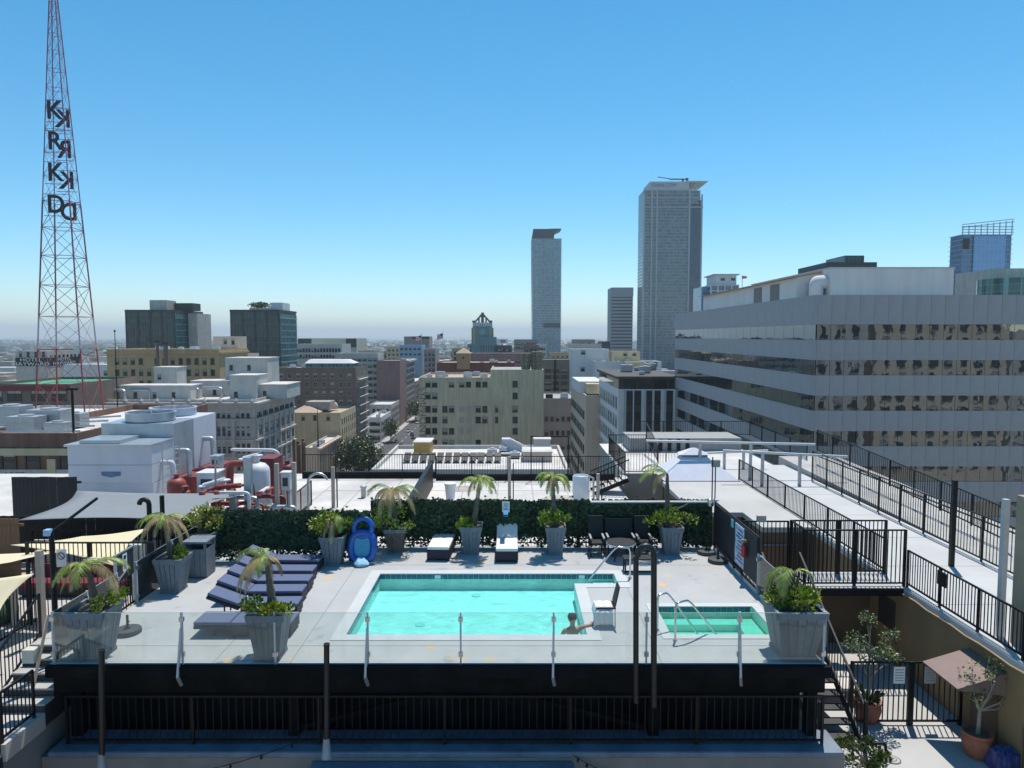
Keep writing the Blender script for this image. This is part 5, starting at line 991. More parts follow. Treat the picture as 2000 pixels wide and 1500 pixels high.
# ---- facade pieces
WG = winglass('window_glass', (0.03, 0.035, 0.04)); WF_DARK = mat('frame_dark', (0.05, 0.05, 0.05), 0.6, 0.1); WF_PALE = mat('frame_pale', (0.42, 0.41, 0.38), 0.7, 0.1)
WINC = {}; BLIND = mat('window_blind', (.38, .36, .32), .8, .15, .7); wrnd = random.Random(77)
def winmesh(w_, h_, fm, style=''):
    k = (round(w_, 2), round(h_, 2), fm.name, style)
    if k in WINC: return WINC[k]
    mb = MB(); f = min(.1, w_*.08); a, b = w_/2, h_/2
    for bx in ((-a, a, -b, -b + f), (-a, a, b - f, b), (-a, -a + f, -b + f, b - f), (a - f, a, -b + f, b - f), (-a + f, a - f, -.03, .03)):
        mb.box(bx[0], bx[1], -.09, .03, bx[2], bx[3])
    if w_ > 1.3: mb.box(-.03, .03, -.085, .03, -b + f, b - f)
    mb.box(-a - .1, a + .1, -.2, .03, -b - .12, -b - .001)
    mb.mi = 1; mb.add([(-a + f, -.02, -b + f), (a - f, -.02, -b + f), (a - f, -.02, b - f), (-a + f, -.02, b - f)], [(0, 1, 2, 3)])
    if style.startswith('arch'):
        mb.mi = 0; pts = [(a*math.cos(t_*math.pi/8), b + a*math.sin(t_*math.pi/8)) for t_ in range(9)]
        mb.add([(x, -.09, z) for x, z in pts] + [(x*.82, -.09, b + (z - b)*.82) for x, z in pts], [(i, i+1, 10+i, 9+i) for i in range(8)])
        mb.mi = 1; mb.add([(x*.85, -.02, b + (z - b)*.85) for x, z in pts], [tuple(range(9))])
    if 'b' in style:
        q = -.25*b if style.endswith('1') else .3*b
        mb.mi = 2; mb.add([(-a + f, -.03, q), (a - f, -.03, q), (a - f, -.03, b - f), (-a + f, -.03, b - f)], [(0, 1, 2, 3)])
    WINC[k] = mb.mesh('window', [fm, WG, BLIND]); return WINC[k]
ROT = {'F': 0.0, 'R': R(90), 'L': R(-90), 'B': R(180)}
def win(t, face, a, fixed, z, w_, h_, fm=None, style='', name='window'):
    loc = (a, fixed, z) if face in 'FB' else (fixed, a, z)
    q = wrnd.random(); style += '' if q < .6 else ('b1' if q < .75 else 'b2')
    return piece(name, winmesh(w_, h_, fm or WF_DARK, style), t, loc, ROT[face])
def grid(t, face, a0, a1, fixed, ztop, rows, rowh, cols, w_, h_, fm=None, style='', skip=0, seed=1):
    rnd = random.Random(seed)
    for r in range(rows):
        for c in range(cols):
            if skip and rnd.random() < skip: continue
            win(t, face, a0 + (a1 - a0)*(c + .5)/cols, fixed, ztop - rowh*(r + .5), w_, h_, fm, style)
def bld(name, label, X0, X1, Y0, Y1, zt, wm, rm=None, par=.7, zb=GZ, cat='building', cornice=None):
    t = thing(name, label, cat, ((X0 + X1)/2, Y0, zb))
    MB().box(X0, X1, Y0, Y1, zb, zt - par).build('wall', wm, t)
    MB().box(X0 + .3, X1 - .3, Y0 + .3, Y1 - .3, zt - par + .001, zt - par + .05).build('roof', rm or ROOFW, t)
    for b in ((X0, X1, Y0, Y0 + .29), (X0, X1, Y1 - .29, Y1), (X0, X0 + .29, Y0 + .291, Y1 - .291), (X1 - .29, X1, Y0 + .291, Y1 - .291)): MB().box(*b, zt - par + .001, zt).build('parapet', wm, t)
    if cornice:
        c = cornice; MB().box(X0 - c, X1 + c, Y0 - c, Y0 - .002, zt - par - .9, zt - par - .2).build('cornice', wm, t); MB().box(X1 + .002, X1 + c, Y0, Y1, zt - par - .9, zt - par - .2).build('cornice', wm, t)
    return t
def fb(name, label, u0, u1, vt, Y, dep, wm, **k):     # front face given in pixels at distance Y
    a, b = atY(u0, vt, Y), atY(u1, vt, Y); return bld(name, label, a.x, b.x, Y, Y + dep, a.z, wm, **k), a.x, b.x, a.z
def curtain(name, col, pw, ph, line, rough=.12, var=.35, spec=.5):
    """glass curtain wall: panes of slightly different tone between thin mullions"""
    m = bpy.data.materials.new(name); m.use_nodes = True; n = m.node_tree.nodes; l = m.node_tree.links; b = n['Principled BSDF']; b.inputs['Roughness'].default_value = rough; b.inputs['Specular IOR Level'].default_value = spec
    tc = n.new('ShaderNodeTexCoord'); sx = n.new('ShaderNodeSeparateXYZ'); l.new(tc.outputs['Object'], sx.inputs[0]); ad = n.new('ShaderNodeMath'); l.new(sx.outputs[0], ad.inputs[0]); l.new(sx.outputs[1], ad.inputs[1])
    cb = n.new('ShaderNodeCombineXYZ'); l.new(ad.outputs[0], cb.inputs[0]); l.new(sx.outputs[2], cb.inputs[1])
    br = n.new('ShaderNodeTexBrick'); br.offset = 0; br.inputs['Scale'].default_value = 1; br.inputs['Brick Width'].default_value = pw; br.inputs['Row Height'].default_value = ph; br.inputs['Mortar Size'].default_value = line; br.inputs['Mortar Smooth'].default_value = 0
    br.inputs['Color1'].default_value = tuple(c*(1 - var) for c in col) + (1,); br.inputs['Color2'].default_value = tuple(c*(1 + var) for c in col) + (1,); br.inputs['Mortar'].default_value = tuple(min(1, c*2.2 + .03) for c in col) + (1,)
    l.new(cb.outputs[0], br.inputs['Vector']); l.new(br.outputs['Color'], b.inputs['Base Color']); MATS[name] = m; return m
BRICK = mat('old_brick', (0.22, 0.12, 0.09), 0.9, 0.2, 0.5, streak=0.3); TAN = mat('tan_stone', (0.47, 0.33, 0.18), 0.85, 0.1, 0.3, streak=0.15); GREYS = mat('grey_stone', (0.5, 0.46, 0.42), 0.85, 0.12, 0.4, streak=0.2)
OLIVE = mat('olive_concrete', (0.60, 0.50, 0.34), 0.9, 0.12, 0.15, streak=0.25); DBROWN = mat('dark_brown_wall', (0.2, 0.15, 0.12), 0.9, 0.12, 0.3, streak=0.15); WHITEW = mat('white_wall', (0.62, 0.62, 0.62), 0.8, 0.05, 0.3, streak=0.08)
CREAMW = mat('cream_wall', (0.58, 0.48, 0.31), 0.85, 0.1, 0.3, streak=0.15); PURP = mat('purple_brick', (0.26, 0.16, 0.15), 0.9, 0.12, 0.2, streak=0.2); MAUVE = mat('mauve_grey_wall', (0.3, 0.25, 0.235), 0.9, 0.1, 0.2, streak=0.12); ROOFG = mat('grey_roof', (0.34, 0.33, 0.32), 0.9, 0.15, 0.1); ROOFT = mat('tan_roof', (0.42, 0.33, 0.25), 0.9, 0.12, 0.2)
PINK = mat('beige_pink_wall', (0.58, 0.46, 0.36), 0.9, 0.07, 0.2, streak=0.12); REDT = mat('red_brick_wall', (0.2, 0.075, 0.055), 0.9, 0.2, 0.3)
def ac(label, x, y, z, s=1.0, m=None):
    t = thing('roof_unit', label, 'roof unit', (x, y, z)); m = m or CTG; MB().box(x, x + 2*s, y, y + 1.4*s, z + .15, z + 1.3*s).build('case', m, t, bevel=.03); MB().lathe((x + s, y + .7*s, z + 1.3*s), [(.5*s, 0), (.5*s, .12), (.45*s, .13)], 14).build('fan', GALV, t); MB().box(x + .1, x + 2*s - .1, y + .1, y + 1.4*s - .1, z, z + .149).build('skid', BLACK, t)
# A brick building at the far left
t, a, b, z = fb('brick_building', 'weathered brown brick building with pale pilasters at the far left', -60, 150, 846, 60, 26, BRICK)
for u in (100, -10): x = PX(u, 850, 60); MB().box(x - .35, x + .35, 59.8, 59.998, GZ, z - 2.2).build('pilaster', CREAMW, t)
MB().box(a, b, 59.85, 59.997, z - 1.9, z - 1.3).build('band', CREAMW, t); zz = PZv(928, 60); MB().box(a, b, 59.86, 59.996, zz - .5, zz + .5).build('band', GREYS, t)
for v in (900, 970, 1040):
    for u in (16, 62, 128): win(t, 'F', PX(u, 850, 60), 60, PZv(v, 60), 1.25, 2.3)
text_obj('ARCE', 0.75, mat('faded_paint', (0.12, 0.11, 0.11), 0.9, 0.2), (PX(30, 928, 60), 59.85, zz), (R(90), 0, 0), t)
for k, (u, Y, s) in enumerate(((10, 63, 1.3), (50, 65, 1.6), (85, 63, .9), (112, 68, 1.1), (-20, 70, 1.5))): ac(['small', 'large', 'low', 'pale', 'boxy'][k] + ' grey roof unit on the brick building, ' + ORD[k] + ' of five', PX(u, 830, Y), Y, z - .64, s, GALV)
for k in range(4): t2 = thing('roof_pipe', 'thin pipe run across the brick building roof, ' + ORD[k] + ' from the edge', 'pipe', (-42, 62 + 2*k, z)); MB().tube([(-52 + k, 62 + 2.2*k, z - .2), (-38, 62 + 2.2*k, z - .1 + .2*k)], .1, 6).build('pipe', GALV, t2); MB().box(-45, -44.8, 62 + 2.2*k - .1, 62 + 2.2*k + .1, z - .65, z - .2).build('support', BLACK, t2)
# B and the arcade roof that carries the mast
TZ = PZv(812, 130)
t = bld('arcade_building', 'low pale building carrying the red lattice mast', -100, -66, 112, 150, TZ, GREYS)
rnd = random.Random(3)
for k in range(7): ac('grey cluttered roof unit below the lattice mast, ' + ORD[k] + ' from the left', -92 + 3.4*k, 114 + rnd.random()*8, TZ - .65, rnd.uniform(.8, 1.5), [GALV, CTW, CTG][k % 3])
t, a, b, z = fb('flat_building', 'brown flat roofed building with a maroon cornice and green roof edge', -40, 135, 750, 165, 30, DBROWN, rm=mat('green_roof', (0.06, 0.27, 0.15), 0.7, 0.1, .2)); MB().box(a, b + .3, 164.6, 164.998, z - 1.6, z - .3).build('cornice', mat('maroon_trim', (0.16, 0.03, 0.04), 0.7, 0.1), t)
for u in (-10, 28, 75, 115):
    for v in (772, 800): win(t, 'F', PX(u, 760, 165), 165, PZv(v, 165), 3.4, 2.6)
t, a, b, z = fb('hotel_building', 'grey hotel building with a black painted hotel sign', 30, 92, 686, 270, 22, GREYS)
sgn = thing('hotel_sign', 'black sign with white hotel lettering on the grey hotel', 'sign', (PX(62, 707, 270), 269.9, PZv(716, 270))); x0, x1, z0, z1 = PX(31, 707, 270), PX(92, 707, 270), PZv(715, 270), PZv(699, 270)
MB().box(x0, x1, 269.7, 269.99, z0, z1).build('board', mat('sign_black', (.015, .017, .02), .6, .1), sgn); zt_ = (z1 - z0)/2
text_obj('HOTEL', zt_*1.15, SIGNW, ((x0+x1)/2, 269.68, z1 - zt_*.52), (R(90), 0, 0), sgn, sx=1.5); text_obj('HAYWARD', zt_*1.2, SIGNW, ((x0+x1)/2, 269.68, z0 + zt_*.48), (R(90), 0, 0), sgn, sx=1.5)
MB().box(x1 + .02, x1 + .3, 270.2, 290, z0, z1).build('side_board', MATS['sign_black'], sgn); text_obj('HOTEL', zt_*1.15, SIGNW, (x1 + .32, 280, z1 - zt_*.52), (R(90), 0, R(90)), sgn, sx=1.5); text_obj('HAYWARD', zt_*1.2, SIGNW, (x1 + .32, 280, z0 + zt_*.48), (R(90), 0, R(90)), sgn, sx=1.5)
for k in range(4): win(t, 'F', PX(40 + 15*k, 690, 270), 270, PZv(692, 270), 1, 2)
grid(t, 'R', 271, 291, b, z - 1, 1, 3, 8, 1.2, 2.0)
t, a, b, z = fb('white_building', 'low white building with dark windows right of the hotel sign', 125, 235, 712, 250, 25, WHITEW); grid(t, 'F', a + 14, b, 250, z - 1.5, 1, 3, 4, 1.6, 1.6)
t, a, b, z = fb('tan_building', 'long tan building in front of the two dark glass blocks', 208, 428, 682, 240, 26, TAN, cornice=.6)
grid(t, 'F', a + 2, b - 1, 240, z - 2.2, 3, 3.8, 13, 1.35, 2.1, seed=4, skip=.08)
t, a, b, z = fb('tan_building', 'pale tan building with a small square tower before the right glass block', 428, 468, 692, 262, 20, PINK); grid(t, 'F', a + .5, b - .5, 262, z - 1, 2, 3.4, 5, .8, 1.6)
t, a, b, z = fb('roof_tower', 'small tan roof tower with a window beside the glass block', 416, 464, 657, 266, 9, PINK, zb=PZv(700, 262)); win(t, 'F', PX(440, 665, 266), 266, PZv(667, 266), 1.1, 1.8); win(t, 'F', PX(455, 665, 266), 266, PZv(667, 266), 1.1, 2.2)
for u, h_ in ((314, 668), (330, 672)): x = PX(u, 700, 236); t = thing('chimney', 'dark round chimney stack before the tan building, ' + ('left' if u < 320 else 'right') + ' one', 'chimney', (x, 234, -20)); MB().tube([(x, 234, -20), (x, 234, PZv(h_, 234))], .75 if u > 320 else .5, 12).build('stack', DBROWN, t); MB().lathe((x, 234, PZv(h_, 234)), [(.9, 0), (.9, .4)], 12).build('collar', BLACK, t)
# dark glass blocks
CG1 = curtain('dark_glass_wall', (0.022, 0.05, 0.06), 1.6, 3.3, .09, .1, .4, .25); CG2 = curtain('green_glass_wall', (0.06, 0.14, 0.14), 1.6, 3.3, .09, .1, .4, .3)
def glassblock(label, u0, u1, ub, vt, Y, floors, vb):
    a, b = atY(u0, vt, Y), atY(u1, vt, Y); dep = b.x*F/(ub - 1000)/1.0 - Y; t = thing('glass_building', label, 'building', ((a.x + b.x)/2, Y, GZ)); fh = 3.3
    MB().box(a.x, b.x, Y, Y + dep, GZ, a.z).build('core', CG1, t); MB().box(b.x + .002, b.x + .3, Y + .3, Y + dep, GZ, a.z - 1).build('side_glazing', CG2, t)
    MB().box(a.x - .3, b.x + .35, Y - .3, Y + dep, a.z, a.z + 1.1).build('parapet', mat('dark_trim', (0.03, 0.035, 0.04), .6, .1), t)
    for k in range(floors): z = a.z - fh*(k + 1); MB().box(a.x - .12, b.x + .1, Y - .16, Y - .002, z, z + .3).build('spandrel', MATS['dark_trim'], t); MB().box(b.x + .301, b.x + .9, Y + 1, Y + dep, z, z + .22).build('balcony', mat('balcony_pale', (.3, .36, .36), .6, .1), t)
    for k in range(5): x = a.x + (b.x - a.x)*k/4; MB().box(x - .2, x + .2, Y - .22, Y - .161, GZ, a.z).build('pier', MATS['dark_trim'], t)
    return t, a.x, b.x, a.z
t, a, b, z = glassblock('left dark glass block with two roof boxes', 245, 340, 398, 609, 380, 9, 680)
MB().box(PX(292, 590, 385), PX(325, 590, 385), 385, 396, z + 1.11, PZv(586, 385)).build('roof_box', GREYS, t); MB().box(PX(340, 590, 392), PX(376, 590, 392), 392, 402, z + 1.11, PZv(592, 392)).build('roof_box', MATS['dark_trim'], t); MB().box(b + 1, b + 6, 394, 412, GZ, z - .4).build('rear_wing', GREYS, t)
t, a, b, z = glassblock('right dark glass block with a white roof house and green roof garden', 450, 545, 580, 609, 370, 9, 690)
MB().box(PX(528, 590, 378), PX(552, 590, 378), 378, 390, z + 1.11, PZv(591, 378)).build('roof_box', WHITEW, t); MB().box(PX(487, 600, 376), PX(528, 600, 376), 376, 388, z + 1.11, PZv(601, 376)).build('roof_box', PINK, t)
def far_foliage(label, c, sx, sy, sz, n, seed, leaf=.5, name='roof_garden', mats=None, trunk=None):
    rnd = random.Random(seed); t = thing(name, label, 'tree' if trunk else 'plants', (c[0], c[1], trunk if trunk is not None else c[2])); mb = MB()
    for _ in range(n):
        d = Vector((rnd.gauss(0, 1), rnd.gauss(0, 1), rnd.gauss(0, 1))).normalized()*rnd.random()**.35; k = 1 + .25*math.sin(d.x*7 + seed)*math.cos(d.y*6)
        p = Vector((c[0] + d.x*sx*k, c[1] + d.y*sy*k, c[2] + d.z*sz*k)); a_ = Vector((rnd.gauss(0, 1), rnd.gauss(0, 1), rnd.gauss(0, 1))).normalized(); b_ = a_.cross(Vector((rnd.gauss(0, 1), rnd.gauss(0, 1), 1))).normalized(); s = leaf*rnd.uniform(.5, 1.2); mb.mi = rnd.random() < .4
        mb.add([p - a_*s, p - b_*s*.6, p + a_*s, p + b_*s*.6], [(0, 1, 2, 3)])
    mb.m = [int(q) for q in mb.m]; mb.build('crown', mats or [LT2, LT], t)
    if trunk is not None:
        MB().tube([(c[0], c[1], trunk), (c[0] + .2, c[1], c[2])], [.35, .2], 8).build('trunk', GBARK, t)
        for q in range(4): MB().tube([(c[0] + .1, c[1], c[2] - sz*.5), (c[0] + sx*.5*math.cos(q*1.6), c[1] + sy*.5*math.sin(q*1.6), c[2] + sz*.2)], [.15, .05], 6).build('limb', GBARK, t)
far_foliage('dark green roof garden on top of the right glass block', (PX(508, 596, 380), 380, PZv(596, 380)), 5.5, 3, 1.6, 900, 2)
# ornate stone building with arched windows
t = bld('ornate_building', 'ornate grey stone building with arched windows and a heavy cornice', PX(205, 785, 180), PX(497, 785, 180), 180, 213, PZv(780, 180), GREYS)
a, b, z = PX(205, 785, 180), PX(497, 785, 180), PZv(780, 180)
for k, c in enumerate((1.3, .9, .5)): MB().box(a, b + c, 180 - c, 179.998, z - 1.2 - .45*k, z - .78 - .45*k).build('cornice', GREYS, t); MB().box(b + .002, b + c, 180, 213, z - 1.2 - .45*k, z - .78 - .45*k).build('cornice', GREYS, t)
for k in range(9): x = b - .4 - k*4.0; MB().lathe((x, 179.2, z - .78), [(.45, 0), (.5, .5), (.25, .9), (.05, 1.3)], 8).build('finial', GREYS, t)
def bays(face, lo, hi, fixed, n):
    for i in range(n):
        c = lo + (hi - lo)*(i + .5)/n; w_ = (hi - lo)/n
        for j in (-1, 0, 1):
            q = c + j*w_*.27; win(t, face, q, fixed, z - 4.1, .8, 1.1); win(t, face, q, fixed, z - 8.4, .95, 2.2, WF_PALE, 'arch'); win(t, face, q, fixed, z - 12.6, 1.0, 2.7, WF_PALE); win(t, face, q, fixed, z - 17.0, 1.0, 2.7, WF_PALE)
        e = lo + (hi - lo)*i/n
        for q in (e,):
            if face == 'F': MB().box(q - .45, q + .45, 179.6, 179.998, z - 19.5, z - 5.2).build('pier', GREYS, t)
            else: MB().box(fixed + .002, fixed + .4, q - .45, q + .45, z - 19.5, z - 5.2).build('pier', GREYS, t)
bays('F', b - 30, b - .6, 180, 6); bays('R', 181, 212.5, b, 7)
for zz in (z - 5.1, z - 10.4, z - 14.8): MB().box(a, b + .55, 179.45, 179.997, zz - .25, zz + .1).build('string_course', GREYS, t); MB().box(b + .003, b + .55, 180, 213, zz - .25, zz + .1).build('string_course', GREYS, t)
WH2 = mat('offwhite_wall', (0.5, 0.49, 0.46), .85, .08, .3, streak=.1)
for k, (u0, u1, vt, vb, Y, dep, lab) in enumerate(((215, 372, 754, 776, 186, 7, 'long white roof house on the ornate building'), (300, 345, 718, 760, 205, 6, 'white lift house behind the long roof house'), (448, 500, 734, 770, 188, 9, 'white stepped roof house at the ornate building corner'), (440, 522, 700, 760, 200, 10, 'tall white roof house with small windows'), (372, 446, 745, 770, 196, 8, 'low pale roof house in the middle of the ornate roof'), (505, 560, 752, 766, 190, 12, 'low white parapet house at the right of the ornate roof'))):
    a_, b_ = atY(u0, vt, Y), atY(u1, vt, Y); rh = thing('roof_house', lab, 'roof house', ((a_.x+b_.x)/2, Y, z - .7)); MB().box(a_.x, b_.x, Y, Y + dep, z - .64, a_.z).build('wall', WH2, rh); MB().box(a_.x - .15, b_.x + .15, Y - .15, Y + dep + .15, a_.z + .001, a_.z + .2).build('roof', ROOFW, rh)
    for q in range(max(1, int((b_.x - a_.x)/5))): win(rh, 'F', a_.x + 1.6 + q*5, Y, z + .6 if vt > 730 else a_.z - 2.6, .9, 1.5)
for k in range(5): p0 = Vector((PX(230 + 40*k, 750, 190), 184 + 2*k, z + 2.0)); t2 = thing('roof_duct', 'silver duct on the ornate building roof, ' + ORD[k] + ' from the left', 'duct', p0); MB().tube(arc([p0, p0 + Vector((5, 0, 0)), p0 + Vector((5, 0, -2.6))]), .4, 8).build('duct', GALV, t2); MB().box(p0.x + .5, p0.x + .7, p0.y - .1, p0.y + .1, z - .65, p0.z).build('support', GALV, t2)
x = PX(226, 700, 120); t = thing('flag_pole', 'thin dark mast rising beside the ornate building', 'post', (x, 120, TZ - 20)); MB().tube([(x, 120, TZ - 22), (x, 120, PZv(648, 120))], [.16, .06], 8).build('shaft', BLACK, t); MB().lathe((x, 120, PZv(648, 120)), [(.15, 0), (.2, .15), (.02, .35)], 8).build('finial', BLACK, t)
x = PX(138, 700, 62); t = thing('flag_pole', 'thin black mast left of the cooling tower', 'post', (x, 62, -3)); MB().tube([(x, 62, -8), (x, 62, PZv(758, 62))], .11, 8).build('shaft', BLACK, t); MB().box(x - .5, x + .5, 61.9, 62.1, PZv(762, 62), PZv(758, 62)).build('arm', BLACK, t)
# street row, left side (right faces at x = -65)
def row(name, label, Y0, Y1, vt, uL, wm, rows, cols, fcols, rh=3.7, w_=1.5, h_=2.0, fm=None, rm=None, frows=None, vy=None):
    X1 = -65.6; z = PZv(vt, Y0); X0 = PX(uL, vt, Y0); t = bld(name, label, X0, X1, Y0, Y1, z, wm, rm=rm)
    if cols: grid(t, 'R', Y0 + .8, Y1 - .8, X1, z - 1.6, rows, rh, cols, w_, h_, fm)
    if fcols: grid(t, 'F', X0 + 1, X1 - 1, Y0, z - 1.6, frows or rows, rh, fcols, w_, h_, fm, seed=Y0, skip=.12)
    return t, X0, X1, z
t, a, b, z = row('theatre_building', 'low pale building with a blank end wall and columned street front', 238, 268, 874, 594, PINK, 3, 9, 0, 4.6, 1.3, 3.2)
for k in range(10): MB().box(b + .002, b + .5, 238.5 + 3.2*k, 239.1 + 3.2*k, z - 15, z - .9).build('column', PINK, t)
MB().box(b + .002, b + .9, 238, 268, z - .85, z - .3).build('cornice', PINK, t)
text_obj('PALACE', 2.2, mat('sign_pale', (.5, .5, .45), .7, .1), (b + .55, 241.2, z - 8), (R(90), R(90), R(90)), t)
x = PX(620, 800, 240); t2 = thing('flag_pole', 'dark flag pole on the corner of the low theatre building', 'post', (x, 240, z)); MB().tube([(x, 240, z - .7), (x, 240, PZv(793, 240))], [.25, .08], 8).build('shaft', BLACK, t2); MB().lathe((x, 240, z - .7), [(.6, 0), (.4, 1.2), (.2, 1.6)], 8).build('foot', BLACK, t2)
t, a, b, z = row('cream_building', 'cream building with a tan pitched roof and three small windows', 270, 297, 806, 565, CREAMW, 6, 7, 0, 4, 1.2, 2.2, rm=ROOFT)
for u in (592, 615, 641): win(t, 'F', PX(u, 815, 270), 270, PZv(816, 270), 1.3, 2.1, REDT)
MB().hexa([(a, 269.8, z), (b - 8, 269.8, z), (b - 8, 290, z), (a, 290, z)], [(a + 4, 276, z + 2.2), (b - 14, 276, z + 2.2), (b - 14, 284, z + 2.2), (a + 4, 284, z + 2.2)]).build('pitched_roof', ROOFT, t); MB().box(PX(597, 790, 276), PX(644, 790, 276), 276, 284, z + .5, PZv(785, 276)).build('roof_house', mat('graffiti_wall', (.33, .3, .27), .85, .2, .8), t)
MB().lathe((b - 6, 285, z), [(1.5, 0), (1.5, 1.2), (1.1, 2.2), (.2, 2.8)], 14).build('dome_vent', PINK, t)
t, a, b, z = row('brown_building', 'tall dark brown building with a glazed greenhouse on its roof', 298, 321, 718, 536, DBROWN, 11, 6, 9, 3.7, 1.6, 2.0, WF_PALE, ROOFG)
for k in range(11): MB().box(b + .21, b + 1.5, 300, 318, z - 5.2 - 3.7*k, z - 5.05 - 3.7*k).build('fire_escape', WH2, t)
gh = thing('greenhouse', 'glazed greenhouse with a white slatted roof on the brown building', 'greenhouse', (PX(640, 705, 303), 303, z)); x0, x1 = PX(597, 705, 303), PX(690, 705, 303); MB().box(x0, x1, 303, 312, z - .6, z + 1.6).build('glazing', CG2, gh); MB().hexa([(x0 - .4, 302.6, z + 1.62), (x1 + .4, 302.6, z + 1.62), (x1 + .4, 312.4, z + 1.62), (x0 - .4, 312.4, z + 1.62)], [(x0 + 1, 305, z + 3.2), (x1 - 3, 305, z + 3.2), (x1 - 3, 311, z + 3.2), (x0 + 1, 311, z + 3.2)]).build('roof', WHITEW, gh)
t, a, b, z = row('white_banded_building', 'small white banded building on the far street corner', 353, 382, 815, 716, WHITEW, 7, 8, 5, 3.5, 2.2, 1.7)
t, a, b, z = row('stone_building', 'narrow pale stone office building along the street', 384, 412, 790, 722, GREYS, 9, 7, 4, 3.6)
t, a, b, z = row('purple_brick_building', 'purple brown brick building with a blank end wall', 415, 440, 704, 735, PURP, 0, 0, 0)
t, a, b, z = row('pale_tower_block', 'tall pale stone building with a projecting cornice along the street', 441, 478, 703, 772, GREYS, 14, 9, 0, 3.8, 2.0, 2.3); MB().box(b + .002, b + 1.8, 441, 478, z - 1.4, z - .4).build('cornice', GREYS, t)
t, a, b, z = row('grey_street_building', 'grey street building beyond the projecting cornice', 482, 540, 745, 780, MAUVE, 9, 10, 0, 3.8, 2.2, 2)
t, a, b, z = fb('pale_office', 'pale office block with dark strip windows behind the purple building', 655, 738, 690, 430, 20, WH2); grid(t, 'F', a, b, 430, z - 2, 7, 3.8, 8, 2.6, 1.8)
t, a, b, z = fb('long_white_building', 'long white building right of the dark glass block', 575, 668, 672, 460, 25, WH2); grid(t, 'F', a + 1, b - 1, 460, z - 2, 2, 4, 15, 1.5, 2.4)
t, a, b, z = fb('flat_warehouse', 'low cream and black flat building below the horizon', 582, 696, 661, 560, 40, mat('cream_panel', (.5, .48, .38), .85, .08, .05)); MB().box(a - .1, PX(608, 661, 560), 559.6, 559.99, z - 7, z).build('dark_bay', MATS['dark_trim'], t); MB().box(PX(676, 661, 560), b + .1, 559.6, 559.99, z - 7, z).build('dark_bay', MATS['dark_trim'], t)
t, a, b, z = fb('grey_far_block', 'dark grey block with a stepped top left of the flag', 789, 838, 657, 600, 25, MAUVE); MB().box(PX(805, 657, 600), b + .2, 599.7, 599.99, z - 2.2, z).build('dark_top', MATS['dark_trim'], t)
t, a, b, z = fb('blue_far_block', 'pale blue low block below the flag', 780, 823, 674, 540, 25, mat('pale_blue_wall', (.25, .38, .5), .8, .08)); grid(t, 'F', a, b, 540, z - 1, 2, 4, 5, 2, 1.5)
t, a, b, z = fb('grey_far_tower', 'slim grey block with side windows at the end of the street', 828, 850, 682, 520, 30, MAUVE); grid(t, 'F', a, b, 520, z - 2, 6, 3.8, 3, 1.6, 2)
for u, v, lab, Y, far in ((815, 662, 'stars and stripes flag flying over the far grey block', 500, 1), (857, 658, 'flag on a tall pole at the end of the street', 480, 0)):
    x = PX(u + 8, v, Y); t = thing('flag', lab, 'flag', (x, Y, PZv(700, Y))); MB().tube([(x, Y, PZv(705, Y)), (x, Y, PZv(v - 12, Y))], .15, 6).build('pole', GALV, t); zt = PZv(v - 6, Y)
    for k in range(7): MB().hexa([(x - 4, Y + .3, zt - .5*k - 1.2), (x, Y, zt - .5*k), (x, Y + .05, zt - .5*k), (x - 4, Y + .35, zt - .5*k - 1.2)], [(x - 4, Y + .3, zt - .5*k - .7), (x, Y, zt - .5*k + .5), (x, Y + .05, zt - .5*k + .5), (x - 4, Y + .35, zt - .5*k - .7)]).build('stripe', mat('flag_red', (.5, .04, .07), .8, .1) if k % 2 == 0 else SIGNW, t)
    MB().hexa([(x - 1.7, Y - .08, zt - 1.7), (x, Y - .2, zt - 1.1), (x, Y - .1, zt - 1.1), (x - 1.7, Y, zt - 1.7)], [(x - 1.7, Y - .08, zt + .0), (x, Y - .2, zt + .5), (x, Y - .1, zt + .5), (x - 1.7, Y, zt)]).build('canton', mat('flag_blue', (.03, .05, .2), .8, .1), t)
# street trees and vehicles
far_foliage('dense dark street tree beside the low theatre building', (-56.5, 258, GZ + 9), 9, 8, 7, 5200, 5, .55, 'street_tree', trunk=GZ)
far_foliage('small dark street tree farther along the street', (-60.5, 352, GZ + 7), 4, 5, 4.5, 1400, 6, .5, 'street_tree', trunk=GZ); far_foliage('dark street tree at the far end of the street', (-60, 440, GZ + 8), 5, 8, 5, 1500, 8, .6, 'street_tree', trunk=GZ)
def car(label, x, y, m):
    t = thing('parked_car', label, 'car', (x, y, GZ), 'cars in the street'); z = GZ + .05
    MB().box(x - .9, x + .9, y - 2.2, y + 2.2, z + .3, z + .85).build('body', m, t, bevel=.15); MB().hexa([(x-.8, y-1.3, z+.851), (x+.8, y-1.3, z+.851), (x+.8, y+1.4, z+.851), (x-.8, y+1.4, z+.851)], [(x-.65, y-.7, z+1.45), (x+.65, y-.7, z+1.45), (x+.65, y+.9, z+1.45), (x-.65, y+.9, z+1.45)]).build('cabin', WG, t)
    for sx in (-.9, .9):
        for sy in (-1.35, 1.35): MB().lathe((x + sx - .1, y + sy, z + .33), [(.33, 0), (.33, .2)], 12, 'x').build('wheel', BLACK, t)
cc = [SIGNW, BLACK, STEEL, mat('car_red', (.35, .03, .03), .3, .1), mat('car_blue', (.04, .07, .2), .3, .1), SIGNW, GALV, BLACK, SIGNW, mat('car_red', (0, 0, 0)), STEEL, BLACK]
cn = ['white', 'black', 'silver', 'red', 'blue', 'white', 'grey', 'black', 'white', 'red', 'silver', 'black']
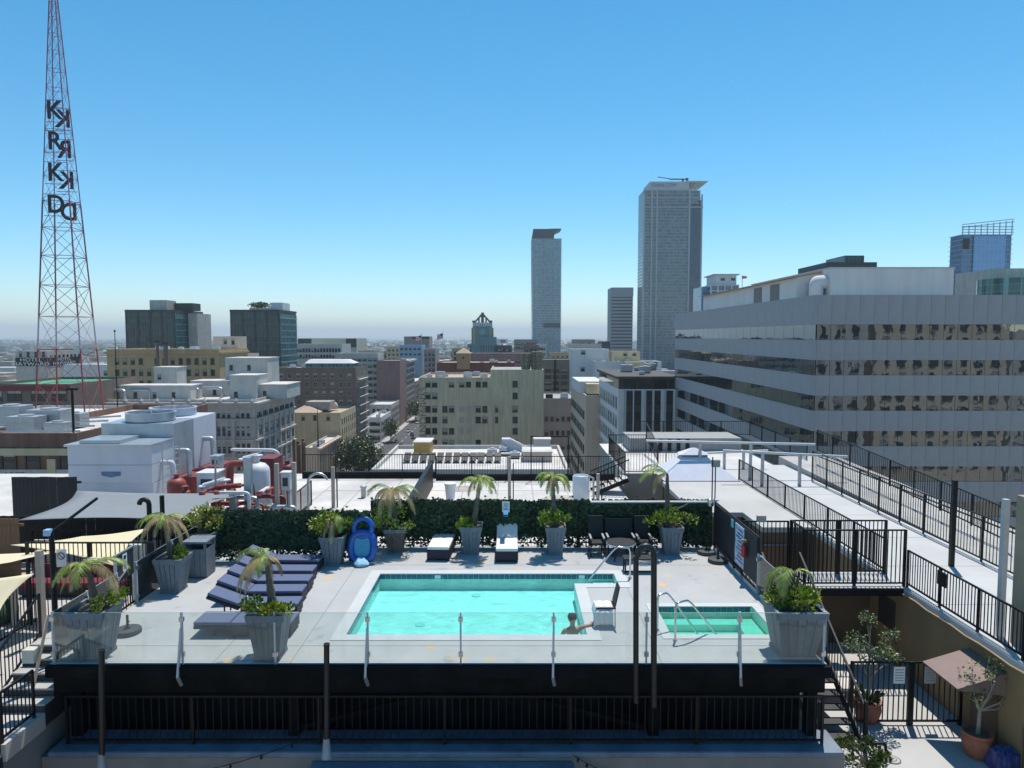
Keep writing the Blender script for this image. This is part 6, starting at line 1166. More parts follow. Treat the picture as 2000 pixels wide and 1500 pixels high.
for k in range(12): car(cn[k] + ' car in the street far below, ' + ORD[k] + ' from the near end', (-51, -53.5, -57.5)[k % 3], 325 + 13*k, cc[k])
# SYMPHONY building
Y = 217; t, a, b, z = fb('olive_building', 'olive beige concrete building with irregular windows above the street', 818, 958, 737, Y, 30, OLIVE, rm=ROOFT)
b2 = PX(1062, 722, Y); z2 = PZv(722, Y)
t_ = t; MB().box(b + .002, b2, Y, Y + 30, GZ, z2 - .5).build('tall_wing', OLIVE, t); MB().box(b + .3, b2 - .3, Y + .3, Y + 29.7, z2 - .499, z2 - .45).build('wing_roof', ROOFG, t)
for bb in ((b + .002, b2, Y, Y + .3), (b2 - .3, b2, Y + .301, Y + 30), (b + .002, b + .3, Y + .301, Y + 30)): MB().box(*bb, z2 - .498, z2).build('parapet', OLIVE, t)
MB().box(a - .25, b, Y - .3, Y - .002, z - 1.3, z - .9).build('cornice', OLIVE, t)
WPT = mat('window_painted', (.42, .36, .31), .85, .12)
for r, v in enumerate((750, 773, 799, 820, 842, 865)):
    for c, u in enumerate((836, 849, 869, 882, 902, 915, 934, 947, 970, 1006)):
        keep = ((1, 1, 0, 1, 1, 1, 1, 1, 0, 1), (1, 1, 0, 0, 0, 0, 0, 0, 0, 1), (1, 1, 1, 1, 1, 1, 1, 1, 1, 1), (1, 1, 1, 0, 1, 1, 1, 1, 1, 1), (1, 1, 1, 1, 1, 1, 0, 0, 0, 1), (0, 1, 1, 1, 1, 1, 1, 0, 0, 1))[r][c]
        if keep:
            if u in (902, 915) and r >= 2: x = PX(u, v, Y); MB().box(x - .75, x + .75, Y - .06, Y - .002, PZv(v, Y) - .9, PZv(v, Y) + .9).build('blocked_window', WPT, t)
            else: win(t, 'F', PX(u, v, Y), Y, PZv(v, Y), 1.55 if u != 970 else .9, 1.9)
sg = text_obj('SYMPHONY', 3.0, mat('faded_red', (.24, .13, .10), .9, .2), (PX(825, 800, Y), Y - .012, PZv(806, Y)), (0, R(90), 0), t, ext=.005); sg.rotation_euler = Matrix(((0, 1, 0), (0, 0, -1), (-1, 0, 0))).to_euler()
for u0, u1, lab in ((1018, 1036, 'left round rusty water tank on the olive building'), (1037, 1060, 'right round rusty water tank on the olive building')):
    x0, x1 = PX(u0, 700, 224), PX(u1, 700, 224); r = (x1 - x0)/2; t = thing('water_tank', lab, 'water tank', ((x0+x1)/2, 224, z2 - .45), 'rusty water tanks'); h = PZv(687 if u1 > 1040 else 690, 224) - z2 + .45
    MB().lathe(((x0+x1)/2, 224, z2 - .45), [(r, 0.3), (r, h), (r*.9, h + .05)], 22).build('shell', mat('rusty_olive', (.20, .18, .12), .8, .3, 1, streak=.4), t, smooth=True); MB().box(x0 + .3, x1 - .3, 224 - r*.6, 224 + r*.6, z2 - .45, z2 - .14).build('stand', BLACK, t)
    for k in range(3): MB().lathe(((x0+x1)/2, 224, z2 + h*.25*(k + .6)), [(r + .01, 0), (r + .04, .05), (r + .01, .1)], 22).build('hoop', BLACK, t)
ac('grey unit on the olive building roof behind the parapet', PX(850, 735, 225), 225, z - .65, 1.5, GALV); ac('low pale unit on the olive building roof', PX(905, 735, 228), 228, z - .65, 1.3)
# red roofed row with orange tower, Eastern clock tower
t, a, b, z = fb('red_brick_building', 'long red brick building behind the olive one', 853, 1005, 708, 330, 30, REDT, rm=ROOFT); t2, a2, b2_, z2_ = fb('orange_tower', 'small orange stair tower with a hipped roof', 892, 917, 690, 328, 8, mat('orange_stucco', (.42, .24, .13), .85, .08), zb=z - 3); MB().hexa([(a2 - .5, 327.5, z2_), (b2_ + .5, 327.5, z2_), (b2_ + .5, 336.5, z2_), (a2 - .5, 336.5, z2_)], [(a2 + 2.6, 331, z2_ + 2.4), (b2_ - 2.6, 331, z2_ + 2.4), (b2_ - 2.6, 332.5, z2_ + 2.4), (a2 + 2.6, 332.5, z2_ + 2.4)]).build('hip_roof', ROOFT, t2); win(t2, 'F', (a2 + b2_)/2, 328, z2_ - 2, .9, .8)
t, a, b, z = fb('banded_brick_building', 'banded purple brown building with strip windows behind the orange tower', 918, 1063, 690, 420, 30, PURP); grid(t, 'F', a + 1, b - 1, 420, z - 3, 3, 3.6, 16, 1.9, 1.6)
Y = 700; TEAL = mat('teal_terracotta', (.09, .2, .22), .5, .15, .1, streak=.2); TEALD = mat('dark_teal', (.03, .05, .06), .5, .2)
t = thing('clock_tower', 'teal art deco clock tower with a dark stepped crown', 'building', (PX(941, 650, Y), Y, GZ)); xc = PX(942, 650, Y); s_ = Y/F
MB().box(xc - 29*s_, xc + 29*s_, Y, Y + 28, GZ, PZv(672, Y)).build('base_block', TEAL, t); MB().box(xc - 21*s_, xc + 21*s_, Y - .5, Y + 20, GZ, PZv(640, Y)).build('shaft', TEAL, t); MB().box(xc - 18.5*s_, xc + 18.5*s_, Y - .8, Y + 18, PZv(639.9, Y), PZv(630, Y)).build('upper_stage', TEAL, t)
MB().box(xc - 3*s_, xc + 28*s_, Y - 3, Y - .51, GZ, PZv(658, Y)).build('front_wing', TEAL, t)
for k in range(12): x = xc - 28*s_ + k*5*s_; MB().box(x, x + .8, Y - (3.2 if x > xc - 3*s_ else .3), Y - (3.01 if x > xc - 3*s_ else .01), GZ, PZv(674, Y)).build('fin', TEALD, t)
for sx in (-1, 1):
    MB().box(xc + sx*16*s_ - 1, xc + sx*16*s_ + 1, Y - 1, Y - .51, PZv(672, Y), PZv(640, Y)).build('gold_pilaster', mat('gold_tile', (.35, .26, .08), .5, .2), t); MB().bar((xc + sx*16*s_, Y + 6, PZv(630, Y)), (xc + sx*4*s_, Y + 6, PZv(617, Y)), 1.6, 1.6).build('buttress', TEALD, t); MB().box(xc + sx*7*s_ - .7, xc + sx*7*s_ + .7, Y + 5, Y + 7, PZv(630, Y), PZv(621, Y)).build('crown_pier', TEALD, t)
    MB().box(xc + sx*17*s_ - 1.2, xc + sx*17*s_ + 1.2, Y - .5, Y + 3, PZv(630, Y), PZv(626, Y)).build('corner_block', TEALD, t)
MB().box(xc - 2.6*s_, xc + 2.6*s_, Y + 4, Y + 8, PZv(630, Y), PZv(610, Y)).build('crown_stack', TEALD, t); MB().box(xc - 5*s_, xc + 5*s_, Y + 3.9, Y + 8.1, PZv(619, Y), PZv(614, Y)).build('crown_block', TEALD, t)
MB().lathe((xc, Y - .55, PZv(648, Y)), [(3.2, 0), (3.2, -.25), (2.9, -.26)], 24, 'y').build('clock_face', mat('clock_teal', (.12, .26, .27), .5, .1), t); MB().bar((xc, Y - .85, PZv(648, Y)), (xc + 1.2, Y - .85, PZv(644, Y)), .3, .1).build('clock_hand', SIGNW, t); MB().bar((xc, Y - .85, PZv(648, Y)), (xc - 1, Y - .85, PZv(651, Y)), .3, .1).build('clock_hand', SIGNW, t)
text_obj('EASTERN', 4.3, SIGNW, (xc, Y - .85, PZv(634.5, Y)), (R(90), 0, 0), t, ext=.05)
MB().bar((xc - 14*s_, Y - .82, PZv(631, Y)), (xc + 14*s_, Y - .82, PZv(631, Y)), .3).build('sign_rail', SIGNW, t)
bb = thing('billboard', 'small pink and white rooftop billboard right of the clock tower', 'billboard', (PX(981, 666, 600), 600, PZv(672, 600))); MB().box(PX(970, 666, 600), PX(992, 666, 600), 600, 600.5, PZv(671, 600), PZv(662, 600)).build('board', SIGNW, bb); MB().box(PX(977, 666, 600), PX(987, 666, 600), 599.9, 599.99, PZv(669, 600), PZv(664, 600)).build('print', mat('pink_print', (.6, .15, .25), .7, .2), bb); MB().box(PX(980, 666, 600), PX(982, 666, 600), 600.1, 600.4, PZv(690, 600), PZv(671, 600)).build('support', BLACK, bb)
for (n_, u0, u1, vt, Y, dep, m_, lab, rows, cols) in (('far_block', 965, 1000, 675, 560, 25, TEALD, 'dark teal block right of the clock tower', 3, 6), ('far_block', 1004, 1052, 663, 640, 30, MAUVE, 'low grey block with a long dark roof line left of the slim tower', 3, 8), ('far_block', 1122, 1162, 663, 620, 30, MAUVE, 'dark low block between the slim tower and the short tower', 2, 6), ('far_block', 1110, 1176, 672, 560, 25, GREYS, 'grey low block below the dark one', 2, 8), ('far_block', 1175, 1192, 667, 560, 25, MATS['dark_trim'], 'small black block left of the short tower', 0, 0)):
    t, a, b, z = fb(n_, lab, u0, u1, vt, Y, dep, m_)
    if rows: grid(t, 'F', a + 1, b - 1, Y, z - 2, rows, 3.8, cols, 1.8, 1.8)
t, a, b, z = fb('brown_office', 'brown office building with wide windows right of the water tanks', 1058, 1125, 702, 300, 25, mat('brown_stone', (.26, .21, .15), .85, .12, .2, streak=.2), rm=ROOFG); grid(t, 'F', a + 1, b, 300, z - 3.5, 9, 2.6*1.0, 4, 2.7, 1.35); MB().box(PX(1084, 700, 300) - .3, PX(1084, 700, 300) + .3, 299.6, 299.99, GZ, z).build('pipe', BLACK, t)
t, a, b, z = fb('mauve_building', 'dark mauve building in shade with rows of small windows', 1050, 1127, 778, 235, 28, MAUVE, rm=ROOFG); grid(t, 'F', PX(1062, 800, 235), b, 235, z - 4.5, 5, 4.7, 6, 1.1, 1.5); ac('small dark roof unit on the mauve building', PX(1066, 775, 240), 240, z - .65, 1.2, BLACK); ac('pale roof unit on the mauve building', PX(1095, 775, 243), 243, z - .65, 1.3)
t, a, b, z = fb('white_blank_building', 'white blank walled building with two small square windows', 1119, 1190, 682, 282, 20, WHITEW)
for u, v in ((1139, 688), (1138, 721), (1170, 711)): win(t, 'F', PX(u, v, 282), 282, PZv(v, 282), 1.6, 1.6)
t, a, b, z = fb('white_low_building', 'white lower building behind the striped block', 1164, 1292, 706, 270, 16, WHITEW, rm=ROOFW)
for u, v in ((1265, 711), (1280, 711)): win(t, 'F', PX(u, v, 270), 270, PZv(v, 270), 1.5, 1.5)
t, a, b, z = fb('cream_roof_house', 'cream roof house on the white lower building', 1198, 1250, 686, 276, 12, CREAMW, zb=PZv(712, 270)); win(t, 'F', PX(1221, 692, 276), 276, PZv(692, 276), 1.3, 1); win(t, 'F', PX(1239, 692, 276), 276, PZv(692, 276), 1.3, 1)
t, a, b, z = fb('cream_roof_house', 'square cream roof house in front of the white low building', 1225, 1264, 708, 262, 8, CREAMW, zb=PZv(740, 262))
X0, X1 = PX(1144, 800, 172), PX(1188, 800, 172); z = PZv(772, 172); t = bld('pink_slab_building', 'beige slab building with a blank front and windowed side', X0, X1, 172, 215, z, PINK); grid(t, 'L', 174, 214, X0, z - 3, 8, 4.3, 9, 2.6, 1.9)
for k in range(5): win(t, 'F', X1 - .9, 172, PZv(808 + 26*k, 172), .6, .9)
MB().box(PX(1130, 760, 180), PX(1180, 760, 180), 180, 200, z + .0, PZv(745, 180)).build('roof_house', WHITEW, t); MB().box(PX(1146, 760, 176), PX(1178, 760, 176), 176, 179.9, z + .0, PZv(750, 176)).build('roof_house', CREAMW, t)
Y = 142; X0, X1 = PX(1208, 800, Y), PX(1330, 800, Y); z = PZv(735, Y); t = thing('striped_building', 'white building with tall dark window stripes and a dark top floor', 'building', ((X0 + X1)/2, Y, GZ)); zc = PZv(760, Y)
MB().box(X0, X1, Y, Y + 32, GZ, zc).build('wall', WHITEW, t); MB().box(X0 - .0, X1, Y + .3, Y + 32, zc + .001, z - .5).build('top_floor', WG, t); MB().box(X0 - .6, X1, Y - .5, Y + 32, z - .499, z).build('roof', mat('dark_roof', (.09, .085, .08), .9, .2, .3), t); grid(t, 'L', Y + 1, Y + 31, X0, zc - 1, 8, 3.9, 8, 2.4, 2.4, WF_PALE)
for u0, u1 in ((1223, 1235.5), (1238, 1252), (1262, 1273.5), (1278, 1290), (1301, 1314)):
    x0, x1 = PX(u0, 800, Y), PX(u1, 800, Y); MB().box(x0, x1, Y - .05, Y - .002, GZ, zc - .3).build('window_stripe', WG, t)
    for k in range(9): MB().box(x0, x1, Y - .09, Y - .051, zc - 4.6 - 3.9*k, zc - 3.2 - 3.9*k).build('spandrel', mat('bronze_panel', (.05, .045, .04), .5, .2), t)
for u in (1217, 1236.7, 1257, 1275.7, 1296): x = PX(u, 800, Y); MB().box(x - .1, x + .1, Y - .35, Y - .092, GZ, zc - .2).build('fin', WHITEW, t)
for k in range(4): MB().box(PX(1215 + 30*k, 750, Y) - .2, PX(1215 + 30*k, 750, Y) + .2, Y + .05, Y + .29, zc, z - .5).build('mullion', MATS['bronze_panel'], t)
# near white roof beyond the terrace
t = bld('white_roof_building', 'white roofed building just beyond the roof terrace', PX(735, 900, 78), PX(1108, 900, 78), 75, 92, -7.4, WH2, par=.5); zr = -7.85
for k in range(12): x = PX(790 + 16*k, 905, 82); t2 = thing('solar_collector', 'tilted dark roof panel in the row on the white roof, ' + ORD[k] + ' from the left', 'roof panel', (x, 82, zr), 'row of tilted dark panels'); MB().hexa([(x, 81, zr + .25), (x + .75, 81, zr + .25), (x + .75, 82.6, zr + .95), (x, 82.6, zr + .95)], [(x, 80.95, zr + .33), (x + .75, 80.95, zr + .33), (x + .75, 82.55, zr + 1.03), (x, 82.55, zr + 1.03)]).build('panel', BLACK, t2); MB().box(x + .1, x + .5, 82.2, 82.5, zr, zr + .75).build('stand', GALV, t2)
def rbox(lab, u0, u1, vt, Y, dep, m_):
    a_, b_ = atY(u0, vt, Y), atY(u1, vt, Y); t2 = thing('roof_house', lab, 'roof house', ((a_.x+b_.x)/2, Y, zr)); MB().box(a_.x, b_.x, Y, Y + dep, zr, a_.z).build('wall', m_, t2); MB().box(a_.x - .1, b_.x + .1, Y - .1, Y + dep + .1, a_.z + .001, a_.z + .12).build('lid', ROOFW, t2)
rbox('mustard yellow roof hatch box on the white roof', 808, 840, 865, 87, 3.5, mat('mustard', (.42, .27, .08), .8, .08)); rbox('beige roof house at the right of the white roof', 1022, 1078, 884, 82, 3.5, PINK); rbox('small pale roof box behind the beige roof house', 1044, 1075, 859, 88.5, 2.5, WH2); rbox('long low brown parapet across the white roof', 890, 1000, 887, 86, .4, DBROWN)
for k in range(6): ac('small vent unit on the white roof, ' + ORD[k] + ' from the left', PX(930 + 22*k, 890, 87), 84 + (k % 3)*2.4, zr, .5 + .1*(k % 2), [CTW, GALV][k % 2])
t2 = thing('roof_skylight', 'sloped stair hood on the far side of the white roof', 'roof house', (PX(995, 870, 89.5), 89.5, zr)); x0 = PX(980, 870, 89.5); MB().hexa([(x0, 89.5, zr), (x0 + 4, 89.5, zr), (x0 + 4, 91.2, zr), (x0, 91.2, zr)], [(x0, 89.5, PZv(858, 89.5)), (x0 + 1, 89.5, PZv(858, 89.5)), (x0 + 1, 91.2, PZv(858, 89.5)), (x0, 91.2, PZv(858, 89.5))]).build('hood', CTW, t2); MB().bar((x0 + 1, 89.4, PZv(857, 89.5)), (x0 + 4.1, 89.4, zr + .2), .25, .12).build('edge', WHITEW, t2)
COP = mat('copper_brown', (.28, .15, .1), .7, .4, 2, streak=.4); x0, x1 = PX(572, 900, 45), PX(597, 900, 45); t2 = thing('exhaust_stack', 'rust brown ribbed stack cluster right of the red tank', 'stack', ((x0+x1)/2, 45, -12))
for k in range(5): x = x0 + (x1-x0)*(k+.5)/5; MB().tube([(x, 45 + .3*(k % 2), -12), (x, 45 + .3*(k % 2), PZv(858 + 5*(k % 3), 45))], .09, 8).build('tube', COP, t2)
def clutter(what, x0, x1, y0, y1, z, n, seed):
    rnd = random.Random(seed); xs_ = sorted(rnd.uniform(x0, x1) for _ in range(n))
    for k, x in enumerate(xs_): ac('small roof unit on the ' + what + ', ' + ORD[k] + ' from the left', x, rnd.uniform(y0, y1), z, rnd.uniform(.5, 1.3), [GALV, CTW, WH2, CTG, ROOFG][k % 5])
clutter('long tan building', PX(220, 690, 240), PX(420, 690, 240), 244, 262, PZv(682, 240) - .65, 8, 41)
clutter('olive building roof edge', PX(825, 737, 217), PX(950, 737, 217), 222, 243, PZv(737, 217) - .65, 7, 42)
clutter('dark brown building', PX(545, 718, 298), PX(590, 718, 298), 301, 316, PZv(718, 298) - .65, 4, 43)
clutter('red brick building', PX(922, 708, 330), PX(1000, 708, 330), 334, 356, PZv(708, 330) - .65, 5, 44)
clutter('white lower building', PX(1168, 706, 270), PX(1285, 706, 270), 272, 275, PZv(706, 270) - .65, 5, 45)
clutter('striped building', PX(1215, 735, 142), PX(1320, 735, 142), 146, 168, PZv(735, 142), 6, 46)
clutter('low theatre building', PX(600, 874, 238), -68, 242, 262, PZv(874, 238) - .65, 4, 47)
clutter('white banded corner building', PX(720, 815, 353), -68, 356, 378, PZv(815, 353) - .65, 4, 48)
frnd = random.Random(50)
for k in range(20):
    Y = frnd.uniform(440, 640); u = 590 + 27*k + frnd.uniform(-8, 8)
    if 895 < u < 990 or 770 < u < 862: continue
    wu = frnd.uniform(18, 40); vt = frnd.uniform(672, 692); mm = [GREYS, PINK, DBROWN, WH2, TAN, MAUVE, CREAMW][k % 7]
    if PX(u, vt, Y) < -44 and PX(u + wu, vt, Y) > -67: continue
    t, a, b, z = fb('downtown_block', ['grey', 'beige', 'brown', 'white', 'tan', 'mauve', 'cream'][k % 7] + ' downtown block in the middle distance, ' + ORD[k] + ' from the left', u, u + wu, vt, Y, 22, mm); grid(t, 'F', a + .8, b - .8, Y, z - 1.5, 5, 3.7, max(3, int((b - a)/3.2)), 1.5, 1.9)
# ---------------------------------------------------------------- lattice mast with call letters
Y = 130.0; s_ = Y/F; cxm = PX(132, 660, Y); m1 = mat('mast_red', (.30, .05, .045), .6, .15); m2 = mat('mast_white', (.42, .36, .40), .6, .1)
mast = thing('radio_mast', 'tall red and white lattice radio mast with call letters', 'radio mast', (cxm, Y, TZ)); rot = R(9.0)
def sidepx(z): v = 657 - (z - CAMZ)/s_; return .85*max(6, 85 - (660 - v)*.1138)*s_
def corner(k, z): h_ = sidepx(z)/2*math.sqrt(2); a_ = rot + math.pi/4 + k*math.pi/2; return Vector((cxm + h_*math.cos(a_), Y + h_*math.sin(a_), z))
zs = [TZ - .6]; step = 6.6
while zs[-1] < CAMZ + 68: zs.append(zs[-1] + step); step = max(1.7, step*.945)
for i, (z0, z1) in enumerate(zip(zs, zs[1:])):
    m_ = m1 if (z0 < PZv(735, Y) or z0 > PZv(640, Y)) else m2
    if z0 > PZv(640, Y): m_ = m2 if PZv(240, Y) > z0 > PZv(450, Y) and False else mat('mast_faded_red', (.24, .085, .12), .6, .12)
    sec = MB(); zm = (z0 + z1)/2; w_ = .125 if z0 < CAMZ + 20 else .085
    for k in range(4):
        A0, A1, B0, B1 = corner(k, z0), corner(k, z1), corner((k+1) % 4, z0), corner((k+1) % 4, z1)
        sec.bar(A0, A1, w_*1.5); sec.bar(A1, B1, w_*.8); sec.bar(A0, B1, w_*.55); sec.bar(B0, A1, w_*.55)
    sec.build('lattice_section', m_, mast)
zf = PZv(690, Y)
for kx in (0, 1): c = corner(3, zf) + Vector((-.4 + kx*1.6, -.5, 0)); MB().lathe((c.x, c.y, c.z + .5), [(.02, .3), (.45, .12), (.62, 0)], 14, 'y').build('dish', GALV, mast)
LETM = mat('letter_dark', (.03, .02, .035), .6, .2)
ang = rot; fdir = Vector((math.cos(rot), math.sin(rot), 0)); ndir = Vector((math.sin(rot), -math.cos(rot), 0))
for ch, v in (('K', 222), ('R', 282), ('K', 343), ('D', 405)):
    z = PZv(v, Y); h_ = sidepx(z)/2
    for sgn_ in (1, -1):
        c = Vector((cxm, Y, z - (0 if sgn_ > 0 else .55))) + ndir*(h_ + .15)*sgn_ + fdir*(0 if sgn_ > 0 else .1)
        o = text_obj(ch, 4.4, LETM, c, (R(90), 0, rot + (0 if sgn_ > 0 else math.pi)), mast, 'letter', ext=.12, off=.07); o.scale = (.9, 1, 1)
        for dz in (1.9, -1.9): p = c + Vector((0, 0, dz)); MB().bar(p - fdir*h_*.9 - ndir*.1*sgn_, p + fdir*h_*.9 - ndir*.1*sgn_, .09).build('letter_rail', m1, mast)
# ---------------------------------------------------------------- grey ribbon window building, right
Yc = 77.0; Xc = PX(1592, 600, Yc); Xe = 66.0; Ye = 143.0; zt = PZv(576, Yc)
PANF = mat('grey_panel_front', (.36, .355, .37), .6, .06, .5, streak=.06); RIBG = mat('ribbon_glass', (.02, .025, .028), .015, .0, 1, spec=1.0)
g_ = RIBG.node_tree; nb = g_.nodes.new('ShaderNodeTexNoise'); tcn = g_.nodes.new('ShaderNodeNewGeometry'); nb.inputs['Scale'].default_value = .55; nb.inputs['Detail'].default_value = 1.5; g_.links.new(tcn.outputs['Position'], nb.inputs['Vector']); bpn = g_.nodes.new('ShaderNodeBump'); bpn.inputs['Strength'].default_value = .05; bpn.inputs['Distance'].default_value = .12; nb.inputs['Scale'].default_value = .8; g_.links.new(nb.outputs[0], bpn.inputs['Height']); g_.links.new(bpn.outputs[0], g_.nodes['Principled BSDF'].inputs['Normal']); g_.nodes['Principled BSDF'].inputs['Metallic'].default_value = .85; g_.nodes['Principled BSDF'].inputs['Base Color'].default_value = (.22, .25, .265, 1)
ob = thing('office_building', 'grey panelled office building with mirror ribbon windows', 'building', (Xc + 15, Yc, GZ))
MB().box(Xc + .3, Xe, Yc + .3, Ye, GZ, zt - .4).build('core', BLACK, ob); MB().box(Xc + .25, Xe, Yc + .25, Ye, zt - .399, zt - .2).build('roof', ROOFG, ob)
bands = [(576, 633.5)] + [(664 + 69.2*k, 703.3 + 69.2*k) for k in range(7)]
pw = 1.53; nF = 21; nL = 22; pl = (Ye - Yc)/nL
for i, (v0, v1) in enumerate(bands):
    z1, z0 = PZv(v0, Yc), PZv(v1, Yc); nz = PZv(bands[i+1][0], Yc) if i + 1 < len(bands) else GZ
    mf = MB().box(.012, pw - .012, 0, .28, 0, z1 - z0).mesh('panel', PANF); ml = MB().box(0, .28, .015, pl - .015, 0, z1 - z0).mesh('panel', PANF)
    gf = MB().box(.02, pw - .02, .12, .16, 0, z0 - nz - .02).mesh('pane', RIBG); gl = MB().box(.12, .16, .03, pl - .03, 0, z0 - nz - .02).mesh('pane', RIBG)
    for k in range(nF):
        piece('panel', mf, ob, (Xc + .29 + k*pw, Yc, z0))
        if i < 7: piece('pane', gf, ob, (Xc + .29 + k*pw, Yc, nz + .01))
    for k in range(nL):
        piece('panel', ml, ob, (Xc, Yc + k*pl, z0))
        if i < 7: piece('pane', gl, ob, (Xc, Yc + k*pl, nz + .01))
    MB().box(Xc + .005, Xc + .285, Yc + .005, Yc + .285, z0, z1).build('corner_post', PANF, ob)
ph = thing('roof_house', 'white roof penthouse on the grey office building', 'roof house', (Xc + 10, Yc + 12, zt)); Yp = 92.0; x0 = PX(1622, 560, Yp); x1 = PX(1862, 560, Yp); zp = PZv(524, Yp)
MB().box(x0, x1, Yp, Yp + 30, zt - .19, zp).build('wall', WHITEW, ph); MB().box(x0 - .15, x1 + .15, Yp - .15, Yp + 30.2, zp + .001, zp + .15).build('roof_edge', GALV, ph)
xl = PX(1447, 560, 118)
MB().hexa([(x0 - 3.2, Yp + 3, zt - .19), (x0 - .01, Yp + 3, zt - .19), (x0 - .01, Ye - 2, zt - .19), (x0 - 3.2, Ye - 2, zt - .19)], [(x0 - 3.2, Yp + 3, zp - .9), (x0 - .01, Yp + 3, zp - .3), (x0 - .01, Ye - 2, zp - .3), (x0 - 3.2, Ye - 2, zp - .9)]).build('side_wing', WHITEW, ph); MB().hexa([(x0 - 3.9, Yp + 2.5, zp - .98), (x0, Yp + 2.5, zp - .25), (x0, Ye - 1, zp - .25), (x0 - 3.9, Ye - 1, zp - .98)], [(x0 - 3.9, Yp + 2.5, zp - .85), (x0, Yp + 2.5, zp - .12), (x0, Ye - 1, zp - .12), (x0 - 3.9, Ye - 1, zp - .85)]).build('eaves', TAN, ph)
for k in range(2): MB().box(x0 - 3.26, x0 - 3.201, 101 + 7*k, 104.5 + 7*k, zt + .4, zp - 1.3).build('louvre', mat('louvre_grey', (.18, .17, .16), .7, .15), ph)
MB().tube(arc([(x0 - 1.2, Yp + 1.5, zt - .2), (x0 - 1.2, Yp + 1.5, zt + 2.6), (x0 + .4, Yp + 1.5, zt + 2.6)]), .9, 14).build('duct', WHITEW, ph, smooth=True)
t = thing('wind_sock', 'small pink wind sock on the grey office building roof', 'wind sock', (x0 - 3, 118, zp)); MB().tube([(x0 - 3, 118, zp - .9), (x0 - 3, 118, zp + 1.2)], .05, 6).build('mast', GALV, t); MB().lathe((x0 - 3, 118, zp + 1.0), [(.3, 0), (.2, .7)], 10, 'x').build('sock', mat('sock_pink', (.6, .2, .2), .8, .1), t)
t, a, b, z = fb('black_tower_top', 'black stepped building top behind the white penthouse', 1615, 1713, 512, 300, 30, MATS['dark_trim'], zb=GZ); MB().box(PX(1650, 500, 302), PX(1688, 500, 302), 302, 320, z - .6, PZv(499, 302)).build('upper_step', CG1, t)
# reflected neighbours across the street behind the camera
for k, (x0, x1, y1, zt_, m_, lab) in enumerate(((52, 84, -14, 12, GREYS, 'grey stone block behind the camera mirrored in the ribbon windows'), (88, 120, -18, 26, PINK, 'tall beige block behind the camera mirrored in the ribbon windows'), (124, 175, -22, 8, GREYS, 'low grey block behind the camera mirrored in the ribbon windows'))):
    t = bld('neighbour_building', lab, x0, x1, y1 - 30, y1, zt_, m_); grid(t, 'B', x0 + 1, x1 - 1, y1, zt_ - 2, 12, 4.2, int((x1-x0)/3.6), 1.7, 2.6)
# ---------------------------------------------------------------- towers
def tower(label, u0, u1, vt, Y, dep, fh, glassm, slabm, name='glass_tower', over=.5, side=True, slab_t=.35, zlow=-40):
    a, b = atY(u0, vt, Y), atY(u1, vt, Y); t = thing(name, label, 'building', ((a.x+b.x)/2, Y, GZ)); MB().box(a.x, b.x, Y, Y + dep, GZ, a.z).build('core', glassm, t)
    me = MB().box(a.x - over, b.x + over, Y - over, Y + dep + over, 0, slab_t).mesh('floor_slab', slabm, off=((a.x+b.x)/2, Y, 0)); z = a.z - slab_t; 
    while z > zlow: piece('floor_slab', me, t, ((a.x+b.x)/2, Y, z)); z -= fh
    return t, a.x, b.x, a.z
TG1 = curtain('tower_glass_pale', (.19, .3, .36), 1.6, 3.2, .12, .15, .3); TG2 = curtain('tower_glass_grey', (.12, .165, .19), 1.7, 3.3, .1, .12, .45); TG3 = curtain('tower_glass_blue', (.08, .18, .33), 3, 3.6, .06, .08, .15); SLP = mat('slab_pale', (.36, .40, .42), .7, .06); SLG = mat('slab_grey', (.3, .32, .33), .7, .08)
t, a, b, z = tower('slim pale blue residential tower with a dark slanted crown', 1040, 1096, 466, 900, 34, 3.25, TG1, SLP, over=1.0)
Y = 900; MB().hexa([(a - 1, Y, z), (b - 9, Y, z), (b - 9, Y + 30, z), (a - 1, Y + 30, z)], [(a + 1, Y, PZv(447, Y)), (b - 8, Y, PZv(447, Y)), (b - 8, Y + 30, PZv(447, Y)), (a + 1, Y + 30, PZv(447, Y))]).build('crown', mat('crown_dark', (.04, .055, .075), .5, .1), t); MB().hexa([(b - 14, Y - .5, PZv(451, Y)), (b - 8, Y - .5, PZv(453, Y)), (b - 8, Y + 30, PZv(453, Y)), (b - 14, Y + 30, PZv(451, Y))], [(b - 14, Y - .5, PZv(446.5, Y)), (b + .5, Y - .5, PZv(446.5, Y)), (b + .5, Y + 30, PZv(446.5, Y)), (b - 14, Y + 30, PZv(446.5, Y))]).build('crown_fin', MATS['crown_dark'], t)
for k in range(3): x = a + (b - a)*(.33 + .17*k); MB().box(x - .4, x + .4, Y - 1.4, Y - 1.01, -40, z).build('mullion', SLP, t)
MB().box(a + 14, b - 1, Y - 1.5, Y - 1.02, PZv(640, Y), PZv(631, Y)).build('sky_lobby', mat('lobby_dark', (.05, .08, .1), .3, .1), t)
t, a, b, z = tower('short grey office tower with dark horizontal strips', 1195, 1236, 562, 850, 26, 4.0, curtain('strip_glass', (.05, .065, .08), 40, 4, .01, .2, .1), mat('office_grey', (.27, .30, .34), .7, .05), over=.4, slab_t=2.2); MB().box(a - .6, b + .6, 849.3, 849.59, PZv(580, 850), z + .3).build('crown_band', MATS['office_grey'], t); MB().box(a - .9, a - .41, 850, 880, -40, z).build('side_wall', MATS['office_grey'], t)
Y = 750; t, a, b, z = tower('tallest residential tower with balconies, a roof crane and white roof fin', 1258, 1368, 372, Y, 32, 3.3, TG2, SLG, over=.35, slab_t=.4)
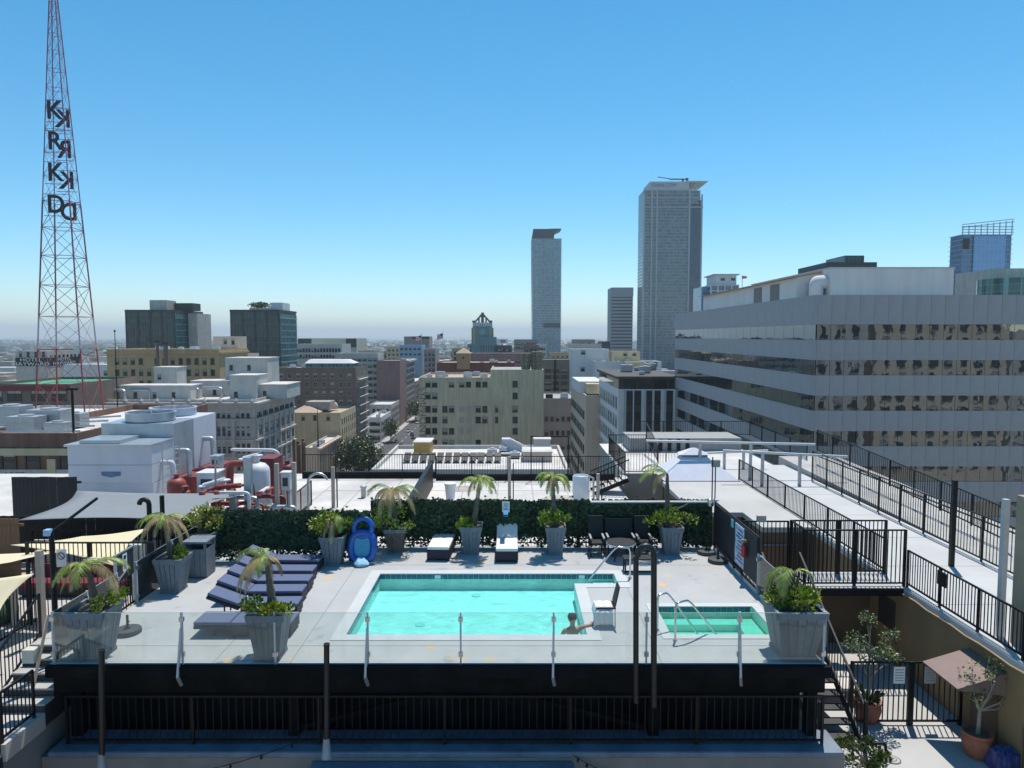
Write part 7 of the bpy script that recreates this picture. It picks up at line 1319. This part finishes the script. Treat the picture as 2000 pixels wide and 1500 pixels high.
for u in (1257, 1272, 1282, 1345, 1369): x = PX(u, 500, Y); MB().box(x - .8, x + .8, Y - 1.0, Y - .36, -40, z - (0 if u not in (1257, 1369) else 4)).build('column', SLP, t)
MB().box(PX(1346, 500, Y), PX(1368, 500, Y), Y - .8, Y - .37, -40, z - 14).build('dark_bay', curtain('navy_glass', (.04, .06, .1), 1.7, 3.3, .08), t)
zc = PZv(354, Y); MB().box(PX(1270, 360, Y), PX(1346, 360, Y), Y + 1, Y + 40, z, zc).build('crown_screen', mat('crown_pale', (.42, .46, .48), .6, .06), t); MB().hexa([(PX(1340, 350, Y), Y - 1, zc - 1.5), (PX(1382, 352, Y), Y - 1, zc - .8), (PX(1382, 352, Y), Y + 40, zc - .8), (PX(1340, 350, Y), Y + 40, zc - 1.5)], [(PX(1340, 350, Y), Y - 1, zc + .2), (PX(1382, 352, Y), Y - 1, zc + .2), (PX(1382, 352, Y), Y + 40, zc + .2), (PX(1340, 350, Y), Y + 40, zc + .2)]).build('roof_fin', MATS['crown_pale'], t)
for u in (1352, 1359): MB().box(PX(u, 360, Y) - .5, PX(u, 360, Y) + .5, Y + 1, Y + 2, z - 4, zc - 1.5).build('fin_strut', SLP, t)
text_obj('ONNI.COM', 5.0, mat('dark_letters', (.03, .04, .05), .6, .1), (PX(1297, 360, Y), Y + .9, PZv(361.5, Y)), (R(90), 0, 0), t, 'lettering', .05)
for v in (386, 404): MB().box(a - .5, b + (3 if v == 404 else 1), Y - 1.6, Y - 1.01, PZv(v + 2, Y), PZv(v, Y)).build('terrace_edge', SLP, t)
MB().box(PX(1364, 395, Y), PX(1371, 395, Y), Y, Y + 6, PZv(402, Y), PZv(390, Y)).build('corner_room', SLP, t)
cr = thing('roof_crane', 'dark maintenance crane arm on top of the tallest tower', 'crane', (PX(1338, 350, Y), Y + 10, zc)); MB().bar((PX(1338, 350, Y), Y + 10, zc), (PX(1338, 350, Y), Y + 10, PZv(345, Y)), 1.6).build('mast', BLACK, cr); MB().bar((PX(1312, 345, Y), Y + 10, PZv(346, Y)), (PX(1349, 345, Y), Y + 10, PZv(346, Y)), 1.3).build('boom', mat('crane_grey', (.1, .12, .14), .6, .1), cr); MB().bar((PX(1288, 340, Y), Y + 10, PZv(341.5, Y)), (PX(1313, 343, Y), Y + 10, PZv(345, Y)), .8).build('jib', MATS['crane_grey'], cr); MB().box(PX(1344, 345, Y), PX(1349, 345, Y), Y + 9, Y + 11, PZv(348.5, Y), PZv(344, Y)).build('counterweight', BLACK, cr)
t, a, b, z = tower('pale apartment tower with white frames behind the grey office building', 1388, 1442, 556, 420, 24, 3.3, TG2, WHITEW, over=.3, slab_t=.6); Y = 420
for k in range(5): x = a + (b - a)*k/4; MB().box(x - .35, x + .35, Y - .75, Y - .31, -40, z).build('column', WHITEW, t)
MB().box(a + 3, b - 1, Y + .5, Y + 20, z, PZv(537, Y)).build('penthouse', WHITEW, t); MB().box(a + 1.5, b + .5, Y - .5, Y + 21, PZv(537, Y), PZv(535, Y)).build('roof_plate', GALV, t); MB().box(a - 4.5, a - .31, Y + 3, Y + 22, -40, z - 1).build('blue_wing', TG3, t)
for k in range(2): MB().box(a + 6 + 6*k, a + 8.5 + 6*k, Y + .35, Y + .49, PZv(548, Y), PZv(543, Y)).build('window', WG, t)
Y = 520; t, a, b, z = tower('blue glass tower with an open slatted crown at the right', 1880, 1976, 458, Y, 14, 3.5, TG3, SLP, over=.8, slab_t=.25)
MB().box(PX(1900, 480, Y), PX(1962, 480, Y), Y - 1.3, Y - .81, -30, z - 1).build('blue_front', curtain('sky_blue_glass', (.16, .34, .6), 3, 3.5, .03, .1, .06), t)
for k in range(5): zz = z + 1.5 + 2*k; MB().bar((a - 1, Y - .5, zz - 2.5*(k > 2)), (b + 1, Y - .5, zz + (1.5 if k > 2 else 0)), .5).build('crown_slat', SLP, t)
for k in range(9): x = a + (b - a)*k/8; MB().box(x - .25, x + .25, Y - .3, Y + .2, z, z + 6 + 4*k/8).build('crown_post', SLP, t)
MB().box(PX(1880, 470, Y), PX(1892, 470, Y), Y - 1.2, Y - .81, PZv(487, Y), PZv(466, Y)).build('dark_void', BLACK, t)
t, a, b, z = fb('round_grey_building', 'pale grey building with a curved green glass base at the right edge', 1945, 2060, 524, 330, 30, GREYS); MB().lathe((PX(1990, 560, 322), 326, GZ), [(14, 0), (14, PZv(546, 326) - GZ)], 40).build('curved_glass', CG2, t)
# ---------------------------------------------------------------- far low city
rnd = random.Random(12); fm_ = MB(); fcol = [mat('far_pale', (.5, .49, .47), .9, .1), mat('far_grey', (.28, .28, .28), .9, .1), mat('far_tan', (.36, .3, .24), .9, .1), mat('far_green', (.05, .075, .04), .9, .3)]
for _ in range(9000):
    Yf = 620 + 9000*rnd.random()**2.0; Xf = rnd.uniform(-.82, .82)*Yf
    w_, d_, h_ = rnd.uniform(8, 34), rnd.uniform(8, 34), rnd.uniform(4, 11) if rnd.random() < .9 else rnd.uniform(12, 26); fm_.mi = rnd.choice((0, 0, 1, 1, 2, 3, 3))
    if fm_.mi == 3: h_ = rnd.uniform(5, 12)
    if -66 < Xf < -44: continue
    fm_.box(Xf, Xf + w_, Yf, Yf + d_, GZ, GZ + h_)
o = fm_.build('distant_city', fcol); tag(o, 'low hazy city sprawl reaching to the horizon', 'cityscape', kind='stuff')
# ---------------------------------------------------------------- haze
def haze(dens):
    me = MB().box(-14000, 14000, -300, 26000, GZ - 1.0, 270.0).mesh('haze', bpy.data.materials.new('haze_air')); m = me.materials[0]; m.use_nodes = True; n = m.node_tree.nodes; n.remove(n['Principled BSDF'])
    v = n.new('ShaderNodeVolumePrincipled'); v.inputs['Density'].default_value = dens; v.inputs['Color'].default_value = (.84, .94, 1, 1); v.inputs['Anisotropy'].default_value = 0.2; m.node_tree.links.new(v.outputs[0], n['Material Output'].inputs['Volume'])
    o = bpy.data.objects.new('haze', me); C.objects.link(o); o['kind'] = 'stuff'; o['label'] = 'thin pale blue haze over the city'; return o
HAZE = 0.00012
if HAZE: haze(HAZE)
